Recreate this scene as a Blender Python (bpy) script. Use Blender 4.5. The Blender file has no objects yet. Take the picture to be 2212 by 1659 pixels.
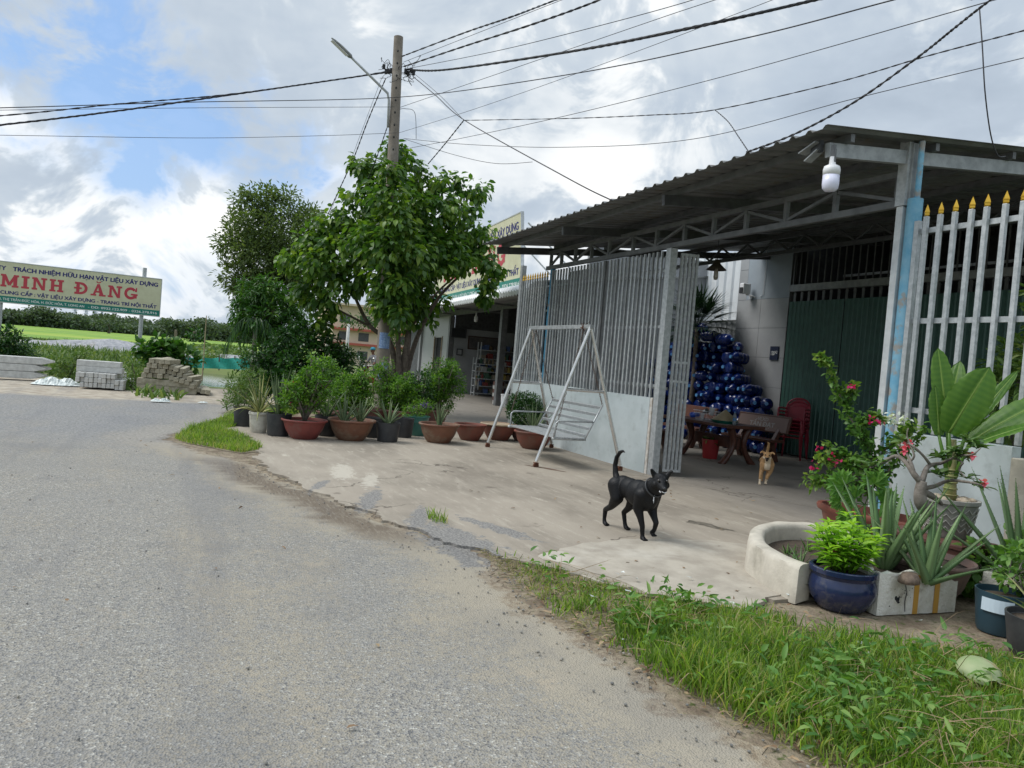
import bpy, bmesh, math, random
import numpy as np
from math import radians as R_, sin, cos, pi
from mathutils import Vector, Matrix, Euler
SC = bpy.context.scene; COL = SC.collection
random.seed(7); rng = np.random.default_rng(11)
# ---------------- camera ----------------
PW, PH, PF = 2212., 1659., 1650.
ROLL, PITCH, HEAD = R_(4.7), R_(1.6), R_(-66.3745)
CAM = np.array([0, 0, 1.5])
_f = np.array([sin(HEAD)*cos(PITCH), cos(HEAD)*cos(PITCH), -sin(PITCH)])
_r = np.array([cos(HEAD), -sin(HEAD), 0]); _u = np.cross(_r, _f)
_u2 = _u*cos(ROLL)-_r*sin(ROLL); _r2 = _r*cos(ROLL)+_u*sin(ROLL)
cd = bpy.data.cameras.new('camera'); camo = bpy.data.objects.new('camera', cd); COL.objects.link(camo)
cd.sensor_width = 36; cd.lens = 36*PF/PW; cd.clip_start = .05; cd.clip_end = 3000
camo.matrix_world = Matrix(((_r2[0], _u2[0], -_f[0], 0), (_r2[1], _u2[1], -_f[1], 0), (_r2[2], _u2[2], -_f[2], 1.5), (0, 0, 0, 1)))
SC.camera = camo
def ray(x, y): return (x-PW/2)/PF*_r2-(y-PH/2)/PF*_u2+_f
def G(x, y, z=0.): d = ray(x, y); return CAM+d*((z-1.5)/d[2])      # point of the plane at height z
def OY(x, y, Y): d = ray(x, y); return CAM+d*(Y/d[1])
def OX(x, y, X): d = ray(x, y); return CAM+d*(X/d[0])
def AT(x, y, D): d = ray(x, y); return CAM+d*(D/math.hypot(d[0], d[1]))
# ---------------- sky, sun, exposure ----------------
SUN_EL, SUN_AZ = R_(52), R_(205)      # azimuth clockwise from +Y
W = bpy.data.worlds.new("World"); SC.world = W; W.use_nodes = True
def sky():
    nt = W.node_tree; nt.nodes.clear(); N = nt.nodes.new; L = nt.links.new
    out = N('ShaderNodeOutputWorld'); bg = N('ShaderNodeBackground'); L(bg.outputs[0], out.inputs[0])
    sk = N('ShaderNodeTexSky'); sk.sky_type = 'NISHITA'; sk.sun_disc = False
    sk.sun_elevation = SUN_EL; sk.sun_rotation = SUN_AZ; sk.air_density = 1.2; sk.dust_density = 1.5
    tc = N('ShaderNodeTexCoord')
    def M(op, a, b=None, c=None, clamp=False):
        n = N('ShaderNodeMath'); n.operation = op; n.use_clamp = clamp
        for i, v in enumerate((a, b, c)):
            if v is None: continue
            if isinstance(v, (int, float)): n.inputs[i].default_value = v
            else: L(v, n.inputs[i])
        return n.outputs[0]
    sep = N('ShaderNodeSeparateXYZ'); L(tc.outputs['Generated'], sep.inputs[0])
    def noise(vec, s, d, r, dist=0., off=0.):
        mp = N('ShaderNodeMapping'); mp.inputs['Location'].default_value = (off, off*1.7, off*.6); L(vec, mp.inputs[0])
        n = N('ShaderNodeTexNoise'); n.inputs['Scale'].default_value = s; n.inputs['Detail'].default_value = d
        n.inputs['Roughness'].default_value = r; n.inputs['Distortion'].default_value = dist; L(mp.outputs[0], n.inputs['Vector']); return n.outputs[0]
    def bump(px, py, deg, k=1.):       # soft round zone of the sky dome around one direction
        d = ray(px, py); d = d/np.linalg.norm(d)
        v = N('ShaderNodeVectorMath'); v.operation = 'DOT_PRODUCT'; L(tc.outputs['Generated'], v.inputs[0]); v.inputs[1].default_value = tuple(d)
        c0 = cos(R_(deg)); return M('MULTIPLY', M('MULTIPLY', M('SUBTRACT', v.outputs['Value'], c0, clamp=True), 1/(1-c0), clamp=True), k)
    def tot(lst):
        a = lst[0]
        for b in lst[1:]: a = M('MAXIMUM', a, b)
        return a
    wrp = N('ShaderNodeVectorMath'); wrp.operation = 'MULTIPLY_ADD'; nn_ = N('ShaderNodeTexNoise'); nn_.inputs['Scale'].default_value = 5.; nn_.inputs['Detail'].default_value = 1; L(tc.outputs['Generated'], nn_.inputs['Vector']); L(nn_.outputs['Color'], wrp.inputs[0]); wrp.inputs[1].default_value = (.16, .16, .16); L(tc.outputs['Generated'], wrp.inputs[2])
    sq = N('ShaderNodeMapping'); sq.inputs['Scale'].default_value = (1, 1, 1.5); L(wrp.outputs[0], sq.inputs[0])
    nB = noise(sq.outputs[0], 4.2, 7, .60, 0., 8.3); nC = noise(tc.outputs['Generated'], 2.3, 2, .5, 0., 7.7); nD = noise(sq.outputs[0], 13., 4, .62, 0., 4.2)
    st_ = N('ShaderNodeMapping'); st_.inputs['Scale'].default_value = (1, 1, 2.6); st_.inputs['Rotation'].default_value = (0, .25, 0); L(tc.outputs['Generated'], st_.inputs[0]); nS = noise(st_.outputs[0], 3.6, 4, .58, 0., 9.1)
    blue = tot([bump(235, 110, 8, 1.), bump(290, 175, 8, 1.1), bump(215, 190, 6, 1.), bump(60, 70, 6, .95), bump(380, 170, 6, .9), bump(330, 215, 7, 1.), bump(470, 250, 7, .85), bump(300, 300, 7, .85), bump(600, 345, 7, .8), bump(680, 360, 5, .6), bump(560, 380, 6, .6), bump(130, 330, 8, .5), bump(20, 45, 4, .8), bump(420, 640, 8, .5), bump(120, 640, 9, .5)])
    def ctr(x, k): return M('MULTIPLY', M('SUBTRACT', x, .5), k)
    bl = M('ADD', M('MULTIPLY', blue, .64), M('MULTIPLY', M('ADD', ctr(nB, 2.2), ctr(nD, 1.3)), M('ADD', M('MULTIPLY', blue, .8), .15, clamp=True)))
    rb = N('ShaderNodeMapRange'); rb.interpolation_type = 'SMOOTHSTEP'; rb.inputs['From Min'].default_value = .26; rb.inputs['From Max'].default_value = .66; rb.inputs['To Max'].default_value = .92; L(bl, rb.inputs[0])
    wh = tot([bump(250, 400, 6, 1.), bump(370, 440, 6, 1.), bump(300, 370, 5, 1.), bump(460, 500, 5, .7), bump(60, 520, 9, .9), bump(30, 420, 7, .7), bump(130, 560, 6, .8), bump(350, 590, 8, .8), bump(640, 230, 12, .35), bump(420, 100, 15, .5), bump(60, 170, 11, .6), bump(700, 340, 9, .5), bump(1020, 340, 8, .3), bump(1300, 440, 7, .7), bump(1150, 430, 7, .25), bump(760, 520, 8, .5), bump(1400, 40, 13, .45), bump(2150, 250, 11, .4)])
    gr = tot([bump(560, 60, 9, .6), bump(1150, 230, 11, .8), bump(1350, 320, 10, .7), bump(1500, 180, 13, .6), bump(1750, 130, 13, .5), bump(140, 360, 8, 1.), bump(240, 480, 6, .8), bump(960, 110, 9, .5), bump(1950, 230, 14, .6), bump(330, 510, 5, .5)])
    sharp = N('ShaderNodeMapRange'); sharp.interpolation_type = 'SMOOTHSTEP'; sharp.inputs['From Min'].default_value = .47; sharp.inputs['From Max'].default_value = .60; L(M('ADD', nB, M('MULTIPLY', ctr(nD, 1.), .35)), sharp.inputs[0])
    br = M('ADD', M('MULTIPLY', wh, .30), .50); br = M('SUBTRACT', br, M('MULTIPLY', gr, .125))
    br = M('ADD', br, M('MULTIPLY', M('SUBTRACT', sharp.outputs[0], .42), M('ADD', M('MULTIPLY', wh, .58), .09)))
    br = M('ADD', br, ctr(nS, .75)); br = M('ADD', br, ctr(nC, .35)); br = M('ADD', br, ctr(nD, .30))
    cr = N('ShaderNodeValToRGB'); e = cr.color_ramp; e.elements[0].position = .15; e.elements[0].color = (.36, .43, .52, 1)
    e.elements[1].position = .98; e.elements[1].color = (.98, .98, .97, 1)
    for p, c in ((.40, (.47, .545, .635, 1)), (.58, (.58, .645, .71, 1)), (.78, (.83, .86, .88, 1))): x = e.elements.new(p); x.color = c
    L(br, cr.inputs[0])
    # nishita scaled to its usual strength, then lit clouds over it
    sc_ = N('ShaderNodeMix'); sc_.data_type = 'RGBA'; sc_.blend_type = 'MULTIPLY'; sc_.inputs[0].default_value = 1.; L(sk.outputs[0], sc_.inputs[6]); sc_.inputs[7].default_value = (.10, .115, .13, 1)
    vb = N('ShaderNodeMix'); vb.data_type = 'RGBA'; vb.inputs[0].default_value = .6; L(sc_.outputs[2], vb.inputs[6]); vb.inputs[7].default_value = (.27, .47, .84, 1)
    # overhead (thin bright cloud, out of the picture) is brighter
    top = N('ShaderNodeMapRange'); top.inputs['From Min'].default_value = .55; top.inputs['From Max'].default_value = .95; top.inputs['To Min'].default_value = 1.; top.inputs['To Max'].default_value = 1.9; L(sep.outputs[2], top.inputs[0])
    mx = N('ShaderNodeMix'); mx.data_type = 'RGBA'; L(rb.outputs[0], mx.inputs[0]); L(cr.outputs[0], mx.inputs[6]); L(vb.outputs[2], mx.inputs[7])
    W.cycles.sampling_method = 'MANUAL'; W.cycles.sample_map_resolution = 512; L(mx.outputs[2], bg.inputs[0]); L(M('MULTIPLY', top.outputs[0], SKY_STRENGTH), bg.inputs[1])
SKY_STRENGTH = 1.0
sky()
sl = bpy.data.lights.new('sun', 'SUN'); sl.energy = 2.3; sl.angle = R_(32); sl.color = (1, .965, .91)
so = bpy.data.objects.new('sun', sl); COL.objects.link(so)
sd = Vector((sin(SUN_AZ)*cos(SUN_EL), cos(SUN_AZ)*cos(SUN_EL), sin(SUN_EL))); so.rotation_euler = sd.to_track_quat('Z', 'Y').to_euler()
SC.view_settings.view_transform = 'Standard'; SC.view_settings.look = 'None'; SC.view_settings.exposure = 0.18; SC.view_settings.gamma = 1.0
SC.cycles.max_bounces = 6; SC.cycles.diffuse_bounces = 3; SC.cycles.glossy_bounces = 3; SC.cycles.transmission_bounces = 4; SC.cycles.transparent_max_bounces = 6
SC.cycles.use_denoising = True
# ---------------- helpers ----------------
def srgb(r, g, b):
    return tuple(((c/255)/12.92 if c/255 <= .04045 else ((c/255+.055)/1.055)**2.4) for c in (r, g, b))
def mat(name, col, rough=.7, metal=0., col2=None, scale=6., detail=6, mix=(.38, .62), bump=0., bscale=None, spec=.5, col3=None, scale3=1., mix3=(.55, .7), world=False, trans=0., stretch=None, emit=None, coat=0.):
    m = bpy.data.materials.new(name); m.use_nodes = True; nt = m.node_tree; b = nt.nodes['Principled BSDF']; N = nt.nodes.new; L = nt.links.new
    b.inputs['Base Color'].default_value = (*col, 1); b.inputs['Roughness'].default_value = rough; b.inputs['Metallic'].default_value = metal
    b.inputs['Specular IOR Level'].default_value = spec
    if trans: b.inputs['Transmission Weight'].default_value = trans
    if coat: b.inputs['Coat Weight'].default_value = coat
    if emit: b.inputs['Emission Color'].default_value = (*emit[0], 1); b.inputs['Emission Strength'].default_value = emit[1]
    if col2 or bump:
        if world: g = N('ShaderNodeNewGeometry'); vec = g.outputs['Position']
        else: t = N('ShaderNodeTexCoord'); vec = t.outputs['Object']
        if stretch: mp = N('ShaderNodeMapping'); mp.inputs['Scale'].default_value = stretch; L(vec, mp.inputs[0]); vec = mp.outputs[0]
        def noise(s, d=detail):
            n = N('ShaderNodeTexNoise'); n.inputs['Scale'].default_value = s; n.inputs['Detail'].default_value = d; n.inputs['Roughness'].default_value = .62; L(vec, n.inputs['Vector']); return n.outputs[0]
        cur = None
        def layer(cur, c, s, mr):
            r = N('ShaderNodeMapRange'); r.inputs['From Min'].default_value = mr[0]; r.inputs['From Max'].default_value = mr[1]; L(noise(s), r.inputs[0])
            x = N('ShaderNodeMix'); x.data_type = 'RGBA'; L(r.outputs[0], x.inputs[0]); x.inputs[7].default_value = (*c, 1)
            if cur is None: x.inputs[6].default_value = (*col, 1)
            else: L(cur, x.inputs[6])
            return x.outputs[2]
        if col2: cur = layer(cur, col2, scale, mix)
        if col3: cur = layer(cur, col3, scale3, mix3)
        if cur is not None: L(cur, b.inputs['Base Color'])
        if bump:
            bn = N('ShaderNodeBump'); bn.inputs['Strength'].default_value = 1.; bn.inputs['Distance'].default_value = bump; L(noise(bscale or scale*3, 4), bn.inputs['Height']); L(bn.outputs[0], b.inputs['Normal'])
    return m
def leafmat(name, cols, rough=.5, transl=.25, vein=0., spec=.35):
    m = bpy.data.materials.new(name); m.use_nodes = True; nt = m.node_tree; b = nt.nodes['Principled BSDF']; N = nt.nodes.new; L = nt.links.new
    a = N('ShaderNodeAttribute'); a.attribute_name = 'rnd'
    cr = N('ShaderNodeValToRGB'); els = cr.color_ramp.elements
    k = len(cols)
    for i, (p, c) in enumerate(cols):
        e = els[i] if i < 2 else els.new(p)
        e.position = p; e.color = (*c, 1)
    L(a.outputs['Fac'], cr.inputs[0]); L(cr.outputs[0], b.inputs['Base Color']); b.inputs['Roughness'].default_value = rough; b.inputs['Specular IOR Level'].default_value = spec
    tr = N('ShaderNodeBsdfTranslucent'); h = N('ShaderNodeMix'); h.data_type = 'RGBA'; h.blend_type = 'MULTIPLY'; h.inputs[0].default_value = 1; L(cr.outputs[0], h.inputs[6]); h.inputs[7].default_value = (1.6, 1.7, .7, 1); L(h.outputs[2], tr.inputs[0])
    ms = N('ShaderNodeMixShader'); ms.inputs[0].default_value = transl; L(b.outputs[0], ms.inputs[1]); L(tr.outputs[0], ms.inputs[2]); L(ms.outputs[0], nt.nodes['Material Output'].inputs[0])
    return m
def tag(o, label=None, cat=None, group=None, kind=None):
    if label: o['label'] = label
    if cat: o['category'] = cat
    if group: o['group'] = group
    if kind: o['kind'] = kind
    return o
def empty(name, loc=(0, 0, 0), rz=0., label=None, cat=None, group=None):
    o = bpy.data.objects.new(name, None); COL.objects.link(o); o.location = loc; o.rotation_euler = (0, 0, rz); o.empty_display_size = .1
    return tag(o, label, cat, group)
def copy_tree(o, parent=None):
    c = o.copy(); COL.objects.link(c)
    if parent: c.parent = parent
    for ch in list(o.children): copy_tree(ch, c)
    return c
class MB:
    def __init__(s): s.v = []; s.f = []; s.rn = []
    def add(s, vs, fs, r=.5):
        n = len(s.v); s.v += [tuple(v) for v in vs]; s.f += [tuple(i+n for i in f) for f in fs]; s.rn += [r]*len(vs); return s
    def box(s, a, b, rot=None, c=None, r=.5):
        (x0, y0, z0), (x1, y1, z1) = a, b
        vs = [(x0, y0, z0), (x1, y0, z0), (x1, y1, z0), (x0, y1, z0), (x0, y0, z1), (x1, y0, z1), (x1, y1, z1), (x0, y1, z1)]
        if rot is not None: vs = [tuple(rot @ Vector(v)) for v in vs]
        if c is not None: vs = [(v[0]+c[0], v[1]+c[1], v[2]+c[2]) for v in vs]
        return s.add(vs, [(0, 3, 2, 1), (4, 5, 6, 7), (0, 1, 5, 4), (1, 2, 6, 5), (2, 3, 7, 6), (3, 0, 4, 7)], r)
    def bar(s, p, q, w, h=None, up=(0, 0, 1)):        # square bar from p to q
        h = h or w; p = Vector(p); q = Vector(q); d = (q-p).normalized(); u = Vector(up)
        if abs(d.dot(u)) > .99: u = Vector((0, 1, 0))
        sd_ = d.cross(u).normalized()*(w/2); u = sd_.cross(d).normalized()*(h/2)
        vs = [p-sd_-u, p+sd_-u, p+sd_+u, p-sd_+u, q-sd_-u, q+sd_-u, q+sd_+u, q-sd_+u]
        return s.add(vs, [(0, 1, 2, 3), (7, 6, 5, 4), (0, 4, 5, 1), (1, 5, 6, 2), (2, 6, 7, 3), (3, 7, 4, 0)])
    def tube(s, pts, rad, n=8, caps=True, r=.5):
        pts = [Vector(p) for p in pts]; k = len(pts)
        rad = [rad]*k if isinstance(rad, (int, float)) else rad
        vs = []; ref = Vector((0, 0, 1))
        d0 = (pts[1]-pts[0]).normalized()
        if abs(d0.z) > .9: ref = Vector((1, 0, 0))
        a = d0.cross(ref).normalized()
        for i in range(k):
            d = (pts[min(i+1, k-1)]-pts[max(i-1, 0)]).normalized()
            a = (a-d*a.dot(d)); a = a.normalized() if a.length > 1e-6 else d.orthogonal().normalized()
            b = d.cross(a)
            for j in range(n):
                t = 2*pi*j/n; vs.append(pts[i]+(a*cos(t)+b*sin(t))*rad[i])
        fs = [(i*n+j, i*n+(j+1) % n, (i+1)*n+(j+1) % n, (i+1)*n+j) for i in range(k-1) for j in range(n)]
        if caps: fs += [tuple(range(n-1, -1, -1)), tuple((k-1)*n+j for j in range(n))]
        return s.add(vs, fs, r)
    def lathe(s, prof, n=24, c=(0, 0, 0), wob=0., sq=1.):
        vs = []; k = len(prof)
        for (r, z) in prof:
            for j in range(n):
                t = 2*pi*j/n; rr = r*(1+wob*sin(3*t+z*20)); vs.append((c[0]+rr*cos(t), c[1]+rr*sin(t)*sq, c[2]+z))
        fs = [(i*n+j, i*n+(j+1) % n, (i+1)*n+(j+1) % n, (i+1)*n+j) for i in range(k-1) for j in range(n)]
        if prof[0][0] > 1e-4: fs.append(tuple(range(n-1, -1, -1)))
        if prof[-1][0] > 1e-4: fs.append(tuple((k-1)*n+j for j in range(n)))
        return s.add(vs, fs)
    def ball(s, c, r, n=8, m=6, rn=.5):
        r = (r, r, r) if isinstance(r, (int, float)) else r
        vs = [(c[0], c[1], c[2]-r[2])]+[(c[0]+r[0]*sin(pi*i/m)*cos(2*pi*j/n), c[1]+r[1]*sin(pi*i/m)*sin(2*pi*j/n), c[2]-r[2]*cos(pi*i/m)) for i in range(1, m) for j in range(n)]+[(c[0], c[1], c[2]+r[2])]
        fs = [(0, 1+(j+1) % n, 1+j) for j in range(n)]+[(1+(i-1)*n+j, 1+(i-1)*n+(j+1) % n, 1+i*n+(j+1) % n, 1+i*n+j) for i in range(1, m-1) for j in range(n)]
        l = len(vs)-1; fs += [(1+(m-2)*n+j, 1+(m-2)*n+(j+1) % n, l) for j in range(n)]
        return s.add(vs, fs, rn)
    def blade(s, base, d, L, w, curve=.5, segs=6, up=(0, 0, 1), thick=0., fold=.15, prof=None, r=.5, wav=0., twist=0.):
        # curved tapering leaf; bends towards gravity
        p = Vector(base); d = Vector(d).normalized(); st = L/segs; rows = []
        sdv = d.cross(Vector(up)); sdv = sdv.normalized() if sdv.length > 1e-3 else Vector((1, 0, 0))
        for i in range(segs+1):
            t = i/segs; ww = w/2*(prof(t) if prof else (1-t)**.7*(.75+.5*t) if t < 1 else 0.); u = sdv.cross(d).normalized()
            if wav: ww_l = ww*(1+wav*sin(t*17+r*30)); ww_r = ww*(1+wav*sin(t*14+r*50))
            else: ww_l = ww_r = ww
            rows.append((p-sdv*ww_l+u*fold*ww, p.copy(), p+sdv*ww_r+u*fold*ww, p-u*thick*ww/(w/2+1e-9)))
            d = (d+Vector((0, 0, -1))*curve/segs).normalized(); sdv = (sdv-d*sdv.dot(d)).normalized()
            if twist: sdv = (Matrix.Rotation(twist/segs, 3, d) @ sdv)
            p = p+d*st
        vs = []; fs = []
        if thick:
            for a in rows: vs += [a[0], a[1], a[2], a[3]]
            for i in range(segs): o = i*4; fs += [(o, o+1, o+5, o+4), (o+1, o+2, o+6, o+5), (o+2, o+3, o+7, o+6), (o+3, o, o+4, o+7)]
        else:
            for a in rows: vs += [a[0], a[1], a[2]]
            for i in range(segs): o = i*3; fs += [(o, o+1, o+4, o+3), (o+1, o+2, o+5, o+4)]
        return s.add(vs, fs, r)
    def build(s, name, m, parent=None, smooth=False, bevel=0., auto=None):
        me = bpy.data.meshes.new(name); me.from_pydata(s.v, [], s.f); me.update()
        if len(set(s.rn)) > 1: at = me.attributes.new('rnd', 'FLOAT', 'POINT'); at.data.foreach_set('value', s.rn)
        if smooth: me.shade_smooth()
        o = bpy.data.objects.new(name, me); COL.objects.link(o)
        for q in (m if isinstance(m, (list, tuple)) else [m]): me.materials.append(q)
        if parent: o.parent = parent
        if bevel: md = o.modifiers.new('b', 'BEVEL'); md.width = bevel; md.segments = 2; md.limit_method = 'ANGLE'
        if auto:
            md = o.modifiers.new('e', 'EDGE_SPLIT'); md.split_angle = R_(auto)
        return o
def local(parent, p): return Vector(p)-parent.location
RH = ([(0, 0, 0), (.45, .5, .09), (1, 0, -.12), (.45, -.5, .09)], [(0, 2, 1), (0, 3, 2)])
OV = ([(0, 0, 0), (.28, .44, .07), (.28, 0, 0), (.28, -.44, .07), (.64, .38, 0), (.64, 0, -.06), (.64, -.38, 0), (1, 0, -.2)], [(0, 2, 1), (0, 3, 2), (1, 2, 5, 4), (2, 3, 6, 5), (4, 5, 7), (5, 6, 7)])
GR = ([(0, .5, 0), (0, -.5, 0), (.45, .42, .03), (.45, -.42, .03), (.8, .25, -.06), (.8, -.25, -.06), (1, 0, -.22)], [(0, 1, 3, 2), (2, 3, 5, 4), (4, 5, 6)])
def norm(a): return a/np.maximum(np.linalg.norm(a, axis=1, keepdims=True), 1e-9)
def leaves(name, P, D, Ln, Wd, m, parent=None, tmpl=RH, up=None, rnd=None, jit=.5):
    P = np.asarray(P, float); n = len(P); D = norm(np.asarray(D, float)); Ln = np.broadcast_to(Ln, n); Wd = np.broadcast_to(Wd, n)
    U = np.tile([0, 0, 1.], (n, 1)) if up is None else np.asarray(up, float)
    U = U+rng.normal(0, jit, (n, 3)); S = norm(np.cross(D, U)); U = np.cross(S, D)
    T = np.array(tmpl[0], float); k = len(T)
    V = P[:, None, :]+D[:, None, :]*(T[None, :, 0, None]*Ln[:, None, None])+S[:, None, :]*(T[None, :, 1, None]*Wd[:, None, None])+U[:, None, :]*(T[None, :, 2, None]*Ln[:, None, None])
    V = V.reshape(-1, 3)
    if parent is not None: V = V-np.array(parent.location)
    lt = np.array([len(f) for f in tmpl[1]]); idx = np.concatenate([np.array(f) for f in tmpl[1]])
    I = (idx[None, :]+np.arange(n)[:, None]*k).ravel(); LT = np.tile(lt, n); LS = np.concatenate([[0], np.cumsum(LT)[:-1]])
    me = bpy.data.meshes.new(name); me.vertices.add(len(V)); me.vertices.foreach_set('co', V.ravel()); me.loops.add(len(I)); me.loops.foreach_set('vertex_index', I.astype(np.int32))
    me.polygons.add(len(LT)); me.polygons.foreach_set('loop_start', LS.astype(np.int32)); me.polygons.foreach_set('loop_total', LT.astype(np.int32)); me.update(calc_edges=True)
    r = rng.random(n) if rnd is None else np.asarray(rnd); at = me.attributes.new('rnd', 'FLOAT', 'POINT'); at.data.foreach_set('value', np.repeat(r, k).astype(np.float32))
    me.materials.append(m); o = bpy.data.objects.new(name, me); COL.objects.link(o)
    if parent is not None: o.parent = parent
    return o
DENS = 1.
def crown(blobs, per_m2=26, leafs=9, spread=.16, down=.35, inner=.45):
    """leaf positions: twig clusters spread over and inside lumpy blobs [(x,y,z,r)]"""
    P = []; D = []; RN = []
    for (x, y, z, r) in blobs:
        n = max(5, int(per_m2*DENS*4*pi*r*r*.5)); d = norm(rng.normal(size=(n, 3))); rad = r*(inner+(1.06-inner)*rng.random((n, 1))**.5)
        c = np.array([x, y, z])+d*rad*np.array([1, 1, .88])
        for i in range(n):
            k = rng.integers(leafs//2, leafs+4); q = norm(rng.normal(size=(k, 3))+d[i]*.8); P.append(c[i]+q*spread*rng.random((k, 1))); q = q+np.array([0, 0, -down]); D.append(q); RN.append(np.clip(rng.random()*.55+rng.random(k)*.45, 0, 1))
    return np.concatenate(P), np.concatenate(D), np.concatenate(RN)
def text_into(mb, s, size, x, y, width=None, height=None, bold=.0, lay=.0006, xz=True, align='L', yo=0.):
    """flat letters in the XZ plane (facing -Y) added to mb; D-stroke drawn as its own bar"""
    def tm(t):
        c = bpy.data.curves.new('t', 'FONT'); c.body = t; c.size = 1.; o = bpy.data.objects.new('t', c); COL.objects.link(o)
        bpy.context.view_layer.update(); me = o.to_mesh(); vs = [tuple(v.co[:2]) for v in me.vertices]; fs = [tuple(p.vertices) for p in me.polygons]
        w = max([v[0] for v in vs]+[0]); o.to_mesh_clear(); bpy.data.objects.remove(o); bpy.data.curves.remove(c); return vs, fs, w
    t2 = s.replace('Đ', 'D'); vs, fs, w = tm(t2); sx = size if not width else width/w; sy = size
    x0 = x-(w*sx/2 if align == 'C' else w*sx if align == 'R' else 0)
    extra = []
    for i, ch in enumerate(s):
        if ch == 'Đ':
            pre = tm(t2[:i]+'I')[2] if i else tm('I')[2]
            extra.append((pre-.20, .30, pre+.24, .38))
    offs = [(0, 0)] if not bold else [(-bold, 0), (bold, 0), (0, bold*.6), (0, -bold*.6)]
    for k, (dx, dy) in enumerate(offs):
        mb.add([(x0+(a+dx)*sx, yo-k*lay, y+(b+dy)*sy) for a, b in vs], [f for f in fs])
    for (a, b, c, d) in extra:
        mb.add([(x0+a*sx, yo-5*lay, y+b*sy), (x0+c*sx, yo-5*lay, y+b*sy), (x0+c*sx, yo-5*lay, y+d*sy), (x0+a*sx, yo-5*lay, y+d*sy)], [(0, 1, 2, 3)])
def slab(mb, word, x, z, h, w, gap, yo, lay=.0007):
    """heavy slab-serif capitals from convex pieces; each piece a hair in front of the last"""
    k = [0]
    def poly(pts):
        mb.add([(x+px*w, yo-k[0]*lay, z+pz*h) for px, pz in pts], [tuple(range(len(pts)))]); k[0] += 1
    def rect(a, b, c, d): poly([(a, b), (c, b), (c, d), (a, d)])
    def arc(cx, cz, ro, ri, t0, t1, sx=1., n=14):
        for i in range(n):
            a = R_(t0+(t1-t0)*i/n); b = R_(t0+(t1-t0)*(i+1)/n)
            mb.add([(x+(cx+sx*r*cos(t))*w, yo-k[0]*lay, z+(cz+r*sin(t))*h) for r, t in ((ri, a), (ro, a), (ro, b), (ri, b))], [(0, 1, 2, 3)])
        k[0] += 1
    for ch in word:
        k[0] = 0; adv = 1.
        if ch == 'I': rect(.14, 0, .40, 1); rect(0, 0, .54, .16); rect(0, .84, .54, 1); adv = .56
        elif ch == 'M':
            rect(.1, 0, .3, 1); rect(.86, 0, 1.12, 1); poly([(.1, 1), (.34, 1), (.66, .25), (.52, .1)]); poly([(.9, 1), (1.12, 1), (.66, .1), (.52, .25)]); rect(0, 0, .4, .15); rect(.76, 0, 1.22, .15); rect(0, .85, .3, 1); rect(.92, .85, 1.22, 1); adv = 1.24
        elif ch == 'N': rect(.1, 0, .28, 1); rect(.74, 0, .92, 1); poly([(.1, 1), (.34, 1), (.92, 0), (.70, 0)]); rect(0, 0, .38, .15); rect(0, .85, .3, 1); rect(.62, .85, 1.04, 1); adv = 1.06
        elif ch == 'H': rect(.1, 0, .34, 1); rect(.66, 0, .9, 1); rect(.3, .42, .7, .58); rect(0, 0, .44, .15); rect(0, .85, .44, 1); rect(.56, 0, 1, .15); rect(.56, .85, 1, 1); adv = 1.02
        elif ch == 'Đ': rect(.12, 0, .36, 1); arc(.42, .5, .5, .30, -90, 90, 1.05); rect(0, 0, .45, .17); rect(0, .83, .45, 1); rect(-.04, .43, .52, .57); adv = 1.02
        elif ch == 'Ă':
            poly([(.12, 0), (.30, 0), (.62, 1), (.46, 1)]); poly([(.70, 0), (1.0, 0), (.64, 1), (.46, 1)]); rect(.3, .28, .8, .42); rect(0, 0, .42, .14); rect(.62, 0, 1.12, .14); arc(.55, 1.24, .17, .09, 190, 350, 1.1, 8); adv = 1.12
        elif ch == 'G': arc(.5, .5, .52, .29, 40, 325, .95, 20); rect(.52, .34, 1.04, .48); rect(.76, .1, .98, .4); poly([(.80, .66), (.97, .66), (.97, 1.02), (.9, 1.02)]); adv = 1.08
        elif ch == ' ': adv = .45
        x += adv*w+gap
    return x
def poly_clip_noise(pts, step=.08, amp=.05, seed=0, fr=1.):
    out = []; rr = random.Random(seed)
    for i in range(len(pts)):
        a = Vector(pts[i]); b = Vector(pts[(i+1) % len(pts)]); n = max(1, int((b-a).length/step))
        for k in range(n):
            p = a.lerp(b, k/n); f = 1. if n > 2 else 0
            out.append((p.x+rr.uniform(-amp, amp)*f*fr, p.y+rr.uniform(-amp, amp)*f*fr))
    return out
def sheet(name, pts, z, m, thick=0., parent=None):
    bm = bmesh.new(); vs = [bm.verts.new((p[0], p[1], z)) for p in pts]; f = bm.faces.new(vs)
    if f.normal.z < 0: f.normal_flip()
    bmesh.ops.triangulate(bm, faces=bm.faces[:])
    if thick:
        g = bmesh.ops.extrude_face_region(bm, geom=bm.faces[:]); bmesh.ops.translate(bm, vec=(0, 0, -thick), verts=[v for v in g['geom'] if isinstance(v, bmesh.types.BMVert)]); bmesh.ops.recalc_face_normals(bm, faces=bm.faces[:])
    me = bpy.data.meshes.new(name); bm.to_mesh(me); bm.free(); o = bpy.data.objects.new(name, me); COL.objects.link(o); me.materials.append(m)
    if parent: o.parent = parent
    return o
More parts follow.
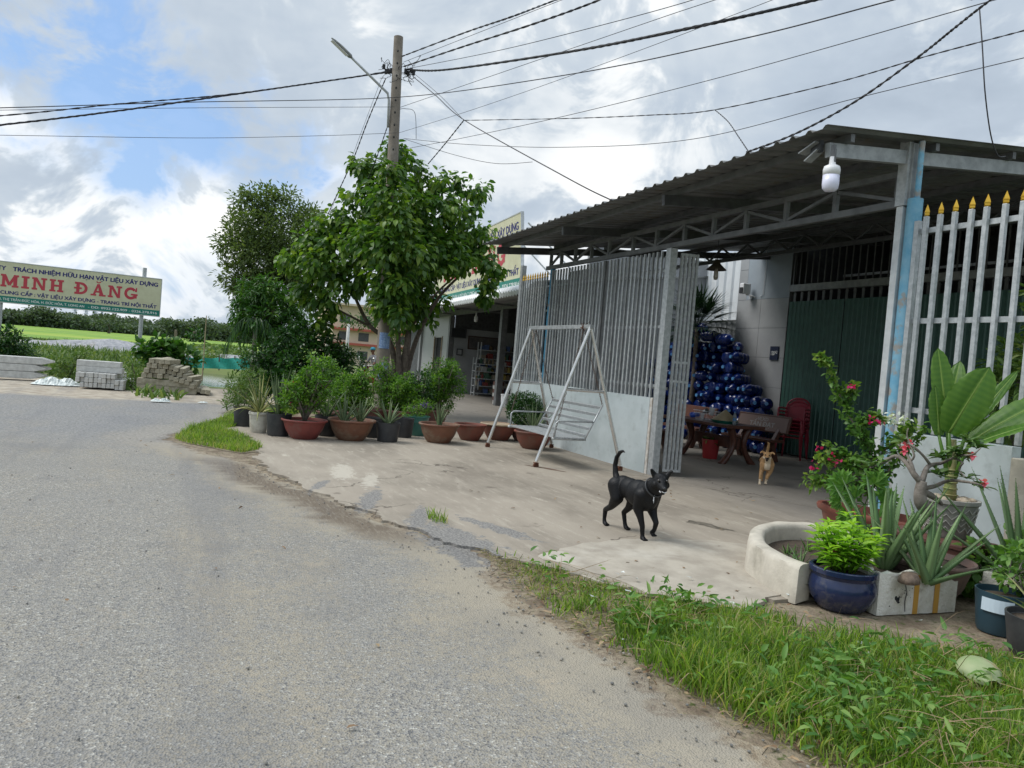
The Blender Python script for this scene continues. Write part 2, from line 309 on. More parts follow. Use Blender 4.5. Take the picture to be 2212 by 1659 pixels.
def remeshed(name, balls, voxel, mats, parent=None, smooth=5, loc=(0, 0, 0), rz=0., sc=1., extra=(), paint=None):
    """one continuous surface grown over overlapping round volumes"""
    bm = bmesh.new()
    for (c, r) in balls:
        r = (r, r, r) if isinstance(r, (int, float)) else r
        bmesh.ops.create_icosphere(bm, subdivisions=2 if max(r) < .04 else 3 if max(r) < .09 else 4, radius=1., matrix=Matrix.Translation(c) @ Matrix.Diagonal((*r, 1)))
    me = bpy.data.meshes.new(name); bm.to_mesh(me); bm.free(); o = bpy.data.objects.new(name, me); COL.objects.link(o)
    md = o.modifiers.new('r', 'REMESH'); md.mode = 'VOXEL'; md.voxel_size = voxel; md2 = o.modifiers.new('s', 'SMOOTH'); md2.iterations = smooth; md2.factor = .5
    dg = bpy.context.evaluated_depsgraph_get(); m2 = bpy.data.meshes.new_from_object(o.evaluated_get(dg)); bpy.data.objects.remove(o)
    n0 = len(m2.polygons); m2.materials.clear()
    for q in mats: m2.materials.append(q)
    bm = bmesh.new(); bm.from_mesh(m2)
    if paint:
        for f in bm.faces: f.material_index = paint(f.calc_center_median())
    for (c, r, mi) in extra:
        r = (r, r, r) if isinstance(r, (int, float)) else r
        g = bmesh.ops.create_icosphere(bm, subdivisions=2, radius=1., matrix=Matrix.Translation(c) @ Matrix.Diagonal((*r, 1)))
        for v in g['verts']:
            for f in v.link_faces: f.material_index = mi
    bm.to_mesh(m2); bm.free()
    m2.shade_smooth(); m2.name = name; o = bpy.data.objects.new(name, m2); COL.objects.link(o)
    o.location = loc; o.rotation_euler = (0, 0, rz); o.scale = (sc, sc, sc)
    if parent: o.parent = parent
    return o
def chain(pts, n=6):
    out = []
    for (a, ra), (b, rb) in zip(pts[:-1], pts[1:]):
        a = Vector(a); b = Vector(b)
        for i in range(n): t = i/n; out.append((a.lerp(b, t), ra+(rb-ra)*t))
    out.append((Vector(pts[-1][0]), pts[-1][1])); return out
# ---------------- materials ----------------
M = {}
M['galv'] = mat('galvanised', (.52, .54, .55), .42, .4, (.38, .405, .415), 18, bump=.0006, bscale=60)
M['galv_d'] = mat('galvanised_dull', (.37, .385, .39), .5, .4, (.26, .275, .28), 10)
M['steel_dark'] = mat('steel_dark', (.10, .105, .11), .5, .4, (.07, .07, .075), 8)
M['steel_grey'] = mat('steel_grey', (.19, .195, .2), .5, .5, (.13, .135, .14), 6)
M['roof'] = mat('roof_sheet', (.19, .195, .19), .5, .35, (.13, .13, .13), 2.2, col3=(.15, .125, .10), scale3=5)
M['gold'] = mat('gold_paint', (.62, .40, .04), .4, .3, (.6, .33, .02), 30)
M['blue_paint'] = mat('blue_paint', (.13, .36, .53), .6, 0, (.22, .44, .58), 9, col3=(.30, .29, .27), scale3=5, mix3=(.50, .58))
M['blue_dark'] = mat('blue_paint_b', (.03, .15, .25), .55, 0, (.05, .2, .32), 12, col3=(.15, .14, .13), scale3=7, mix3=(.6, .66))
M['white_metal'] = mat('white_metal', (.62, .64, .65), .45, .2, (.5, .52, .53), 8)
M['wallpale'] = mat('pale_wall', (.52, .58, .595), .3, 0, (.44, .50, .51), 2.4, col3=(.33, .37, .37), scale3=6., mix3=(.56, .8), world=True, spec=.5)
M['wallend'] = mat('raw_wall_end', (.62, .6, .56), .8, 0, (.45, .4, .34), 14, bump=.006)
M['green_door'] = mat('green_door', (.055, .135, .11), .42, 0, (.045, .11, .09), 5)
M['black'] = mat('dark_void', (.02, .022, .025), .8)
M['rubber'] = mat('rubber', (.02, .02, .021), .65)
M['wire'] = mat('wire', (.025, .025, .03), .6)
M['soil'] = mat('soil', (.09, .065, .045), .95, 0, (.05, .038, .028), 30, bump=.01, bscale=60)
M['terra'] = mat('terracotta', (.21, .062, .040), .6, 0, (.155, .05, .036), 7, col3=(.20, .12, .085), scale3=3.5, mix3=(.5, .8), bump=.001)
M['terra_dark'] = mat('terracotta_dark', (.14, .055, .042), .65, 0, (.10, .045, .035), 7, col3=(.16, .11, .09), scale3=4, bump=.002)
M['tan_rim'] = mat('tan_rim', (.42, .33, .22), .6, 0, (.33, .25, .17), 9)
M['black_plastic'] = mat('black_plastic', (.028, .03, .034), .5, 0, (.045, .047, .05), 9)
M['green_pot'] = mat('green_pot', (.045, .17, .14), .35, 0, (.06, .2, .165), 8)
M['white_pot'] = mat('white_pot', (.62, .60, .54), .55, 0, (.45, .42, .36), 9)
M['navy_pot'] = mat('navy_glaze', (.007, .015, .06), .24, 0, (.015, .025, .075), 6, col3=(.14, .13, .115), scale3=7, mix3=(.56, .8), coat=.3)
M['bark'] = mat('bark', (.17, .14, .11), .9, 0, (.10, .08, .065), 14, bump=.01, bscale=30)
M['bark_grey'] = mat('bark_grey', (.22, .195, .17), .85, 0, (.14, .12, .10), 22, bump=.005)
M['pole'] = mat('pole_concrete', (.25, .215, .18), .85, 0, (.18, .155, .13), 4, col3=(.36, .32, .28), scale3=2, bump=.003)
M['alu'] = mat('bare_tube', (.72, .72, .71), .25, .75, (.60, .59, .57), 9)
M['rust'] = mat('rust', (.16, .06, .03), .85, 0, (.09, .035, .02), 20)
M['chain'] = mat('chain_metal', (.22, .20, .18), .5, .7, (.16, .08, .05), 25)
M['white'] = mat('white_plastic', (.75, .76, .78), .4)
M['bulb'] = mat('bulb_diffuser', (.70, .71, .86), .3)
M['maroon'] = mat('maroon_plastic', (.25, .018, .035), .35, spec=.5)
M['red_plastic'] = mat('red_plastic', (.42, .035, .04), .45)
M['redstone'] = mat('brown_terrazzo', (.13, .05, .032), .35, 0, (.08, .032, .022), 20)
M['bottleblue'] = mat('bottle_blue', (.004, .017, .12), .22, 0, trans=.25, spec=.45)
M['capblue'] = mat('cap_blue', (.07, .22, .45), .4)
M['concrete_new'] = mat('pale_cement', (.54, .50, .42), .85, 0, (.44, .405, .34), 6, col3=(.27, .25, .20), scale3=3.5, mix3=(.55, .8), bump=.003, bscale=40)
M['styro'] = mat('styrofoam', (.76, .74, .68), .8, 0, (.60, .57, .49), 9, col3=(.26, .22, .17), scale3=10, mix3=(.60, .76), bump=.012, bscale=40)
M['tape'] = mat('amber_tape', (.55, .30, .06), .4)
M['beam_w'] = mat('precast_pale', (.60, .60, .575), .85, 0, (.46, .46, .44), 8, bump=.004)
M['beam_b'] = mat('precast_weathered', (.44, .40, .31), .9, 0, (.26, .24, .17), 8, bump=.006)
M['plastic_bag'] = mat('white_bag', (.60, .64, .62), .35, 0, (.55, .60, .58), 14)
M['net'] = mat('green_net', (.02, .36, .27), .7, 0, (.015, .24, .18), 12)
M['cream'] = mat('cream_board', (.66, .65, .45), .5, 0, (.60, .58, .39), 3)
M['navy_ink'] = mat('navy_ink', (.022, .022, .17), .5)
M['red_ink'] = mat('red_ink', (.52, .05, .075), .5)
M['green_ink'] = mat('green_band', (.012, .20, .155), .5)
M['white_ink'] = mat('white_ink', (.80, .82, .80), .5)
M['tan_straw'] = mat('straw', (.42, .34, .21), .6, 0, (.33, .26, .15), 25)
# ---------------- setting: ground, road, yard, water, field ----------------
def ground_mat(name, kind):
    m = bpy.data.materials.new(name); m.use_nodes = True; nt = m.node_tree; b = nt.nodes['Principled BSDF']; N = nt.nodes.new; L = nt.links.new
    g = N('ShaderNodeNewGeometry'); pos = g.outputs['Position']
    def noise(s, d=6, r=.6, st=None, dist=0.):
        v = pos
        if st: mp = N('ShaderNodeMapping'); mp.inputs['Scale'].default_value = st; L(pos, mp.inputs[0]); v = mp.outputs[0]
        n = N('ShaderNodeTexNoise'); n.inputs['Scale'].default_value = s; n.inputs['Detail'].default_value = d; n.inputs['Roughness'].default_value = r; n.inputs['Distortion'].default_value = dist; L(v, n.inputs['Vector']); return n.outputs[0]
    def rng_(x, a, c, lo=0., hi=1.):
        r = N('ShaderNodeMapRange'); r.interpolation_type = 'SMOOTHSTEP'
        for k, v in (('From Min', a), ('From Max', c), ('To Min', lo), ('To Max', hi)): r.inputs[k].default_value = v
        L(x, r.inputs[0]); return r.outputs[0]
    def mix(f, a, c):
        x = N('ShaderNodeMix'); x.data_type = 'RGBA'
        for i, v in ((0, f), (6, a), (7, c)):
            if isinstance(v, tuple): x.inputs[i].default_value = (*v, 1)
            elif isinstance(v, (int, float)): x.inputs[i].default_value = v
            else: L(v, x.inputs[i])
        return x.outputs[2]
    def mth(op, a, c, clamp=False):
        n = N('ShaderNodeMath'); n.operation = op; n.use_clamp = clamp
        for i, v in enumerate((a, c)):
            if isinstance(v, (int, float)): n.inputs[i].default_value = v
            else: L(v, n.inputs[i])
        return n.outputs[0]
    b.inputs['Roughness'].default_value = .88; b.inputs['Specular IOR Level'].default_value = .3
    def spots(lst, amp=.75, fr=9.):       # ragged repair patches at fixed places on the ground
        nz = noise(fr, 7, .7); out = None
        for (px, py, rx, ry, ro) in lst:
            g_ = G(px, py); mp = N('ShaderNodeMapping'); mp.vector_type = 'TEXTURE'; mp.inputs['Location'].default_value = (g_[0], g_[1], 0); mp.inputs['Rotation'].default_value = (0, 0, ro); mp.inputs['Scale'].default_value = (rx, ry, 1000.); L(pos, mp.inputs[0])
            ln = N('ShaderNodeVectorMath'); ln.operation = 'LENGTH'; L(mp.outputs[0], ln.inputs[0]); v = mth('ADD', ln.outputs['Value'], mth('MULTIPLY', mth('SUBTRACT', nz, .5), amp*4)); q = rng_(v, 1.12, .80); out = q if out is None else mth('MAXIMUM', out, q)
        return out
    REP = [(985, 1172, .75, .26, .1), (1075, 1146, .50, .10, .35), (800, 1082, .62, .10, -.35), (905, 1125, .5, .09, -.3), (1010, 1200, .35, .12, -.2), (690, 1052, .35, .06, -.4)]
    if kind == 'road':
        a = N('ShaderNodeAttribute'); a.attribute_name = 'edge'; ed = a.outputs['Fac']
        vor = N('ShaderNodeTexVoronoi'); vor.inputs['Scale'].default_value = 100; L(pos, vor.inputs['Vector'])
        sv = N('ShaderNodeSeparateColor'); L(vor.outputs['Color'], sv.inputs[0])
        stone = mix(rng_(sv.outputs[0], .1, .9), (.10, .105, .112), (.29, .285, .27))
        stone = mix(rng_(noise(120, 3, .8), .46, .60), stone, (.34, .315, .265))
        stone = mix(rng_(noise(26, 7, .85), .50, .57, 0., .62), stone, (.33, .30, .24))
        stone = mix(rng_(sv.outputs[1], .9, 1.), stone, (.50, .49, .44))
        big = rng_(noise(.9, 5), .38, .66)
        stone = mix(mth('MULTIPLY', big, .28), stone, (.22, .22, .215))
        dustn = mth('ADD', mth('ADD', mth('MULTIPLY', noise(70, 3, .8), .75), mth('MULTIPLY', noise(11, 6, .75), .45)), mth('MULTIPLY', noise(1.3, 6), .35))
        near = rng_(ed, .0, 1.1, .30, -.02)
        track = rng_(noise(.55, 3, .5, (.35, 1.6, 1)), .42, .62, -.05, .06)
        dm = mth('MULTIPLY', rng_(mth('ADD', mth('ADD', dustn, near), track), .76, .93), .88)
        c = mix(dm, stone, (.35, .31, .24))
        c = mix(rng_(mth('ADD', ed, mth('MULTIPLY', mth('SUBTRACT', noise(9, 6, .7), .5), .5)), .16, .02), c, mix(rng_(noise(20, 5), .4, .6), (.20, .155, .105), (.30, .25, .18)))
        c = mix(rng_(noise(2.6, 9, .75), .60, .70, 0., .5), c, (.40, .335, .25))
        c = mix(rng_(noise(.8, 5), .52, .66, 0., .25), c, (.14, .145, .155))
        # packed dirt shoulder at the far end
        sx = N('ShaderNodeSeparateXYZ'); L(pos, sx.inputs[0])
        far = rng_(mth('ADD', sx.outputs[0], mth('MULTIPLY', noise(.8, 5), 2.5)), -16.9, -17.8)
        c = mix(far, c, mix(rng_(noise(3, 6), .35, .65), (.47, .42, .34), (.33, .28, .22)))
        mid = rng_(mth('ADD', sx.outputs[0], mth('MULTIPLY', noise(.7, 5), 3.)), -9.2, -11.)
        c = mix(mth('MULTIPLY', mth('SUBTRACT', mid, far, True), .42), c, mix(rng_(noise(22, 4), .4, .6), (.12, .135, .16), (.30, .31, .33)))
        # darker damp tyre trace hugging the yard
        ee = mth('ADD', ed, mth('MULTIPLY', noise(2.6, 7, .7), .35)); tt = mth('MULTIPLY', rng_(ee, .24, .38), rng_(ee, .85, .55)); tt = mth('MULTIPLY', tt, rng_(noise(7, 5, .7, (1, 5, 1)), .30, .55, .45, 1.)); tx = mth('MULTIPLY', rng_(sx.outputs[0], -10.6, -9.6), rng_(sx.outputs[0], -5.4, -6.4)); c = mix(mth('MULTIPLY', mth('MULTIPLY', tt, tx), .85), c, (.13, .10, .072))
        c = mix(mth('MULTIPLY', spots(REP), .8), c, mix(rng_(noise(50, 4), .4, .6), (.115, .118, .122), (.26, .255, .245)))
        tr_ = rng_(noise(.9, 6, .65, (.12, 1.5, 1)), .50, .62, 0., .30); c = mix(tr_, c, (.17, .17, .175))
        bn = N('ShaderNodeBump'); bn.inputs['Distance'].default_value = .009; L(mth('ADD', vor.outputs['Distance'], mth('MULTIPLY', dm, .3)), bn.inputs['Height']); L(bn.outputs[0], b.inputs['Normal'])
        bn.inputs['Strength'].default_value = .8
    elif kind == 'yard':
        base = mix(rng_(noise(1.3, 8, .65, (.45, 1.3, 1)), .36, .64), (.315, .278, .226), (.225, .196, .158))
        base = mix(rng_(noise(.45, 4), .42, .62, 0., .6), base, (.37, .325, .265))
        sx = N('ShaderNodeSeparateXYZ'); L(pos, sx.inputs[0])
        base = mix(rng_(noise(3.3, 8, .7, (.5, 1.6, 1)), .58, .72, 0., .8), base, (.50, .455, .375))
        base = mix(rng_(noise(2.1, 8, .66), .62, .72, 0., .8), base, (.15, .125, .10))
        base = mix(rng_(noise(5.5, 9, .75, (.35, 1.5, 1)), .50, .66, 0., .45), base, (.44, .40, .33))
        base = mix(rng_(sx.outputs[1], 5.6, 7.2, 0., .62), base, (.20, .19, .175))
        ck = N('ShaderNodeTexVoronoi'); ck.feature = 'DISTANCE_TO_EDGE'; ck.inputs['Scale'].default_value = .42
        mp = N('ShaderNodeVectorMath'); mp.operation = 'ADD'; L(pos, mp.inputs[0]); nn = N('ShaderNodeTexNoise'); nn.inputs['Scale'].default_value = 1.6; nn.inputs['Detail'].default_value = 6; L(pos, nn.inputs['Vector']); L(nn.outputs['Color'], mp.inputs[1]); L(mp.outputs[0], ck.inputs['Vector'])
        crk = mth('MULTIPLY', rng_(ck.outputs['Distance'], .007, .002), rng_(noise(.5, 3), .48, .58))
        c = mix(mth('MULTIPLY', crk, .8), base, (.08, .065, .05))
        c = mix(rng_(noise(45, 4), .55, .75, 0., .25), c, (.2, .17, .14))
        c = mix(mth('MULTIPLY', spots(REP), .8), c, mix(rng_(noise(50, 4), .4, .6), (.115, .118, .122), (.26, .255, .245)))
        c = mix(mth('MULTIPLY', spots([(1330, 1275, .45, .06, .4), (1420, 1300, .3, .05, .3), (740, 1022, .6, .12, -.2), (800, 1040, .5, .08, -.3)], 1., 14.), .6), c, (.52, .485, .41))
        bn = N('ShaderNodeBump'); bn.inputs['Distance'].default_value = .004; L(noise(60, 5), bn.inputs['Height']); L(bn.outputs[0], b.inputs['Normal'])
    elif kind == 'patch':
        c = mix(rng_(noise(40, 5), .35, .65), (.15, .155, .16), (.27, .27, .265)); c = mix(rng_(noise(9, 5), .55, .7, 0., .7), c, (.40, .36, .29))
        bn = N('ShaderNodeBump'); bn.inputs['Distance'].default_value = .008; L(noise(90, 4), bn.inputs['Height']); L(bn.outputs[0], b.inputs['Normal'])
    elif kind == 'soil':
        c = mix(rng_(noise(5, 8, .7), .35, .65), (.16, .12, .085), (.30, .25, .18)); c = mix(rng_(noise(24, 5), .55, .7), c, (.08, .10, .03))
        bn = N('ShaderNodeBump'); bn.inputs['Distance'].default_value = .03; L(noise(28, 6), bn.inputs['Height']); L(bn.outputs[0], b.inputs['Normal'])
    elif kind == 'earth':
        sx = N('ShaderNodeSeparateXYZ'); L(pos, sx.inputs[0])
        c = mix(rng_(noise(.6, 8, .7), .35, .65), (.10, .14, .045), (.17, .16, .075)); c = mix(rng_(noise(.05, 4), .45, .6), c, (.13, .18, .05))
    elif kind == 'field':
        c = mix(rng_(noise(.05, 6, .6, (.4, 1, 1)), .40, .60), (.21, .33, .035), (.13, .25, .035)); c = mix(rng_(noise(.02, 4, .5, (1, .15, 1)), .5, .6), c, (.26, .35, .05))
        c = mix(rng_(noise(.9, 6), .6, .75, 0., .5), c, (.09, .17, .03))
    elif kind == 'gravel':
        c = mix(rng_(noise(3.5, 8, .75), .35, .65), (.22, .23, .25), (.40, .40, .41)); c = mix(rng_(noise(.7, 5), .58, .7, 0., .6), c, (.30, .25, .18))
        bn = N('ShaderNodeBump'); bn.inputs['Distance'].default_value = .06; L(noise(9, 6), bn.inputs['Height']); L(bn.outputs[0], b.inputs['Normal'])
    elif kind == 'water':
        c = (.055, .075, .06); b.inputs['Roughness'].default_value = .06; b.inputs['Specular IOR Level'].default_value = .8
        bn = N('ShaderNodeBump'); bn.inputs['Distance'].default_value = .02; bn.inputs['Strength'].default_value = .5; L(noise(3, 4), bn.inputs['Height']); L(bn.outputs[0], b.inputs['Normal'])
    if isinstance(c, tuple): b.inputs['Base Color'].default_value = (*c, 1)
    else: L(c, b.inputs['Base Color'])
    return m
GM = {k: ground_mat('mat_'+k, k) for k in ('road', 'yard', 'patch', 'soil', 'earth', 'field', 'gravel', 'water')}
# earth sheet to the horizon with a dug pond (polar grid)
POND = [(-26.5, 1.2), (-27.5, 2.9), (-33, 4.4), (-41, 4.5), (-43, 1.0), (-38, -.9), (-31, -.7)]
def inpoly(x, y, P):
    c = False; j = len(P)-1
    for i in range(len(P)):
        if (P[i][1] > y) != (P[j][1] > y) and x < (P[j][0]-P[i][0])*(y-P[i][1])/(P[j][1]-P[i][1])+P[i][0]: c = not c
        j = i
    return c
def seg_d(x, y, P):
    d = 1e9
    for i in range(len(P)):
        ax, ay = P[i]; bx, by = P[(i+1) % len(P)]; t = max(0, min(1, ((x-ax)*(bx-ax)+(y-ay)*(by-ay))/((bx-ax)**2+(by-ay)**2))); d = min(d, math.hypot(x-ax-t*(bx-ax), y-ay-t*(by-ay)))
    return d
def ground_z(x, y):
    z = -.012
    if x < -22 and -3 < y < 7:
        d = seg_d(x, y, POND)*(1 if inpoly(x, y, POND) else -1); z -= 1.1*max(0, min(1, (d+.9)/1.6))
    return z
def make_ground():
    rs = [0.0]; r = 1.
    while r < 1500: rs.append(r); r *= 1.03 if 20 < r < 60 else 1.12
    na = 360; vs = []; fs = []
    for i, r in enumerate(rs):
        for j in range(na):
            t = 2*pi*j/na; x, y = r*cos(t), r*sin(t); vs.append((x, y, ground_z(x, y)))
    for i in range(1, len(rs)-1):
        for j in range(na): fs.append((i*na+j, (i+1)*na+j, (i+1)*na+(j+1) % na, i*na+(j+1) % na))
    fs.append(tuple(na+j for j in range(na)))
    mb = MB(); mb.add(vs, fs); tag(mb.build('ground', GM['earth'], smooth=True), kind='structure')
make_ground()
tag(sheet('pond_water', [(-25.5, .2), (-26.5, 4.2), (-33, 6), (-43, 6), (-45, 0), (-38, -2.4), (-30, -2.2)], -.38, GM['water']), kind='structure')
# road: strip whose rows follow its yard-side edge
EDGE = [(9, 3.2), (1, 2.9), (-1.2, 2.5), (-2.2, 2.36), (-2.92, 2.22), (-4.05, 2.1), (-5.5, 2.2), (-6., 2.02), (-7.6, 1.55), (-8.6, 1.2), (-9.9, .85), (-10.9, .35), (-11.9, -.15), (-12.8, .1), (-15.3, .9), (-16.7, .95), (-18.4, 1.45), (-20, 2.6), (-22, 4.2), (-26, 7)]
def edge_y(x):
    for (a, b), (c, d) in zip(EDGE[:-1], EDGE[1:]):
        if c <= x <= a: return b+(d-b)*(x-a)/(c-a)
    return EDGE[0][1] if x > 9 else EDGE[-1][1]
def make_road():
    xs = np.arange(9, -24.6, -.05); ss = [0, .06, .14, .25, .4, .6, .85, 1.2, 1.7, 2.4, 3.4, 5, 7.5, 12, 18]
    vs = []; ed = []
    for x in xs:
        e = edge_y(x)+.045*sin(x*3.1)+.03*sin(x*9.7+1)+.025*sin(x*23.3)+.018*sin(x*47+2)+random.uniform(-.03, .03)
        for s_ in ss: vs.append((x, e-s_, -.004)); ed.append(s_)
    k = len(ss); fs = [(i*k+j, i*k+j+1, (i+1)*k+j+1, (i+1)*k+j) for i in range(len(xs)-1) for j in range(k-1)]
    mb = MB(); mb.add(vs, fs); mb.rn = [.5]*len(vs); o = mb.build('road', GM['road']); at = o.data.attributes.new('edge', 'FLOAT', 'POINT'); at.data.foreach_set('value', ed); tag(o, kind='structure')
    if o.data.polygons[0].normal.z < 0: o.data.flip_normals()
make_road()
# cement yard in front of and under the canopy
yp = [(-4.0, 3.95), (-4.15, 3.12), (-4.79, 2.72), (-5.3, 2.36), (-6.0, 2.0), (-7.5, 1.50), (-8.6, 1.18), (-9.7, .98), (-10.9, 1.05), (-12.2, 1.1), (-13.6, .75), (-14.3, 1.3), (-14.8, 3.0), (-17, 4.5), (-24, 6.2), (-40, 9), (-40, 20), (-2, 20), (-2, 6.6), (-3.9, 6.3), (-4.0, 5)]
front = poly_clip_noise(yp[:12], .07, .028, 3)
i0 = len(poly_clip_noise(yp[:12], .07, .028, 3))
# drop the closing edge samples of the front run
fr = []
rr_ = random.Random(3)
for a, b in zip(yp[:11], yp[1:12]):
    n = int(math.dist(a, b)/.06)
    for k in range(n):
        t = k/n; fr.append((a[0]+(b[0]-a[0])*t+rr_.uniform(-.03, .03), a[1]+(b[1]-a[1])*t+rr_.uniform(-.03, .03)+.05*sin(k*.5)))
tag(sheet('cement_yard', fr+yp[11:], .018, GM['yard'], .04), kind='structure')
# broken asphalt patches on the yard lip, planter skirt
def blob2d(cx, cy, rx, ry, n=26, amp=.25, seed=1, rot=0.):
    r = random.Random(seed); ph = [r.uniform(0, 6.3) for _ in range(4)]; out = []
    for i in range(n):
        t = 2*pi*i/n; k = 1+amp*(sin(2*t+ph[0])*.4+sin(3*t+ph[1])*.4+sin(5*t+ph[2])*.3+r.uniform(-.25, .25)); x, y = rx*k*cos(t), ry*k*sin(t); out.append((cx+x*cos(rot)-y*sin(rot), cy+x*sin(rot)+y*cos(rot)))
    return out
ja, jb = G(1459, 1040, .02), G(1900, 1122, .02); jd = (jb-ja)/np.linalg.norm(jb-ja); jn = np.array([-jd[1], jd[0]])*.008
tag(sheet('yard_joint', [tuple((ja+np.append(jn[:2], 0))[:2]), tuple((jb+np.append(jn[:2], 0))[:2]), tuple((jb-np.append(jn[:2], 0))[:2]), tuple((ja-np.append(jn[:2], 0))[:2])], .0215, mat('joint_line', (.42, .38, .31), .9, 0, (.25, .22, .18), 9, world=True)), kind='structure')
g1 = G(1525, 1138); M['wet'] = mat('damp_cement', (.085, .075, .055), .6, 0, (.20, .175, .14), 14, world=True)
tag(sheet('damp_patch', blob2d(g1[0], g1[1], .22, .085, 60, .55, 9, .5), .0195, M['wet']), kind='structure')
M['skirt'] = mat('old_cement', (.41, .37, .305), .85, 0, (.31, .275, .225), 4, col3=(.47, .435, .37), scale3=1.6, bump=.003, bscale=50)
tag(sheet('cement_skirt', poly_clip_noise([(-5.25, 2.62), (-4.75, 2.86), (-4.2, 3.05), (-3.85, 3.5), (-4.2, 4.1), (-4.9, 4.8), (-5.25, 5.0), (-5.6, 4.6), (-5.75, 3.9), (-5.6, 3.2)], .09, .035, 12), .026, M['skirt'], .026), kind='structure')
# soil verge at the lower right
tag(sheet('soil_verge', [(9, 2.3), (1, 2.2), (-1.2, 2.0), (-2.2, 1.8), (-2.92, 1.7), (-4.05, 1.6), (-6.5, 1.2), (-10.6, .1), (-12, -.6), (-14, -.2), (-13, 1.4), (-9, 1.6), (-5.6, 2.6), (-5.25, 2.6), (-4.7, 2.8), (-4.15, 3.1), (-4.2, 3.5), (-4.3, 4.1), (-4.3, 6.6), (-3.3, 6.6), (9, 6.6)], -.0075, GM['soil']), kind='structure')
tag(sheet('soil_island', poly_clip_noise([(-11.6, .15), (-10.7, .85), (-11.1, 1.35), (-12.6, 1.25), (-13.6, .9), (-14.6, 1.5), (-17.2, 3), (-18.2, 1.6), (-16, .95), (-13, .15)], .15, .03, 5), .0, GM['soil']), kind='structure')
# rice field, gravel heaps
def wide(name, pts, z, m): return tag(sheet(name, [tuple(p[:2]) for p in pts], z, m), kind='structure')
wide('rice_field', [G(-900, 700+0, .15)[:2] if 0 else AT(-900, 600, 100)[:2], AT(300, 700, 85)[:2], AT(560, 750, 75)[:2], AT(700, 750, 110)[:2], AT(760, 750, 420)[:2], AT(0, 700, 470)[:2], AT(-900, 600, 470)[:2]], .12, GM['field'])
def heap(name, cx, cy, rx, ry, h, rot=0., seed=1, m=None, n=56):
    vs = []; fs = []; r = random.Random(seed); ph = [r.uniform(0, 6.3) for _ in range(6)]
    for i in range(n+1):
        for j in range(n+1):
            u = -1+2*i/n; v = -1+2*j/n; d = math.hypot(u, v)
            z = h*max(0, 1-d**2.2)*(1+.22*sin(u*4+ph[0])+.16*sin(v*5+ph[1])+.12*sin(u*11+ph[2])*sin(v*9+ph[3]))+r.uniform(-.025, .025)*h-.03
            x, y = u*rx, v*ry; vs.append((cx+x*cos(rot)-y*sin(rot), cy+x*sin(rot)+y*cos(rot), z))
    for i in range(n):
        for j in range(n): fs.append((i*(n+1)+j, (i+1)*(n+1)+j, (i+1)*(n+1)+j+1, i*(n+1)+j+1))
    mb = MB(); mb.add(vs, fs); return mb.build(name, m or GM['gravel'], smooth=True)
h = AT(215, 760, 52); tag(heap('gravel_heap', h[0], h[1], 3.2, 6.6, .66, .1, 4), 'long grey gravel heap between the left billboard and the rice field', 'gravel heap')
h = AT(400, 775, 60); tag(heap('gravel_bank', h[0], h[1], 2.0, 9.5, .30, .15, 8), 'low pale gravel bank running right behind the bushes towards the pond', 'gravel bank')
# ---------------- canopy ----------------
YF = 6.5
canopy = empty('carport_canopy', (-9.5, YF, 0), 0, 'big corrugated metal canopy on steel trusses over the cement yard', 'canopy')
def lay(mb, name, m, par=canopy, **k):
    l = Vector(par.location); mb.v = [(a-l.x, b-l.y, c-l.z) for a, b, c in mb.v]; return mb.build(name, m, par, **k)
ROOF_S = .112
def roof_z(Y): return 3.86+ROOF_S*(Y-5.3)
def corr(x0, x1, y0, y1, zf, pitch=.21, amp=.028, drop=0.):
    vs = []; fs = []; xs = []
    x = x0
    while x < x1:
        for dx, zz in ((0, 0), (.12, 0), (.15, amp), (.18, amp)): xs.append((x+dx, zz))
        x += pitch
    ys = [y0, y0+.02, y1]; k = len(ys)
    for (x, zz) in xs:
        for y in ys: vs.append((x, y, zf(y)+zz-drop*(x1-x)))
    fs = [(i*k+j, (i+1)*k+j, (i+1)*k+j+1, i*k+j+1) for i in range(len(xs)-1) for j in range(k-1)]
    mb = MB(); mb.add(vs, fs); return mb
o = lay(corr(-13.9, -5.35, 5.22, 12.4, roof_z, drop=.014), 'roof_sheet', M['roof']); md = o.modifiers.new('s', 'SOLIDIFY'); md.thickness = .004
RX = [-13.6, -10.9, -8.15, -5.5]
for x in RX:
    mb = MB(); y0 = 5.42; dz = -.014*(-5.35-x); mb.bar((x, y0, roof_z(y0)-.15+dz), (x, 12.3, roof_z(12.3)-.15+dz), .06, .13); lay(mb, 'rafter', M['galv_d'] if x > -6 else M['steel_dark'])
for y in (5.62, 6.75, 7.9, 9.05, 10.2, 11.4):
    mb = MB(); mb.bar((-13.85, y, roof_z(y)-.045-.119), (-5.4, y, roof_z(y)-.045), .05, .075); lay(mb, 'purlin', M['steel_grey'])
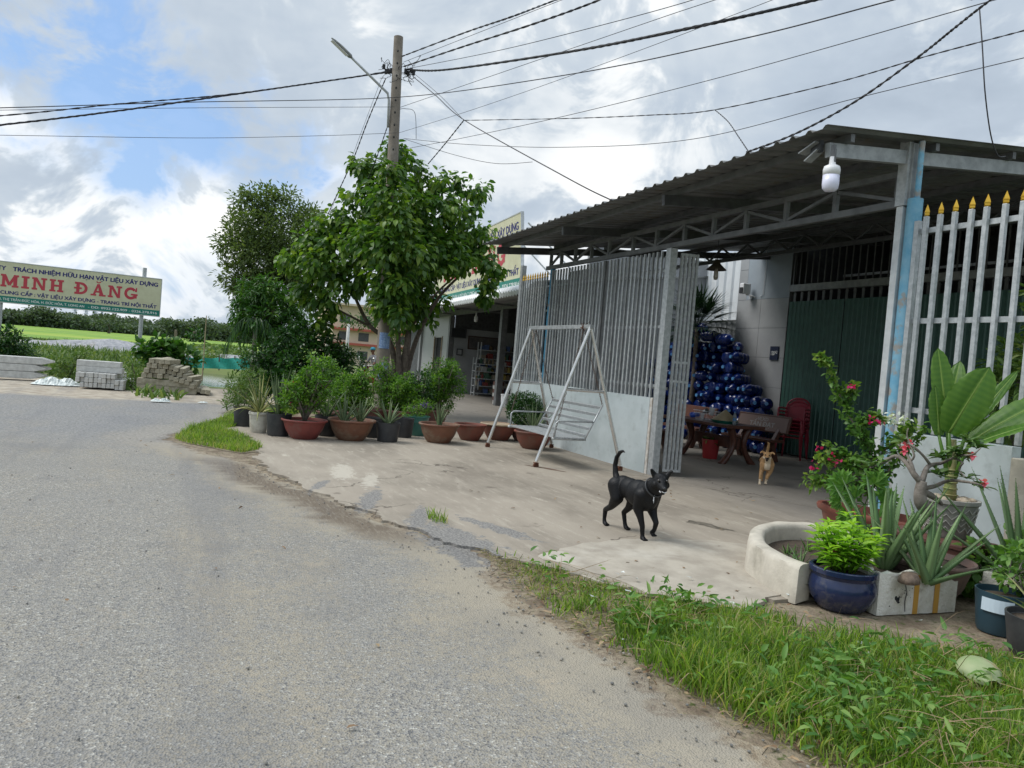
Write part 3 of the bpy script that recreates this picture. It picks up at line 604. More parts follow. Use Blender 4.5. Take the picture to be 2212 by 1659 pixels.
# lean straps where the rafters are tied
mb = MB(); mb.box((-5.56, 6.42, 3.36), (-5.45, 6.47, 4.02)); lay(mb, 'strap_plate', M['galv'])
mb = MB()
zt0, zt1 = 3.70, 3.40
TX = [-13.45, -13.0, -12.45, -11.85, -11.25, -10.5, -9.85, -9.15, -8.5, -7.85, -7.15, -6.4, -5.6]
mb.bar((-13.6, YF, zt0), (-5.54, YF, zt0), .05, .06); lay(mb, 'top_chord', M['steel_grey'])
mb = MB(); mb.bar((-13.6, YF, zt1), (-5.56, YF, zt1), .06, .07); lay(mb, 'bottom_chord', M['steel_grey'])
for x in TX: mb = MB(); mb.bar((x, YF, zt1+.035), (x, YF, zt0-.03), .05, .05); lay(mb, 'truss_post', M['steel_grey'])
for i in range(len(TX)-1):
    a, b = (zt1+.05, zt0-.05) if i % 2 == 0 else (zt0-.05, zt1+.05)
    mb = MB(); mb.bar((TX[i]+.03, YF-.002, a), (TX[i+1]-.03, YF-.002, b), .035, .035); lay(mb, 'truss_brace', M['steel_grey'])
mb = MB(); mb.bar((-13.6, 9.3, 4.02), (-5.4, 9.3, 4.02), .06, .06); mb.bar((-13.6, 9.3, 3.75), (-5.4, 9.3, 3.75), .06, .06)
for i in range(12):
    x = -13.6+i*.7; mb.bar((x, 9.3, 3.78), (x+.35, 9.3, 3.99), .03); mb.bar((x+.35, 9.3, 3.99), (x+.7, 9.3, 3.78), .03)
lay(mb, 'inner_truss', M['steel_dark'])
mb = MB(); mb.tube([(-13.32, YF, 0), (-13.32, YF, 3.36)], .055, 12); lay(mb, 'post', M['blue_dark'], smooth=True, auto=40).__setitem__('label', 'slim dark blue painted post')
mb = MB(); mb.box((-9.50, YF-.05, 0), (-9.38, YF+.07, 3.36)); lay(mb, 'post', M['galv'], bevel=.004).__setitem__('label', 'square galvanised gate post')
mb = MB(); mb.tube([(-5.375, YF+.0, 3.37), (-5.375, YF, 3.98)], .028, 10); lay(mb, 'post_top', M['blue_paint'], smooth=True, auto=40)
mb = MB(); mb.box((-5.53, YF-.05, 3.36), (-5.42, YF+.05, 3.97)); lay(mb, 'post_head', M['galv_d'], bevel=.003)
mb = MB(); mb.tube([(-5.392, YF+.0, 0), (-5.392, YF+.0, 3.42)], .072, 14); lay(mb, 'post', M['blue_paint'], smooth=True, auto=40).__setitem__('label', 'peeling bright blue round post')
mb = MB(); mb.box((-5.545, YF-.07, 0), (-5.470, YF+.06, 3.355)); lay(mb, 'post_cladding', M['white_metal'], bevel=.003)
mb = MB(); mb.box((-13.6, 11.7, 4.1), (-13.5, 11.8, 4.35)); 
# ---------------- roadside fence with low tiled wall ----------------
def bars(mb, xs, y, z0, z1, w, t=.025):
    for x in xs: mb.box((x-w/2, y-t/2, z0), (x+w/2, y+t/2, z1))
fenL = empty('fence', (-12, YF, 0), 0, 'galvanised bar fence on a pale low wall behind the swing', 'fence')
mb = MB(); mb.box((-14.68, YF-.06, 0), (-9.58, YF+.06, 1.15)); lay(mb, 'low_wall', M['wallpale'], fenL, bevel=.004)
mb = MB(); mb.box((-9.578, YF-.058, 0), (-9.515, YF+.058, 1.148)); lay(mb, 'wall_end', M['wallend'], fenL, bevel=.01)
xs = [-14.62+.1137*i for i in range(46)]
for i, x in enumerate(xs):
    if abs(x+13.32) < .06 or x > -9.55: continue
    top = 3.22 if x < -13.4 else 3.33
    mb = MB(); mb.box((x-.017, YF-.05, 1.02 if x > -9.6 else 1.152), (x+.017, YF-.02, top)); b_ = lay(mb, 'bar', M['galv'] if i % 3 else M['galv_d'], fenL)
    if x < -13.4:
        mb = MB(); mb.lathe([(.0, 0), (.026, .0), (.016, .035), (.024, .05), (0, .13)], 4, (x, YF-.035, top)); t_ = lay(mb, 'spike', M['gold'], fenL)
for z in (1.33, 2.21, 3.04):
    mb = MB(); mb.box((-14.7, YF-.018, z-.02), (-9.52, YF+.004, z+.02)); lay(mb, 'rail', M['galv'], fenL)
mb = MB(); mb.box((-14.80, YF-.05, 0), (-14.70, YF+.05, 3.55)); lay(mb, 'end_post', M['galv'], fenL, bevel=.004)
mb = MB(); mb.box((-11.27, YF-.075, 1.152), (-11.20, YF-.051, 3.33)); lay(mb, 'cover_strip', M['steel_grey'], fenL)
# parked sliding gate behind the fence
gts = empty('sliding_gate', (-11.5, YF+.16, 0), 0, 'galvanised bar gate parked close behind the bars of the left fence', 'gate')
for i in range(29):
    x = -12.9+.118*i+.045; mb = MB(); mb.box((x-.017, YF+.14, .12), (x+.017, YF+.165, 3.3)); lay(mb, 'bar', M['galv_d'], gts)
for z in (.14, 1.30, 2.28, 3.1): mb = MB(); mb.box((-12.98, YF+.167, z-.02), (-9.5, YF+.19, z+.02)); lay(mb, 'rail', M['galv_d'], gts)
# opened leaf of the gate, standing across the opening's left side
leaf = empty('folding_gate_leaf', (-9.44, 6.8, 0), 0, 'narrow folded gate leaf of galvanised bars on a caster beside the gate post', 'gate leaf')
for i in range(5):
    y = 6.64+.056*i; x = -9.36+.016*i; mb = MB(); mb.box((x-.018, y-.017, .09), (x+.018, y+.017, 3.30)); lay(mb, 'bar', M['galv'], leaf)
for z in (.10, 1.42, 1.70, 3.28):
    mb = MB(); mb.bar((-9.365, 6.62, z), (-9.29, 6.885, z), .028, .035); lay(mb, 'rail', M['galv'], leaf)
mb = MB(); mb.tube([(-9.34, 6.70, .04), (-9.31, 6.71, .04)], .035, 12); lay(mb, 'caster', M['tan_rim'], leaf)
# right fence
fenR = empty('fence', (-4.2, YF, 0), 0, 'bright galvanised bar fence with gold spear tips behind the banana plant', 'fence')
mb = MB(); mb.box((-5.30, YF-.06, 0), (-4.17, YF+.06, 1.14)); lay(mb, 'low_wall', M['wallpale'], fenR, bevel=.004)
mb = MB(); mb.box((-4.168, YF-.07, 0), (-3.9, YF+.07, 1.05)); lay(mb, 'wall_end', M['concrete_new'], fenR, bevel=.01)
mb = MB(); mb.box((-3.898, YF-.06, 0), (-1.2, YF+.06, 1.14)); lay(mb, 'low_wall', M['wallpale'], fenR)
tops = [(2011, 440), (2041, 437), (2073, 432), (2109, 424), (2142, 418), (2183, 408)]
xs = [OY(px, py, YF)[0] for px, py in tops]; dxx = (xs[-1]-xs[0])/5
xs += [xs[-1]+dxx*(i+1) for i in range(20)]
for i, x in enumerate(xs):
    if x > -1.25: break
    mb = MB(); mb.box((x-.021, YF-.06, 1.152), (x+.021, YF-.02, 3.22)); lay(mb, 'bar', M['galv'], fenR, bevel=.004)
    mb = MB(); mb.lathe([(.020, 0), (.029, .010), (.027, .025), (.031, .038), (.023, .06), (0, .115)], 4, (x, YF-.04, 3.222)); lay(mb, 'spike', M['gold'], fenR)
for z in (1.36, 2.22, 3.09): mb = MB(); mb.box((-5.32, YF-.018, z-.025), (-1.2, YF+.01, z+.025)); lay(mb, 'rail', M['galv'], fenR)
mb = MB(); mb.box((-5.335, YF-.055, .0), (-5.285, YF-.0, 3.19)); lay(mb, 'end_post', M['galv'], fenR, bevel=.003)
# ---------------- house behind the yard ----------------
YB = 12.
house = empty('house', (-10, YB, 0), 0, 'grey tiled house front with tall green corrugated doors under the canopy', 'house')
M['tile'] = mat('wall_tile', (.36, .37, .38), .22, 0, (.33, .34, .35), 3, spec=.6); M['grout'] = mat('grout', (.16, .165, .17), .8)
M['paintwall'] = mat('painted_wall', (.30, .345, .385), .6, 0, (.26, .30, .34), 1.5)
lt = [(0., .75), (.75, 1.42), (1.42, 2.08), (2.08, 2.74), (2.74, 3.40)]
mb = MB(); mb.box((-14.55, YB+.012, 0), (-12.88, YB+.15, 4.85)); lay(mb, 'wall', M['grout'], house)
mb = MB()
for (a, b) in lt:
    for (c, d) in ((-14.55, -13.75), (-13.75, -12.88)): mb.box((c+.004, YB, a+.004), (d-.004, YB+.02, b-.004))
mb.box((-14.55, YB, 3.404), (-14.26, YB+.02, 4.10)); mb.box((-14.55, YB, 4.108), (-14.26, YB+.02, 4.85)); lay(mb, 'wall_tiles', M['tile'], house, bevel=.001)
mb = MB(); mb.box((-14.255, YB, 3.404), (-12.88, YB+.02, 4.85)); lay(mb, 'painted_panel', M['paintwall'], house)
def corr_wall(x0, x1, y, z0, z1, pitch, amp):
    vs = []; xs = []; x = x0
    while x < x1-.001:
        for dx, yy in ((0, 0), (.55, 0), (.68, -amp), (.87, -amp)): xs.append((min(x+dx*pitch, x1), yy))
        x += pitch
    xs.append((x1, 0))
    for (x, yy) in xs: vs += [(x, y+yy, z0), (x, y+yy, z1)]
    mb = MB(); mb.add(vs, [(i*2, i*2+2, i*2+3, i*2+1) for i in range(len(xs)-1)]); return mb
for (a, b) in ((-12.84, -11.35), (-11.33, -9.8), (-9.76, -8.3), (-8.28, -6.8), (-6.76, -5.2), (-5.16, -3.2)):
    o = lay(corr_wall(a, b, YB-.01, .05, 3.30, .115, .016), 'door_leaf', M['green_door'], house); md = o.modifiers.new('s', 'SOLIDIFY'); md.thickness = .004
    mb = MB(); mb.box((b-.05, YB-.035, 1.5), (b-.03, YB-.02, 1.62)); h_ = lay(mb, 'bolt', M['rust'], house)
x = -12.75
while x < -3.2: mb = MB(); mb.box((x-.03, YB+.03, 3.25), (x+.03, YB+.05, 3.46)); mb.add([(x-.045, YB+.03, 3.46), (x+.045, YB+.03, 3.46), (x, YB+.03, 3.55), (x-.045, YB+.05, 3.46), (x+.045, YB+.05, 3.46), (x, YB+.05, 3.55)], [(0, 1, 2), (3, 5, 4), (0, 2, 5, 3), (1, 4, 5, 2)]); x += .2; lay(mb, 'door_spike', M['steel_grey'], house)
mb = MB(); mb.box((-12.88, YB-.03, 3.52), (-3.2, YB+.1, 3.66)); lay(mb, 'lintel', M['galv_d'], house)
for i in range(56):
    x = -12.8+.172*i; mb = MB(); mb.box((x-.012, YB, 3.662), (x+.012, YB+.02, 4.5)); lay(mb, 'grille_bar', M['steel_grey'], house)
mb = MB(); mb.box((-12.88, YB+1.5, 4.02), (-3.2, YB+1.55, 4.07)); lay(mb, 'inner_rail', M['white_metal'], house)
mb = MB(); mb.box((-12.9, 16, 0), (-3.1, 16.1, 5.4)); mb.box((-3.2, YB+.1, 0), (-3.1, 16, 5.4)); mb.box((-12.98, YB+.16, 0), (-12.88, 16, 5.4)); lay(mb, 'inner_wall', M['steel_dark'], house)
o = lay(corr(-14.8, -3.0, 12.42, 16.5, lambda Y: roof_z(Y)+.04, drop=.0), 'roof', M['roof'], house)
mb = MB(); mb.box((-14.9, YB+.02, 0), (-14.56, YB+.12, 4.9)); 
# bright corrugated side fence left of the tiled wall
sf = tag(corr_wall(-17.1, -14.56, 12.7, .02, 4.75, .30, .05).build('tin_fence', mat('tin_sheet', (.74, .77, .79), .4, .1, (.66, .69, .71), 3)), 'tall light grey corrugated tin fence behind the fan palm', 'fence')
md = sf.modifiers.new('s', 'SOLIDIFY'); md.thickness = .004
sg = empty('tin_side_gate', (-15.3, 12.3, 0), 0, 'low dull tin gate in a steel frame beside the tiled wall', 'gate')
o = lay(corr_wall(-16.6, -14.62, 12.3, .1, 2.95, .2, .03), 'panel', M['galv_d'], sg)
mb = MB()
for z in (.1, 2.0, 2.95): mb.box((-16.62, 12.22, z-.02), (-14.6, 12.25, z+.02))
mb.box((-14.62, 12.22, .05), (-14.58, 12.26, 3.0)); lay(mb, 'frame', M['steel_grey'], sg)
# number plaque, camera
pq = empty('number_plaque', (-13.16, YB-.02, 2.18), 0, 'small dark house number plaque on the grey tiled wall', 'plaque')
mb = MB(); mb.box((-.125, -.008, -.15), (.125, .018, .15)); mb.build('plate', mat('plaque_blue', (.02, .028, .06), .4), pq)
mb = MB(); text_into(mb, '130', .13, -.105, -.045, width=.13, bold=.02, yo=-.011); text_into(mb, 'A2', .09, .035, -.01, width=.07, bold=.02, yo=-.011); mb.build('lettering', M['white_ink'], pq)
cc = empty('security_camera', (-14.05, YB-.02, 3.45), 0, 'white security camera with dark face on the painted wall', 'camera')
mb = MB(); mb.tube([(.12, -.01, .0), (.12, -.1, .02), (.0, -.16, .05)], .018, 8); mb.box((-.07, -.02, -.04), (.02, .0, .04)); mb.build('bracket', M['white'], cc)
mb = MB(); mb.box((-.09, -.30, .06), (.05, -.08, .30)); mb.build('housing', M['white'], cc, bevel=.02)
mb = MB(); mb.box((-.075, -.318, .065), (.035, -.302, .2)); mb.build('lens', M['black'], cc, bevel=.004)
mb = MB(); mb.tube([(-13.78, YB-.02, 3.46), (-13.68, YB-.02, 3.5), (-13.66, YB-.02, 4.2), (-13.7, YB-.03, 4.5)], .008, 5); tag(mb.build('camera_cable', M['white']), 'thin pale cable running up the painted wall from the security camera', 'cable')
# hanging lights
pl = empty('pendant_lamp', (-10.3, 8.0, 3.3), 0, 'brown bell shaded pendant lamp hanging in the gate opening', 'lamp')
mb = MB(); mb.lathe([(.035, .17), (.05, .13), (.06, .10), (.10, .06), (.165, .0), (.16, -.005), (.09, .05)], 20); mb.build('shade', mat('brown_shade', (.06, .045, .03), .5), pl, smooth=True)
mb = MB(); mb.lathe([(.0, -.17), (.03, -.16), (.04, -.12), (.035, -.04), (.02, .05)], 12); mb.build('bulb', mat('glass_bulb', (.5, .45, .38), .1, trans=.5), pl, smooth=True)
mb = MB(); mb.tube([(0, 0, .17), (0, 0, .78)], .006, 5); mb.build('cord', M['wire'], pl)
bq_ = OY(1800, 332, 5.40); bl = empty('led_bulb_lamp', tuple(bq_), 0, 'big white LED bulb hanging from the front corner of the canopy', 'lamp')
mb = MB(); mb.lathe([(.0, -.345), (.05, -.343), (.07, -.32), (.075, -.28), (.074, -.20)], 24); mb.build('diffuser', M['bulb'], bl, smooth=True)
mb = MB(); mb.lathe([(.075, -.199), (.077, -.15), (.07, -.12), (.03, -.10), (.026, -.03), (.0, -.03)], 24); mb.build('body', M['white'], bl, smooth=True)
mb = MB(); mb.box((-.02, -.012, -.03), (.02, .012, .08)); mb.box((.02, -.01, -.08), (.03, .01, .04)); mb.build('socket', M['steel_grey'], bl)
fl = empty('twin_plate_bracket', (-5.56, 5.37, 3.78), 0, 'dark bracket with two slanted grey plates beside the LED bulb', 'bracket')
mb = MB(); r1 = Matrix.Rotation(R_(22), 3, 'Y'); mb.box((-.22, -.05, -.006), (0, .05, .006), rot=Matrix.Rotation(R_(-18), 3, 'Y').to_3x3(), c=(0, 0, .02)); mb.build('plate', M['galv_d'], fl)
mb = MB(); mb.box((-.17, -.045, -.006), (0, .045, .006), rot=Matrix.Rotation(R_(-28), 3, 'Y'), c=(0, .02, -.05)); mb.build('plate', M['galv_d'], fl)
mb = MB(); mb.box((-.10, .0, -.07), (.02, .04, .04)); mb.build('mount', M['black_plastic'], fl)
# ---------------- garden swing ----------------
sw = empty('garden_swing', (-11.0, 5.5, 0), 0, 'bare steel two-seat garden swing on casters, slatted bench on chains', 'swing')
TL, TR = Vector((-11.93, 5.5, 2.13)), Vector((-9.86, 5.5, 2.13))
feet = {'a': (Vector((-12.14, 4.95, .1)), TL), 'b': (Vector((-12.35, 6.28, .1)), TL), 'c': (Vector((-9.94, 4.83, .1)), TR), 'd': (Vector((-9.76, 6.14, .1)), TR)}
for k, (f_, t_) in feet.items():
    mb = MB(); mb.tube([f_, f_.lerp(t_, .5), t_], .027, 12); lg = lay(mb, 'leg', M['alu'], sw, smooth=True, auto=40)
    mb = MB(); mb.box((f_.x-.035, f_.y-.03, .075), (f_.x+.035, f_.y+.03, .085)); mb.tube([(f_.x-.014, f_.y, .045), (f_.x+.014, f_.y, .045)], .042, 12); cs = mb.build('caster', M['rust']); cs.parent = lg; cs.matrix_parent_inverse = Matrix.Translation(-sw.location) if 0 else Matrix(); cs.location = (-sw.location.x, -sw.location.y, 0)
mb = MB(); mb.box((-11.97, 5.47, 2.09), (-9.83, 5.53, 2.15)); lay(mb, 'top_beam', M['galv_d'], sw, bevel=.004)
for (a, b) in (('a', 'b'), ('c', 'd')):
    p = feet[a][0].lerp(feet[a][1], .53); q = feet[b][0].lerp(feet[b][1], .53); mb = MB(); mb.tube([p, q], .024, 10); lay(mb, 'cross_tube', M['alu'], sw, smooth=True, auto=40)
S0x, S1x = -11.62, -9.92
def yz(y, z): return y, z
for i in range(9):
    y = 5.08+i*.058; mb = MB(); mb.box((S0x, y, .452), (S1x, y+.045, .468)); lay(mb, 'seat_slat', M['galv'], sw)
for i in range(5):
    t = i/4; y = 5.62+t*.22; z = .50+t*.43; mb = MB(); mb.bar((S0x+.05, y, z), (S1x-.05, y, z), .015, .045, up=(0, -.4, .9)); lay(mb, 'back_slat', M['galv'], sw)
for x in (S0x+.03, S1x-.03):
    mb = MB(); mb.tube([(x, 5.60, .44), (x, 5.86, .97)], .014, 8); mb.tube([(x, 5.06, .44), (x, 5.62, .44)], .016, 8); mb.tube([(x, 5.1, .44), (x, 5.1, .66), (x, 5.14, .70), (x, 5.74, .71)], .013, 8); lay(mb, 'side_frame', M['galv'], sw, smooth=True)
def chainm(a, b, name='chain'):
    a, b = Vector(a), Vector(b); L = (b-a).length; n = int(L/.034); d = (b-a).normalized(); mb = MB(); s1 = d.orthogonal().normalized(); s2 = d.cross(s1)
    for i in range(n):
        c = a.lerp(b, (i+.5)/n); s = s1 if i % 2 else s2; ring = [c+d*.022*cos(2*pi*k/8)+s*.011*sin(2*pi*k/8) for k in range(8)]; ring.append(ring[0]); ring.append(ring[1]); mb.tube(ring, .0036, 4, caps=False)
    return mb
for (a, b) in (((-11.75, 5.5, 2.09), (S0x+.03, 5.1, .70)), ((-11.75, 5.5, 2.09), (S0x+.03, 5.84, .95)), ((-10.07, 5.5, 2.09), (S1x-.03, 5.08, .46)), ((-10.07, 5.5, 2.09), (S1x-.03, 5.86, .97))):
    lay(chainm(a, b), 'chain', M['chain'], sw)
mb = MB()
for i in range(30): a = rng.normal(size=3)*.035; b = rng.normal(size=3)*.035; mb.tube([(-10.05+a[0], 5.5+a[1], 2.13+a[2]), (-10.05, 5.46, 2.1), (-10.05+b[0], 5.5+b[1], 2.1+b[2])], .003, 3)
lay(mb, 'wire_tangle', M['rust'], sw)
g = G(1180, 1015); tag(sheet('rust_stain', blob2d(g[0], g[1], .26, .045, 24, .5, 3, .55), .0225, mat('rust_stain', (.10, .04, .022), .6, 0, (.2, .12, .08), 20)), kind='structure')
# ---------------- pots and plants ----------------
LF = {}
LF['tree'] = leafmat('leaf_tree', [(0, (.024, .068, .014)), (.4, (.052, .125, .022)), (.75, (.13, .23, .030)), (1, (.25, .34, .05))], .42, .36)
LF['back'] = leafmat('leaf_back', [(0, (.05, .085, .034)), (.5, (.095, .145, .05)), (1, (.17, .22, .075))], .55, .35)
LF['mango'] = leafmat('leaf_mango', [(0, (.02, .07, .012)), (.6, (.045, .13, .02)), (1, (.12, .22, .035))], .4, .25)
LF['bush'] = leafmat('leaf_bush', [(0, (.01, .04, .010)), (.55, (.022, .075, .014)), (1, (.07, .16, .025))], .35, .2)
LF['shrub'] = leafmat('leaf_shrub', [(0, (.035, .10, .015)), (.45, (.08, .19, .025)), (.85, (.17, .31, .03)), (1, (.26, .37, .05))], .45, .35)
LF['aloe'] = leafmat('aloe_skin', [(0, (.13, .23, .10)), (1, (.22, .32, .15))], .42, .0, spec=.4)
LF['aloe_d'] = leafmat('aloe_dusty', [(0, (.10, .15, .075)), (1, (.16, .21, .10))], .5, .0)
LF['banana'] = leafmat('banana_leaf', [(0, (.03, .085, .014)), (.55, (.055, .14, .018)), (.8, (.09, .19, .025)), (1, (.19, .30, .06))], .38, .3, spec=.35)
LF['lime'] = leafmat('lime_leaf', [(0, (.13, .30, .02)), (.6, (.22, .43, .03)), (1, (.33, .52, .06))], .4, .35)
LF['papaya'] = leafmat('papaya_leaf', [(0, (.07, .20, .03)), (1, (.17, .34, .06))], .45, .35)
LF['boug'] = leafmat('bougainvillea_leaf', [(0, (.045, .12, .025)), (.6, (.10, .22, .035)), (1, (.24, .33, .07))], .42, .3)
LF['magenta'] = leafmat('magenta_bract', [(0, (.45, .01, .10)), (1, (.62, .03, .20))], .5, .3)
LF['pink'] = leafmat('pink_petal', [(0, (.75, .05, .14)), (1, (.8, .25, .33))], .5, .3)
LF['purple'] = leafmat('purple_petal', [(0, (.12, .05, .35)), (1, (.22, .1, .5))], .5, .3)
LF['white'] = leafmat('white_petal', [(0, (.6, .65, .6)), (1, (.75, .78, .74))], .5, .3)
LF['varieg'] = leafmat('variegated', [(0, (.09, .14, .05)), (.5, (.30, .33, .13)), (1, (.5, .48, .22))], .45, .2)
LF['palm'] = leafmat('palm_leaf', [(0, (.008, .024, .010)), (1, (.02, .05, .02))], .4, .1)
LF['grass'] = leafmat('grass_blade', [(0, (.055, .11, .02)), (.4, (.11, .20, .03)), (.74, (.24, .37, .05)), (.9, (.34, .33, .12)), (1, (.44, .37, .2))], .5, .45)
LF['weed'] = leafmat('weed_leaf', [(0, (.05, .14, .025)), (.7, (.12, .25, .045)), (1, (.22, .33, .09))], .5, .3)
LF['wild'] = leafmat('wild_green', [(0, (.045, .09, .02)), (.6, (.10, .18, .04)), (1, (.22, .27, .09))], .55, .25)
LF['wood'] = leafmat('far_wood', [(0, (.06, .092, .06)), (.6, (.09, .13, .078)), (1, (.15, .19, .10))], .7, .2)  # distance haze is mixed into these leaf colours, paler and bluer
LF['drygrass'] = leafmat('dry_grass', [(0, (.10, .10, .035)), (.4, (.19, .19, .06)), (.7, (.28, .23, .12)), (1, (.36, .30, .18))], .7, .2)
LF['dry'] = leafmat('dry_leaf', [(0, (.10, .06, .035)), (.5, (.22, .14, .08)), (1, (.34, .25, .15))], .7, .1)
def profile(kind, r, h):
    if kind == 'bowl': return [(r*.52, 0), (r*.60, h*.08), (r*.80, h*.45), (r*.92, h*.86), (r*1.0, h*.90), (r*1.02, h*.95), (r*1.0, h), (r*.93, h*.99), (r*.90, h*.92), (r*.88, h*.85)]
    if kind == 'bag': return [(r*.80, 0), (r*.86, h*.1), (r*.92, h*.5), (r, h*.97), (r, h), (r*.95, h), (r*.93, h*.86)]
    if kind == 'bucket': return [(r*.70, 0), (r*.72, h*.03), (r*.85, h*.6), (r*.88, h*.68), (r*.95, h*.69), (r*.96, h*.76), (r*.92, h*.78), (r*.97, h*.95), (r*1.04, h*.96), (r*1.04, h), (r*.95, h), (r*.92, h*.85)]
    if kind == 'urn': return [(r*.62, 0), (r*.72, h*.06), (r*.92, h*.28), (r*1.0, h*.5), (r*.96, h*.68), (r*.90, h*.78), (r*.93, h*.86), (r*.985, h*.88), (r*.99, h*.98), (r*.96, h), (r*.88, h), (r*.86, h*.84)]
    if kind == 'cyl': return [(r*.72, 0), (r*.76, h*.05), (r*.8, h*.1), (r*.93, h*.85), (r*1.0, h*.88), (r*1.0, h*.97), (r*.97, h), (r*.9, h), (r*.88, h*.88)]
def pot(kind, loc, r, h, m, label, name='plant_pot', group=None, rimmat=None, wob=0., fill=.86, sq=1., rz=0.):
    e = empty(name, loc, rz, label, 'plant pot', group); pf = profile(kind, r, h)
    mb = MB(); mb.lathe(pf, 36, wob=wob, sq=sq); mb.build('pot', m, e, smooth=True, auto=35)
    mb = MB(); mb.lathe([(0, h*fill+.006), (r*.5, h*fill+.012), (r*.86, h*fill)], 20, sq=sq); mb.build('soil', M['soil'], e, smooth=True)
    if rimmat: mb = MB(); mb.lathe([(r*1.0, h*.9), (r*1.035, h*.94), (r*1.03, h*.99), (r*.95, h*1.01), (r*.93, h*.97)], 36); mb.build('rim', rimmat, e, smooth=True)
    return e
def aloe(name, loc, n, L, w, label, m='aloe', rz0=0, spread=1., thick=.3, curve=.25, teeth=False, cat='aloe plant', group=None, seed=0, dirs=None):
    e = empty(name, loc, rz0, label, cat, group); r = random.Random(seed); mb = MB(); tm = MB()
    for i in range(n):
        a = i*2.399+r.uniform(-.3, .3); t = (i/n); el = R_(84-50*t*spread+r.uniform(-8, 8)); l = L*r.uniform(.72, 1.08)*(1-.15*abs(t-.5))
        if dirs and i < len(dirs): a, el, l = R_(dirs[i][0]), R_(dirs[i][1]), dirs[i][2]
        d = Vector((cos(a)*cos(el), sin(a)*cos(el), sin(el))); b = Vector((cos(a)*.02, sin(a)*.02, 0))
        pf = lambda s: (.62+.5*s if s < .3 else .77+.23*(1-(s-.3)/.7) if s < .45 else (1.0-s)**.85*1.55) if s < 1 else 0.
        mb.blade(b, d, l, w, curve*(.4+t), 9, thick=w*thick, fold=.35, prof=lambda s: max(0, min(.95, (1-s)**.75)), r=r.random(), twist=r.uniform(-.3, .3))
    mb.build('leaves', LF[m], e, smooth=True)
    if teeth:
        tm = MB(); vs = mb.v
        k = 40
        for q in range(n):
            o = q*40
            for i in range(9):
                for sd in (0, 2):
                    a = Vector(vs[o+i*4+sd]); b = Vector(vs[o+(i+1)*4+sd]); c = Vector(vs[o+i*4+1]); outw = (a-c)
                    if outw.length < 1e-4: continue
                    outw = outw.normalized()*.006
                    for s in (.2, .55, .9):
                        p = a.lerp(b, s); dd = (b-a).normalized()*.003; tm.add([p-dd, p+dd, p+outw], [(0, 1, 2)])
        tm.build('teeth', LF['varieg'], e)
    return e
def shrub(name, loc, stems, blobs, lf, label, cat='shrub', lsize=.06, per=60, tm=OV, wd=.5, bark='bark_grey', group=None, leafs=8, spread=.07, down=.1, flowers=None, inner=.35):
    e = empty(name, loc, 0, label, cat, group); mb = MB()
    for (pts, r0, r1) in stems:
        k = len(pts); mb.tube([Vector(p) for p in pts], [r0+(r1-r0)*i/(k-1) for i in range(k)], 7)
    for (x, y, z, r) in blobs:
        for q in range(5):
            d = norm(rng.normal(size=(1, 3)))[0]; d[2] = abs(d[2])*.6; mb.tube([(x*.3, y*.3, z*.55), (x*.8, y*.8, z-.3*r), (x+d[0]*r*.8, y+d[1]*r*.8, z+d[2]*r*.8)], [.008, .006, .003], 5)
    mb.build('stems', M[bark], e, smooth=True)
    P, D, Rn = crown(blobs, per*4.6, leafs, spread, down, inner); P = P+np.array(loc); n = len(P)
    leaves('foliage', P, D, lsize*rng.uniform(.6, 1.15, n), lsize*wd*rng.uniform(.8, 1.1, n), LF[lf], e, tm, rnd=Rn)
    if flowers:
        fm, cnt, fs = flowers; idx = rng.choice(n, cnt, replace=False); FP = []; FD = []
        for i in idx:
            c = P[i]+np.array([0, 0, .02])
            for k in range(10): FP.append(c+rng.normal(0, fs*.35, 3)); FD.append(norm(rng.normal(size=(1, 3)))[0])
        leaves('flowers', FP, FD, fs, fs*.8, LF[fm], e, OV)
    return e
def up3(x, y, z): return (x, y, z)
PZ = .018
def gp(px, py, back=0.):     # ground point of a pot's front foot, moved back to its axis
    g = G(px, py, PZ); d = g[:2]/np.linalg.norm(g[:2]); return (g[0]+d[0]*back, g[1]+d[1]*back, PZ)
M['terra2'] = mat('terracotta_brown', (.20, .085, .048), .65, 0, (.15, .065, .04), 5, col3=(.25, .19, .13), scale3=4.5, mix3=(.48, .72), bump=.001)
M['terra3'] = mat('terracotta_red', (.23, .05, .042), .6, 0, (.17, .042, .036), 6, col3=(.26, .14, .12), scale3=3, mix3=(.55, .8), bump=.001)
# front row, left to right
SUF = 'in the row by the road'
pw = gp(557, 936, .14); pot('cyl', pw, .165, .34, M['white_pot'], 'dirty white ribbed plastic pot at the left end of the front pot row')
a_ = aloe('variegated_plant', (pw[0], pw[1], PZ+.30), 26, .75, .06, 'yellow striped agave with drooping leaves in the dirty white pot', 'varieg', curve=1.1, spread=1.1, thick=.08, cat='agave', seed=4)
p1 = gp(524, 922, .15); pot('bag', p1, .17, .34, M['black_plastic'], 'black nursery pot left of the dirty white pot')
shrub('weedy_shrub', (p1[0], p1[1], PZ+.25), [([(0, 0, 0), (0, .02, .3)], .01, .005)], [(0, 0, .35, .28), (-.2, -.1, .15, .22), (.1, .1, .6, .18)], 'wild', 'loose light green weeds growing from the black pot at the row\'s left end', lsize=.07, per=40, wd=.3)
p2 = gp(600, 943, .16); pot('bag', p2, .20, .36, M['black_plastic'], 'black nursery pot between the white pot and the first terracotta bowl')
aloe('spiky_plant', (p2[0], p2[1], PZ+.3), 16, .85, .075, 'tall grey green sansevieria in the black pot beside the striped agave', 'aloe_d', spread=.5, thick=.15, seed=8, cat='sansevieria')
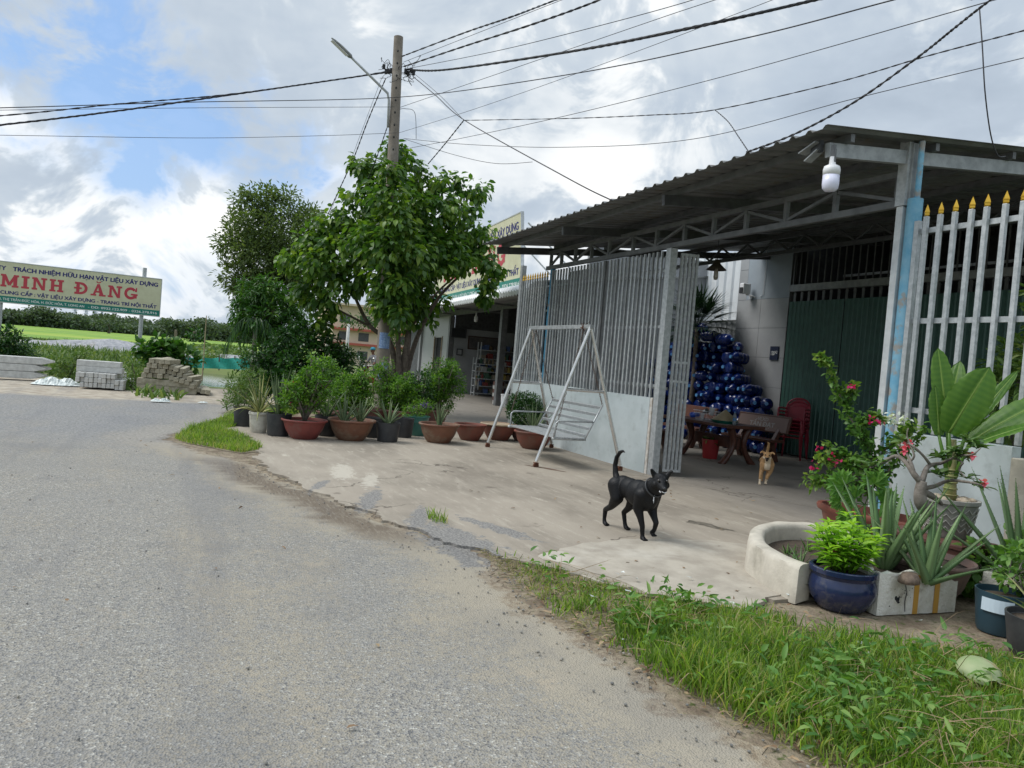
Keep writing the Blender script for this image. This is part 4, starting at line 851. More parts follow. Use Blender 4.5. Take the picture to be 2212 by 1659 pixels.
BW = [(655, 950, .36, .31, 'first terracotta bowl from the left, holding a flowering thorn shrub'), (757, 953, .39, .34, 'second terracotta bowl from the left, holding two aloes'), (946, 958, .355, .33, 'terracotta bowl with thin aloe strands right of the green tub')]
bws = []
for (px, py, r, h, lb) in BW:
    p = gp(px, py, r*.55); bws.append(p); pot('bowl', p, r, h, M[['terra3', 'terra2', 'terra2'][len(bws)-1]], lb, 'terracotta_bowl')
def treelet(loc, spots, hgt, lf, label, per=70, ls=.06, flowers=None, name='potted_shrub'):
    st = []
    q_ = random.Random(len(spots)*7+int(abs(loc[1])*100))
    for (x, y, z, r) in list(spots):
        for _ in range(2): a_ = q_.uniform(0, 6.3); b_ = q_.uniform(.1, 1.2); spots.append((x+cos(a_)*sin(b_+.4)*r*1.15, y+sin(a_)*sin(b_+.4)*r*1.15, z+cos(b_)*r*1.15, r*q_.uniform(.25, .4)))
    for (x, y, z, r) in spots: st.append(([(0, 0, 0), (x*.25, y*.25, z*.35), (x*.7, y*.7, z*.75), (x, y, z)], .022, .006))
    return shrub(name, loc, st, spots, lf, label, per=per, lsize=ls, flowers=flowers, spread=.085, inner=.25)
def fromP(loc, L, rpx=1.0):      # picture spots at this pot's distance -> offsets (x,y,z,r)
    out = []
    D = math.hypot(loc[0], loc[1])
    for (px, py, r, off) in L:
        q = AT(px, py, D+off); out.append((q[0]-loc[0], q[1]-loc[1], q[2]-loc[2], r*D/PF*rpx))
    return out
b0 = (bws[0][0], bws[0][1], PZ+.27)
treelet(b0, fromP(b0, [(655, 848, 33, 0), (630, 862, 24, -.1), (682, 860, 26, .1), (700, 796, 24, .1), (665, 815, 16, 0), (640, 835, 20, .15), (690, 835, 18, -.1)]), 0, 'shrub', 'pale green shrub with a few dull red flower heads in the first terracotta bowl', per=70, flowers=('magenta', 5, .035))
b1 = (bws[1][0], bws[1][1], PZ+.29)
aloe('aloe', (b1[0]+.06, b1[1]-.14, PZ+.29), 12, .5, .07, 'left grey aloe in the second terracotta bowl', 'aloe_d', spread=.8, seed=1, group=None)
aloe('aloe', (b1[0]-.03, b1[1]+.14, PZ+.29), 14, .5, .06, 'right grey aloe in the second terracotta bowl', 'aloe_d', spread=.8, seed=2)
b2 = (bws[2][0], bws[2][1], PZ+.27)
aloe('aloe', b2, 15, .46, .045, 'thin leaved aloe clump in the terracotta bowl right of the green tub', 'aloe_d', spread=.35, seed=3)
# second row of shrubs in darker bowls behind
for (px, py, r, h, lb) in [(795, 915, .36, .36, 'dark red bowl in the back row behind the aloe bowl'), (858, 918, .40, .36, 'dark red bowl in the back row at the foot of the pole'), (930, 920, .34, .4, 'red pot half hidden behind the thin aloe clump'), (715, 918, .3, .3, 'red bowl hidden among the back row shrubs')]:
    p = gp(px, py+12, .6); pot('bowl', p, r, h, M['terra_dark'], lb, 'terracotta_bowl')
def sh(px, py, spots, label, lf='shrub', **k):
    p = gp(px, py, .55); l = (p[0], p[1], PZ+.3); return treelet(l, fromP(l, spots), 0, lf, label, **k)
sh(760, 925, [(757, 845, 36, 0), (735, 870, 26, 0), (785, 862, 26, 0), (775, 828, 20, 0), (740, 890, 18, .1)], 'bushy bright shrub behind the second terracotta bowl', per=75)
sh(850, 928, [(855, 852, 34, 0), (835, 828, 22, .1), (828, 798, 15, .2), (880, 870, 28, 0), (842, 885, 24, 0), (868, 830, 22, 0)], 'bushy bright shrub in front of the concrete pole', per=75)
sh(905, 928, [(905, 850, 28, .1), (915, 880, 22, 0), (890, 830, 18, .2)], 'darker shrub between the pole and the tallest potted shrub', lf='bush', per=75)
sh(945, 925, [(948, 835, 30, 0), (972, 812, 24, 0), (958, 792, 16, 0), (928, 850, 26, 0), (985, 838, 20, 0), (955, 870, 26, 0), (935, 815, 18, .1)], 'tallest potted shrub, right of the pole', per=70)
# black nursery pots between the bowls
for i, (px, py, lb) in enumerate([(836, 956, 'black nursery pot with an aloe, foremost of the black pots'), (800, 946, 'black nursery pot behind the right rim of the second terracotta bowl'), (868, 946, 'black nursery pot left of the green tub'), (703, 943, 'black nursery pot between the first two terracotta bowls')]):
    r = .20; p = gp(px, py, .17); pot('bag', p, r, .32 if i == 0 else .34, M['black_plastic'], lb)
    if i in (0, 3): aloe('aloe', (p[0], p[1], PZ+.28), 14, .52 if i == 0 else .6, .06, 'aloe with long curved leaves in the foremost black pot' if i == 0 else 'grey aloe in the black pot between the first two bowls', 'aloe_d', spread=1., seed=5+i, curve=.5)
p = gp(896, 942, .2); pot('bucket', p, .25, .36, M['green_pot'], 'dark green plastic tub with a ringed rim in the pot row', 'plant_tub')
shrub('purple_flower_plant', (p[0], p[1], PZ+.3), [([(0, 0, 0), (0, 0, .25)], .008, .005)], [(0, .05, .18, .17), (.05, -.14, .13, .13), (0, .18, .25, .12)], 'shrub', 'low plant with small purple flowers in the green tub', lsize=.05, per=70, wd=.35, flowers=('purple', 7, .035))
p = gp(1014, 953, .2); pot('bowl', p, .30, .30, M['terra'], 'small bare terracotta bowl of dry soil right of the thin aloe bowl', 'terracotta_bowl')
p = gp(1075, 953, .3); pot('bowl', p, .345, .31, M['terra'], 'wide terracotta bowl with a pale tan rim, empty but for soil', 'terracotta_bowl', rimmat=M['tan_rim'])
p = gp(1150, 972, .25); pot('bowl', p, .35, .31, M['terra'], 'terracotta bowl under the swing seat', 'terracotta_bowl')
aloe('aloe', (p[0], p[1], PZ+.27), 16, .62, .06, 'long leaved aloe under the swing seat', 'aloe_d', spread=.85, seed=17)
p = gp(1140, 925, .5); p = (OY(1135, 890, 6.15)[0], 6.15, PZ); pot('bowl', p, .3, .28, M['terra_dark'], 'small terracotta bowl under the clipped round bush', 'terracotta_bowl')
shrub('clipped_bush', (p[0], p[1], PZ+.25), [([(0, 0, 0), (0, 0, .3)], .02, .01)], [(0, 0, .36, .33), (.15, .0, .3, .26), (-.15, 0, .3, .26), (0, -.1, .45, .22)], 'bush', 'clipped round dark green bush behind the swing', lsize=.045, per=110, inner=.7)
g = G(505, 1010, .02)
# ---------------- right front planters ----------------
# curved pale cement planter, open box with a round corner
plt = empty('cement_planter', (-4.6, 4.9, 0), 0, 'low curved planter wall of pale smooth cement at the yard corner', 'planter')
pts = [(-3.97, 4.07), (-4.1, 4.06), (-4.3, 4.10), (-4.6, 4.22), (-4.92, 4.48), (-5.13, 4.75), (-5.22, 5.0), (-5.2, 5.22), (-5.08, 5.38), (-4.85, 5.47), (-4.4, 5.53), (-3.9, 5.58)]
def smooth_path(P, n=6):
    out = []
    for i in range(len(P)-1):
        p0 = Vector(P[max(i-1, 0)]); p1 = Vector(P[i]); p2 = Vector(P[i+1]); p3 = Vector(P[min(i+2, len(P)-1)])
        for k in range(n):
            t = k/n; out.append(.5*((2*p1)+(-p0+p2)*t+(2*p0-5*p1+4*p2-p3)*t*t+(-p0+3*p1-3*p2+p3)*t**3))
    out.append(Vector(P[-1])); return out
sp = smooth_path([(x, y, 0) for x, y in pts], 5); vs = []; nprof = 0
for i, p in enumerate(sp):
    d = (sp[min(i+1, len(sp)-1)]-sp[max(i-1, 0)]).normalized(); nrm = Vector((d.y, -d.x, 0))  # outward? fixed below
    if nrm.dot(Vector((-4.3, 4.9, 0))-p) > 0: nrm = -nrm
    wv = .008*sin(i*.9)
    prof = [(.080+wv, 0), (.072+wv, .235), (.060, .262), (.03, .275+wv*.5), (-.025, .275), (-.05, .262), (-.06, .23), (-.06, 0.02)]
    nprof = len(prof)
    for (o_, z) in prof: vs.append(p+nrm*o_+Vector((0, 0, z)))
fs = [(i*nprof+j, (i+1)*nprof+j, (i+1)*nprof+j+1, i*nprof+j+1) for i in range(len(sp)-1) for j in range(nprof-1)]+[tuple(range(nprof)), tuple((len(sp)-1)*nprof+j for j in range(nprof))[::-1]]
mb = MB(); mb.add(vs, fs); lay(mb, 'wall', M['concrete_new'], plt, smooth=True, auto=50)
o = sheet('soil', [(p.x, p.y) for p in sp], .13, M['soil']); o.parent = plt; o.location = (-plt.location.x, -plt.location.y, 0)
# navy glazed pot with lime green bush
pn = (-3.80, 4.22, 0.); pn = tuple(G(1812, 1334)); pn = (pn[0]-.17, pn[1]+.19, 0)
pot('urn', pn, .225, .285, M['navy_pot'], 'round dark navy glazed pot with a dusty belly', 'glazed_pot')
e = empty('lime_plant', (pn[0], pn[1], .245), 0, 'lime green leafy bush with one red flower in the navy glazed pot', 'bush')
mb = MB(); P = []; D = []; Rn = []
for i in range(26):
    a = i*2.4; rr = .03+.17*math.sqrt(i/26); h = .40-.9*rr+random.uniform(-.05, .06); tip = Vector((cos(a)*rr*1.15, sin(a)*rr*1.15, h)); mb.tube([(cos(a)*rr*.4, sin(a)*rr*.4, 0), tip*.6, tip], [.006, .005, .003], 5)
    for k in range(26):
        t = k/26; z = tip.lerp(Vector((cos(a)*rr*.4, sin(a)*rr*.4, 0)), t*.75); b = k*2.4; P.append(z+Vector((random.uniform(-.01, .01),)*3)); D.append((cos(b), sin(b), .55-t*.6)); Rn.append(np.clip(1-t+random.uniform(-.3, .1), 0, 1))
mb.build('stems', LF['lime'], e, smooth=True)
P = np.array(P)+np.array(e.location); leaves('foliage', P, D, .105*rng.uniform(.6, 1.15, len(P)), .03, LF['lime'], e, OV, rnd=Rn, jit=.25)
q = OY(1800, 1186, pn[1]-.08); leaves('flower', [q+rng.normal(0, .014, 3) for _ in range(26)], rng.normal(size=(26, 3)), .03, .028, LF['magenta'], e, OV)
for (px, py, n_, ln_, sd) in [(1712, 1215, 9, .16, 1), (1730, 1222, 12, .22, 2), (1745, 1190, 8, .14, 3), (1700, 1195, 7, .10, 4)]:
    q = G(px, py, .13); aloe('planter_weed', (q[0], q[1], .13), n_, ln_, .02, ['low weed at the left inside the curved planter', 'larger spiky weed beside the navy pot inside the planter', 'small weed at the back of the curved planter', 'tiny weed in the middle of the curved planter'][sd-1], 'weed' if sd != 2 else 'aloe', spread=1.2, curve=.8, thick=.05, cat='weed', seed=80+sd)
# styrofoam boxes
def foam(name, a, b, rz, loc, label, seed):
    e = empty(name, loc, rz, label, 'foam box'); bm = bmesh.new(); r = random.Random(seed)
    lx, ly, lz = b; t = .04
    mb = MB(); n = 14
    for (x0, y0, x1, y1) in ((-lx/2, -ly/2, lx/2, -ly/2+t), (-lx/2, ly/2-t, lx/2, ly/2), (-lx/2, -ly/2+t, -lx/2+t, ly/2-t), (lx/2-t, -ly/2+t, lx/2, ly/2-t)):
        longx = abs(x1-x0) > abs(y1-y0); tops = [lz*(1-r.uniform(0, .10)-(.18 if (longx and i in (8, 9, 10) and y0 < 0) else 0)) for i in range(n+1)]
        vs = []
        for i in range(n+1):
            s = i/n
            for (c, z) in ((0, 0), (0, tops[i]), (1, tops[i]-r.uniform(-.006, .006)), (1, 0)):
                j = r.uniform(-.004, .004)
                if longx: vs.append((x0+(x1-x0)*s, (y0 if c == 0 else y1)+j, z))
                else: vs.append(((x0 if c == 0 else x1)+j, y0+(y1-y0)*s, z))
        fs = [(i*4+k, (i+1)*4+k, (i+1)*4+(k+1) % 4, i*4+(k+1) % 4) for i in range(n) for k in range(4)]+[(3, 2, 1, 0), (n*4, n*4+1, n*4+2, n*4+3)]
        mb.add(vs, fs)
    mb.build('box', M['styro'], e)
    mb = MB(); mb.box((-lx/2+t, -ly/2+t, .02), (lx/2-t, ly/2-t, lz*.8)); mb.build('soil', M['soil'], e)
    return e, lx, ly, lz
gf = G(1975, 1330); gl = G(1893, 1330); gr_ = G(2062, 1322)
ang = math.atan2(gr_[1]-gl[1], gr_[0]-gl[0]); Lb = math.dist(gl[:2], gr_[:2])
nrm = np.array([-sin(ang), cos(ang)]); cx_, cy_ = (gl[:2]+gr_[:2])/2+nrm*.19
e1, lx, ly, lz = foam('foam_box', 0, (Lb, .38, .30), ang, (cx_, cy_, 0), 'cracked white foam box with two amber tape strips, holding aloes', 3)
for x in (-.02, .17):
    mb = MB(); mb.box((x*1.0-.022, -ly/2-.0035, .0), (x+.022, -ly/2+.001, lz*.9)); mb.build('tape_strip', M['tape'], e1)
mb = MB(); mb.tube([(-.13, -ly/2-.003, .27), (-.125, -ly/2-.004, .2), (-.11, -ly/2-.004, .15), (-.12, -ly/2-.004, .09), (-.11, -ly/2-.003, .02)], .003, 4); mb.build('crack', M['black'], e1)
mb = MB(); [mb.ball((-.19+random.uniform(-.022, .022), -ly/2+.003, .105+random.uniform(-.028, .028)), (random.uniform(.008, .018), .005, random.uniform(.008, .02)), 6, 5) for _ in range(9)]; [mb.ball((random.uniform(-.25, .0), -ly/2+.003, random.uniform(.05, .27)), (random.uniform(.003, .008), .005, random.uniform(.003, .007)), 5, 4) for _ in range(16)]; mb.build('hole', M['black'], e1)
g2 = G(2105, 1312); e2, *_ = foam('foam_box', 0, (.34, .34, .26), ang+.05, (g2[0]+.12, g2[1]+.30, 0), 'dirtier small foam box half hidden right of the taped foam box', 9)
al = (cx_, cy_, .24)
A1 = G(1940, 1235, .25)
aloe('aloe', (cx_-.10, cy_-.02, .22), 20, .74, .10, 'large upright green aloe in the taped foam box', 'aloe', teeth=True, spread=.75, seed=21, thick=.28, curve=.12)
aloe('aloe', (cx_+.20, cy_+.05, .22), 14, .66, .08, 'second aloe at the right side of the taped foam box', 'aloe', teeth=True, spread=.95, seed=23, thick=.28, curve=.15)
aloe('aloe', (e2.location.x, e2.location.y, .2), 22, .95, .08, 'big sprawling aloe in the dirtier foam box', 'aloe', teeth=True, spread=.9, seed=31, thick=.25, curve=.1)
q = G(1965, 1242, .29); mb = MB(); n_ = 10
cs_ = empty('coconut_husk', (q[0], q[1], .285), .4, 'curved piece of dry coconut husk on the rim of the taped foam box', 'husk')
mb.lathe([(.012, .02), (.045, .015), (.062, -.015), (.066, -.045), (.06, -.045), (.055, -.015), (.04, .008), (.012, .012)], 16, sq=1.5); mb.build('shell', mat('husk', (.22, .16, .12), .8, 0, (.12, .085, .065), 30, bump=.003), cs_, smooth=True)
# banana plant in a patterned grey pot
pb = OY(2045, 1130, 5.75); pb = (OY(2052, 1060, 5.75)[0], 5.75, .33)
stand = empty('square_planter', (pb[0]-.02, pb[1]-.08, 0), .1, 'brown weathered square planter carrying the grey patterned pot', 'planter')
mb = MB(); h = .36
for (z0, z1, a, b) in ((0, h, .25, .33), (h, h+.035, .35, .35)):
    mb.add([(-a, -a*.7, z0), (a, -a*.7, z0), (a, a*.7, z0), (-a, a*.7, z0), (-b, -b*.7, z1), (b, -b*.7, z1), (b, b*.7, z1), (-b, b*.7, z1)], [(0, 3, 2, 1), (4, 5, 6, 7), (0, 1, 5, 4), (1, 2, 6, 5), (2, 3, 7, 6), (3, 0, 4, 7)])
mb.build('planter', M['terra_dark'], stand, bevel=.006)
pz = h+.035
e = empty('patterned_pot', (pb[0], pb[1], pz), 0, 'grey cement pot with chevron pattern and stones on top', 'plant pot')
mb = MB(); mb.lathe([(.15, 0), (.165, .02), (.21, .27), (.225, .28), (.225, .31), (.2, .31), (.19, .26)], 32); mb.build('pot', mat('grey_pot', (.34, .33, .30), .8, 0, (.24, .235, .22), 10), e, smooth=True, auto=40)
mb = MB()
for i in range(16):
    a = 2*pi*i/16
    for z0 in (.06, .11, .16, .21):
        r0 = .168+(z0-.02)*.18+.003; r1 = .168+(z0+.02)*.18+.003; b = a+pi/16; c = a+pi/8
        mb.bar((r0*cos(a), r0*sin(a), z0), (r1*cos(b), r1*sin(b), z0+.04), .006); mb.bar((r1*cos(b), r1*sin(b), z0+.04), (r0*cos(c), r0*sin(c), z0), .006)
mb.build('chevrons', mat('grey_pot_b', (.38, .37, .34), .8), e)
mb = MB()
for i in range(22): a = random.uniform(0, 6.3); r = random.uniform(.06, .17); s = random.uniform(.025, .045); mb.ball((r*cos(a), r*sin(a), .29+s*.4), (s, s*.8, s*.6), 7, 5)
mb.build('stones', mat('tan_stone', (.40, .34, .26), .8, 0, (.28, .23, .17), 20), e, smooth=True)
ban = empty('banana_plant', (pb[0], pb[1], pz+.28), 0, 'young banana-like plant with broad upright leaves before the right fence', 'banana plant')
mb = MB(); mb.tube([(0, 0, 0), (.0, 0, .12), (-.01, 0, .3), (-.02, 0, .5)], [.055, .045, .038, .028], 12)
for i in range(5): mb.tube([(0, 0, .05+i*.05), (0, 0, .06+i*.05)], .057-.003*i, 12)
mb.build('trunk', mat('banana_stem', (.17, .22, .06), .5, 0, (.28, .22, .10), 8), ban, smooth=True)
def bleaf(P0, P1, P2, w, up, seed, name='leaf'):
    """broad leaf whose midrib runs P0 (stalk foot) -> P1 (blade foot) -> P2 (tip)"""
    P0, P1, P2 = Vector(P0), Vector(P1), Vector(P2); r = random.Random(seed); up = Vector(up).normalized()
    mb = MB(); mb.tube([P0, P0.lerp(P1, .5)+Vector((0, 0, .01)), P1], [.022, .016, .011], 8)
    n = 26; vs = []; rn = []; d = (P2-P1); Lx = d.length; d.normalize(); s = d.cross(up).normalized(); u = s.cross(d).normalized(); sag = r.uniform(.05, .12)*Lx
    for i in range(n+1):
        t = i/n; c = P1+d*Lx*t-u*sag*(t*t)*1.5; ww = w*(sin(pi*min(1, t*.93+.07))**.55)*(1 if t < .96 else .6)
        for k in range(-6, 7):
            q = abs(k)/6; off = s*ww*(k/6)+u*ww*(.38*q-.30*q*q)+u*.005*sin(k*2.2+i*.6)*q-u*(.0035*(i % 2))*min(1, q*2)
            jag = 1+.03*sin(i*2.1+k)+(.0 if q < 1 else r.uniform(-.04, .02)); vs.append(c+off*jag); rn.append(.45+.25*q+.15*((i) % 2) if k else 1.)
    fs = [(i*13+k, (i+1)*13+k, (i+1)*13+k+1, i*13+k+1) for i in range(n) for k in range(12)]
    o = MB(); n0 = len(mb.v); mb.rn = [.8]*n0; mb.v += [tuple(v) for v in vs]; mb.f += [tuple(j+n0 for j in f) for f in fs]; mb.rn += rn
    n1 = len(mb.v); rib = [P1+d*Lx*t-u*sag*(t*t)*1.5-u*.004 for t in np.linspace(0, .97, 12)]; mb.tube(rib, [.011*(1-.8*i/11)+.002 for i in range(12)], 6, r=1.)
    ob = mb.build(name, LF['banana'], ban, smooth=True); return ob
Db = math.hypot(pb[0], pb[1]); bo = np.array(ban.location)
def bp(px, py, off=0.): q = AT(px, py, Db+off)-bo; return tuple(q)
vdir = (-bo[0], -bo[1], 0)
bleaf((0, 0, .1), bp(2045, 905, .0), bp(2028, 748, .05), .085, (vdir[0]+1.5, vdir[1], .4), 1)
bleaf((0, 0, .15), bp(2050, 935, -.05), bp(2135, 795, -.15), .155, (vdir[0], vdir[1], .9), 2)
bleaf((0, 0, .2), bp(2045, 925, .15), bp(2070, 775, .25), .09, (vdir[0]-2, vdir[1], 0), 3)
bleaf((0, 0, .1), bp(2028, 940, -.05), bp(2025, 832, -.05), .075, (vdir[0]+3, vdir[1]+2, 0), 4)
bleaf((0, 0, .1), bp(2095, 955, .1), bp(2290, 830, .25), .12, (vdir[0]*.5, vdir[1]*.5, 4), 5)
bleaf((0, 0, .2), bp(2090, 930, .15), bp(2200, 790, .3), .05, (vdir[0], vdir[1]-4, 0), 6)
bleaf((0, 0, .1), bp(2090, 965, -.05), bp(2240, 900, -.1), .09, (vdir[0]*.2, vdir[1]*.2, 4), 7)
# desert rose: twisted bare limbs over a low bowl
dr = (OY(2000, 1120, 5.15)[0], 5.15, .30)
e = empty('desert_rose', dr, 0, 'gnarled desert rose with grey twisting branches and pink flowers', 'desert rose'); Dd = math.hypot(dr[0], dr[1])
def dp(px, py, off=0.): return tuple(AT(px, py, Dd+off)-np.array(dr))
mb = MB()
br = [([(2005, 1105), (1990, 1085), (1988, 1062), (1992, 1040)], .055, .035), ([(1992, 1045), (1975, 1025), (1958, 1000), (1935, 985), (1905, 1000), (1880, 1010)], .025, .007), ([(1992, 1040), (2000, 1015), (2010, 1005), (2035, 1000), (2060, 990), (2080, 1000)], .022, .006), ([(1995, 1055), (2020, 1050), (2050, 1038), (2080, 1040), (2110, 1045), (2125, 1052)], .018, .005), ([(1975, 1025), (1968, 1000), (1955, 975), (1940, 960)], .015, .006), ([(2010, 1005), (1995, 985), (1970, 962), (1950, 955)], .012, .005), ([(2035, 1000), (2070, 985), (2100, 982), (2118, 968)], .011, .004), ([(1988, 1060), (2010, 1070), (2025, 1080), (2035, 1090)], .03, .012), ([(1958, 1000), (1975, 985), (1960, 945), (1962, 925)], .01, .004), ([(2080, 1000), (2072, 1015), (2085, 1030)], .008, .004)]
for (L_, r0, r1) in br:
    pts_ = smooth_path([dp(x, y, .12*sin(x*.05)) for x, y in L_], 4); mb.tube(pts_, [r0+(r1-r0)*i/(len(pts_)-1) for i in range(len(pts_))], 9)
mb.build('branches', M['bark_grey'], e, smooth=True)
P = []; D = []
for (px, py, n) in [(1880, 1008, 26), (1905, 1000, 14), (2025, 1022, 34), (2080, 985, 30), (2030, 985, 26), (1950, 955, 16), (2120, 1048, 14), (2110, 965, 14), (2085, 1030, 10), (2060, 975, 20), (2095, 955, 22)]:
    c = AT(px, py, Dd)
    for k in range(n): a = random.uniform(0, 6.3); P.append(c+rng.normal(0, .012, 3)); D.append((cos(a), sin(a), random.uniform(-.1, .8)))
leaves('foliage', P, D, .095*rng.uniform(.7, 1.2, len(P)), .034, leafmat('rose_leaf', [(0, (.05, .12, .035)), (1, (.14, .22, .07))], .4, .2), e, OV, jit=.3)
P = []; D = []
for (px, py) in [(1955, 962), (1966, 957), (2102, 984), (2128, 1042), (1955, 973)]:
    c = AT(px, py, Dd-.05)
    for k in range(5): a = 2*pi*k/5; P.append(c); D.append((cos(a)*.8, -.5, sin(a)*.8))
leaves('flowers', P, D, .045, .034, LF['pink'], e, OV, jit=.1)
pot('bowl', (dr[0]+.02, dr[1], 0), .34, .32, mat('worn_brown', (.20, .13, .11), .8, 0, (.12, .085, .075), 7), 'worn greyish brown bowl under the desert rose', 'terracotta_bowl')
# long terracotta trough with the bougainvillea
bg_ = G(1895, 1140, .0); tr = (OY(1900, 1100, 5.95)[0], 5.95, 0)
e = empty('terracotta_trough', (tr[0], tr[1], 0), .15, 'long oval terracotta trough in front of the blue canopy post', 'planter')
mb = MB(); mb.lathe([(a*.62, b*.40) for a, b in ((.72, 0), (.78, .05), (.92, .8), (1.0, .86), (1.02, .95), (1, 1), (.93, 1), (.9, .85))], 40, sq=.42); mb.build('trough', M['terra'], e, smooth=True, auto=40)
mb = MB(); mb.lathe([(0, .34), (.56, .335)], 24, sq=.42); mb.build('soil', M['soil'], e)
bo_ = (tr[0]-.05, tr[1], .33); e = empty('bougainvillea', bo_, 0, 'bougainvillea with one long leaning spray and magenta flowers', 'bougainvillea'); Dg = math.hypot(bo_[0], bo_[1])
def qp(px, py, off=0.): return tuple(AT(px, py, Dg+off)-np.array(bo_))
mb = MB(); P = []; D = []; Rn = []; FP = []; FD = []
sprays = [([(1905, 1090), (1890, 1030), (1880, 975), (1850, 925), (1825, 880), (1805, 830), (1785, 785), (1772, 772)], 26, 9), ([(1880, 975), (1860, 930), (1880, 900), (1905, 905)], 14, 12), ([(1825, 880), (1838, 850), (1842, 832)], 10, 8), ([(1895, 1070), (1850, 1030), (1800, 1000), (1775, 985)], 32, 22), ([(1880, 1050), (1830, 1045), (1780, 1040), (1750, 1035)], 30, 20), ([(1900, 1060), (1930, 1000), (1960, 970), (1995, 925)], 24, 14), ([(1895, 1050), (1900, 990), (1935, 950), (1965, 920)], 24, 14), ([(1870, 1020), (1820, 985), (1790, 965)], 22, 14), ([(1890, 1040), (1860, 1000), (1830, 990)], 26, 16)]
for (L_, w0, w1) in sprays:
    pts_ = smooth_path([qp(x, y, .06*sin(x*.07)) for x, y in L_], 5); mb.tube(pts_, [.011*(1-.7*i/(len(pts_)-1)) for i in range(len(pts_))], 6)
    for i, p in enumerate(pts_):
        t = i/(len(pts_)-1)
        if t < .12: continue
        w = (w0+(w1-w0)*t)*Dg/PF*.8
        for k in range(15 if w0 > 20 else 15):
            P.append(np.array(bo_)+np.array(p)+rng.normal(0, w*.5, 3)); d = rng.normal(size=3); d[2] -= .2; D.append(d); Rn.append(np.clip(t*.7+random.uniform(-.2, .35), 0, 1))
mb.build('stems', M['bark'], e, smooth=True)
leaves('foliage', P, D, .062*rng.uniform(.65, 1.2, len(P)), .042*rng.uniform(.8, 1.1, len(P)), LF['boug'], e, OV, rnd=Rn)
for (px, py) in [(1795, 985), (1806, 998), (1772, 968), (1845, 833), (1880, 905), (1900, 912), (1755, 1008)]:
    c = AT(px, py, Dg-.1)
    for k in range(8): FP.append(c+rng.normal(0, .018, 3)); FD.append(rng.normal(size=3))
leaves('flowers', FP, FD, .035, .03, LF['magenta'], e, OV)
P = [AT(1925+random.uniform(-30, 40), 905+random.uniform(-12, 12), Dg-.02) for _ in range(50)]
leaves('white_flowers', P, rng.normal(size=(50, 3)), .045, .028, LF['white'], e, OV)
# papaya seedling with lobed leaves
pp = G(1870, 1225, .1); pp = (pp[0]+.0, pp[1], .12); e = empty('papaya_seedling', pp, 0, 'papaya seedling with lobed light green leaves above the cement planter', 'papaya'); Dp = math.hypot(pp[0], pp[1])
def pq_(px, py, off=0.): return tuple(AT(px, py, Dp+off)-np.array(pp))
mb = MB(); hub = pq_(1868, 1090); mb.tube([(0, 0, 0), pq_(1868, 1160), hub], [.012, .010, .007], 7); P = []; D = []; Ls = []; Ws = []; U = []
vd = -np.array([pp[0], pp[1], 0]); vd = vd/np.linalg.norm(vd)
for (px, py, s) in [(1822, 1048, .17), (1888, 1045, .16), (1905, 1085, .17), (1835, 1112, .15), (1848, 1075, .14), (1858, 1140, .13), (1815, 1082, .11)]:
    c = pq_(px, py, random.uniform(-.1, .1)); mb.tube([hub, c], [.004, .003], 5); cw = np.array(c)+np.array(pp); sgn = np.array(c)-np.array(hub); base = math.atan2(sgn[2], sgn[0]*_r[0]+sgn[1]*_r[1])
    for k in range(-3, 4):
        a = base-.5*0+k*.55; dd = _r2*cos(a)+np.array([0, 0, 1])*sin(a)+vd*.25; P.append(cw); D.append(dd); Ls.append(s*(1-.09*abs(k))); Ws.append(s*.26); U.append(vd+np.array([0, 0, .6]))
        for j in (.45, .68):
            for sg_ in (-1, 1):
                a2 = a+sg_*.6; P.append(cw+dd*s*(1-.09*abs(k))*j*.8); D.append(_r2*cos(a2)+np.array([0, 0, 1])*sin(a2)+vd*.2); Ls.append(s*.38); Ws.append(s*.15); U.append(vd+np.array([0, 0, .6]))
mb.build('stalks', LF['papaya'], e, smooth=True); leaves('foliage', P, D, Ls, Ws, LF['papaya'], e, OV, up=U, jit=.12)
# pots at the right edge
p = G(2098, 1355); p = (p[0]+.1, p[1]+.13, 0); pot('bag', p, .16, .27, mat('slate_tub', (.025, .06, .085), .4), 'slate blue tub with a white paper label at the right edge', 'plant_tub')
mb = MB(); a0 = math.atan2(-p[1], -p[0]); vs = [(.162*cos(a0+t)*1.0, .162*sin(a0+t), z) for z in (.15, .235) for t in np.linspace(-.75, .45, 8)]; mb.add(vs, [(i, i+1, i+9, i+8) for i in range(7)]); tb = [o_ for o_ in bpy.data.objects if o_.name.startswith('plant_tub') and o_.type == 'EMPTY'][-1]; mb.build('label', mat('paper_label', (.55, .66, .75), .5), tb)
shrub('leafy_herb', (p[0], p[1]+.05, .25), [([(0, 0, 0), (0, 0, .3)], .006, .004)], [(0, .1, .18, .17), (.18, .15, .22, .18), (.0, .25, .12, .18), (.12, 0, .1, .14)], 'weed', 'dense leafy green herb in the slate blue tub', lsize=.055, per=30, wd=.7)
p = G(2165, 1402); p = (p[0]+.16, p[1]+.14, 0); pot('bag', p, .22, .24, M['black_plastic'], 'wide black nursery bag at the right edge of the verge')
aloe('snake_plant', (p[0], p[1], .2), 20, .34, .05, 'yellow edged snake plant in the wide black bag', 'varieg', spread=1.1, curve=.5, cat='snake plant', seed=41, thick=.06)
P0 = G(2150, 1210, .1)
for i, (px, py, z, L_, n, lb) in enumerate([(2125, 1150, .1, .55, 16, 'strappy green clump at the foot of the right fence wall'), (2190, 1180, .1, .5, 14, 'yellow streaked strappy clump beside the right wall end')]):
    q = G(px, py, z); aloe('strap_leaf_plant', (q[0], q[1], .02), n, L_, .035, lb, 'mango' if i == 0 else 'varieg', spread=1.0, curve=.9, thick=.05, cat='strap plant', seed=50+i)
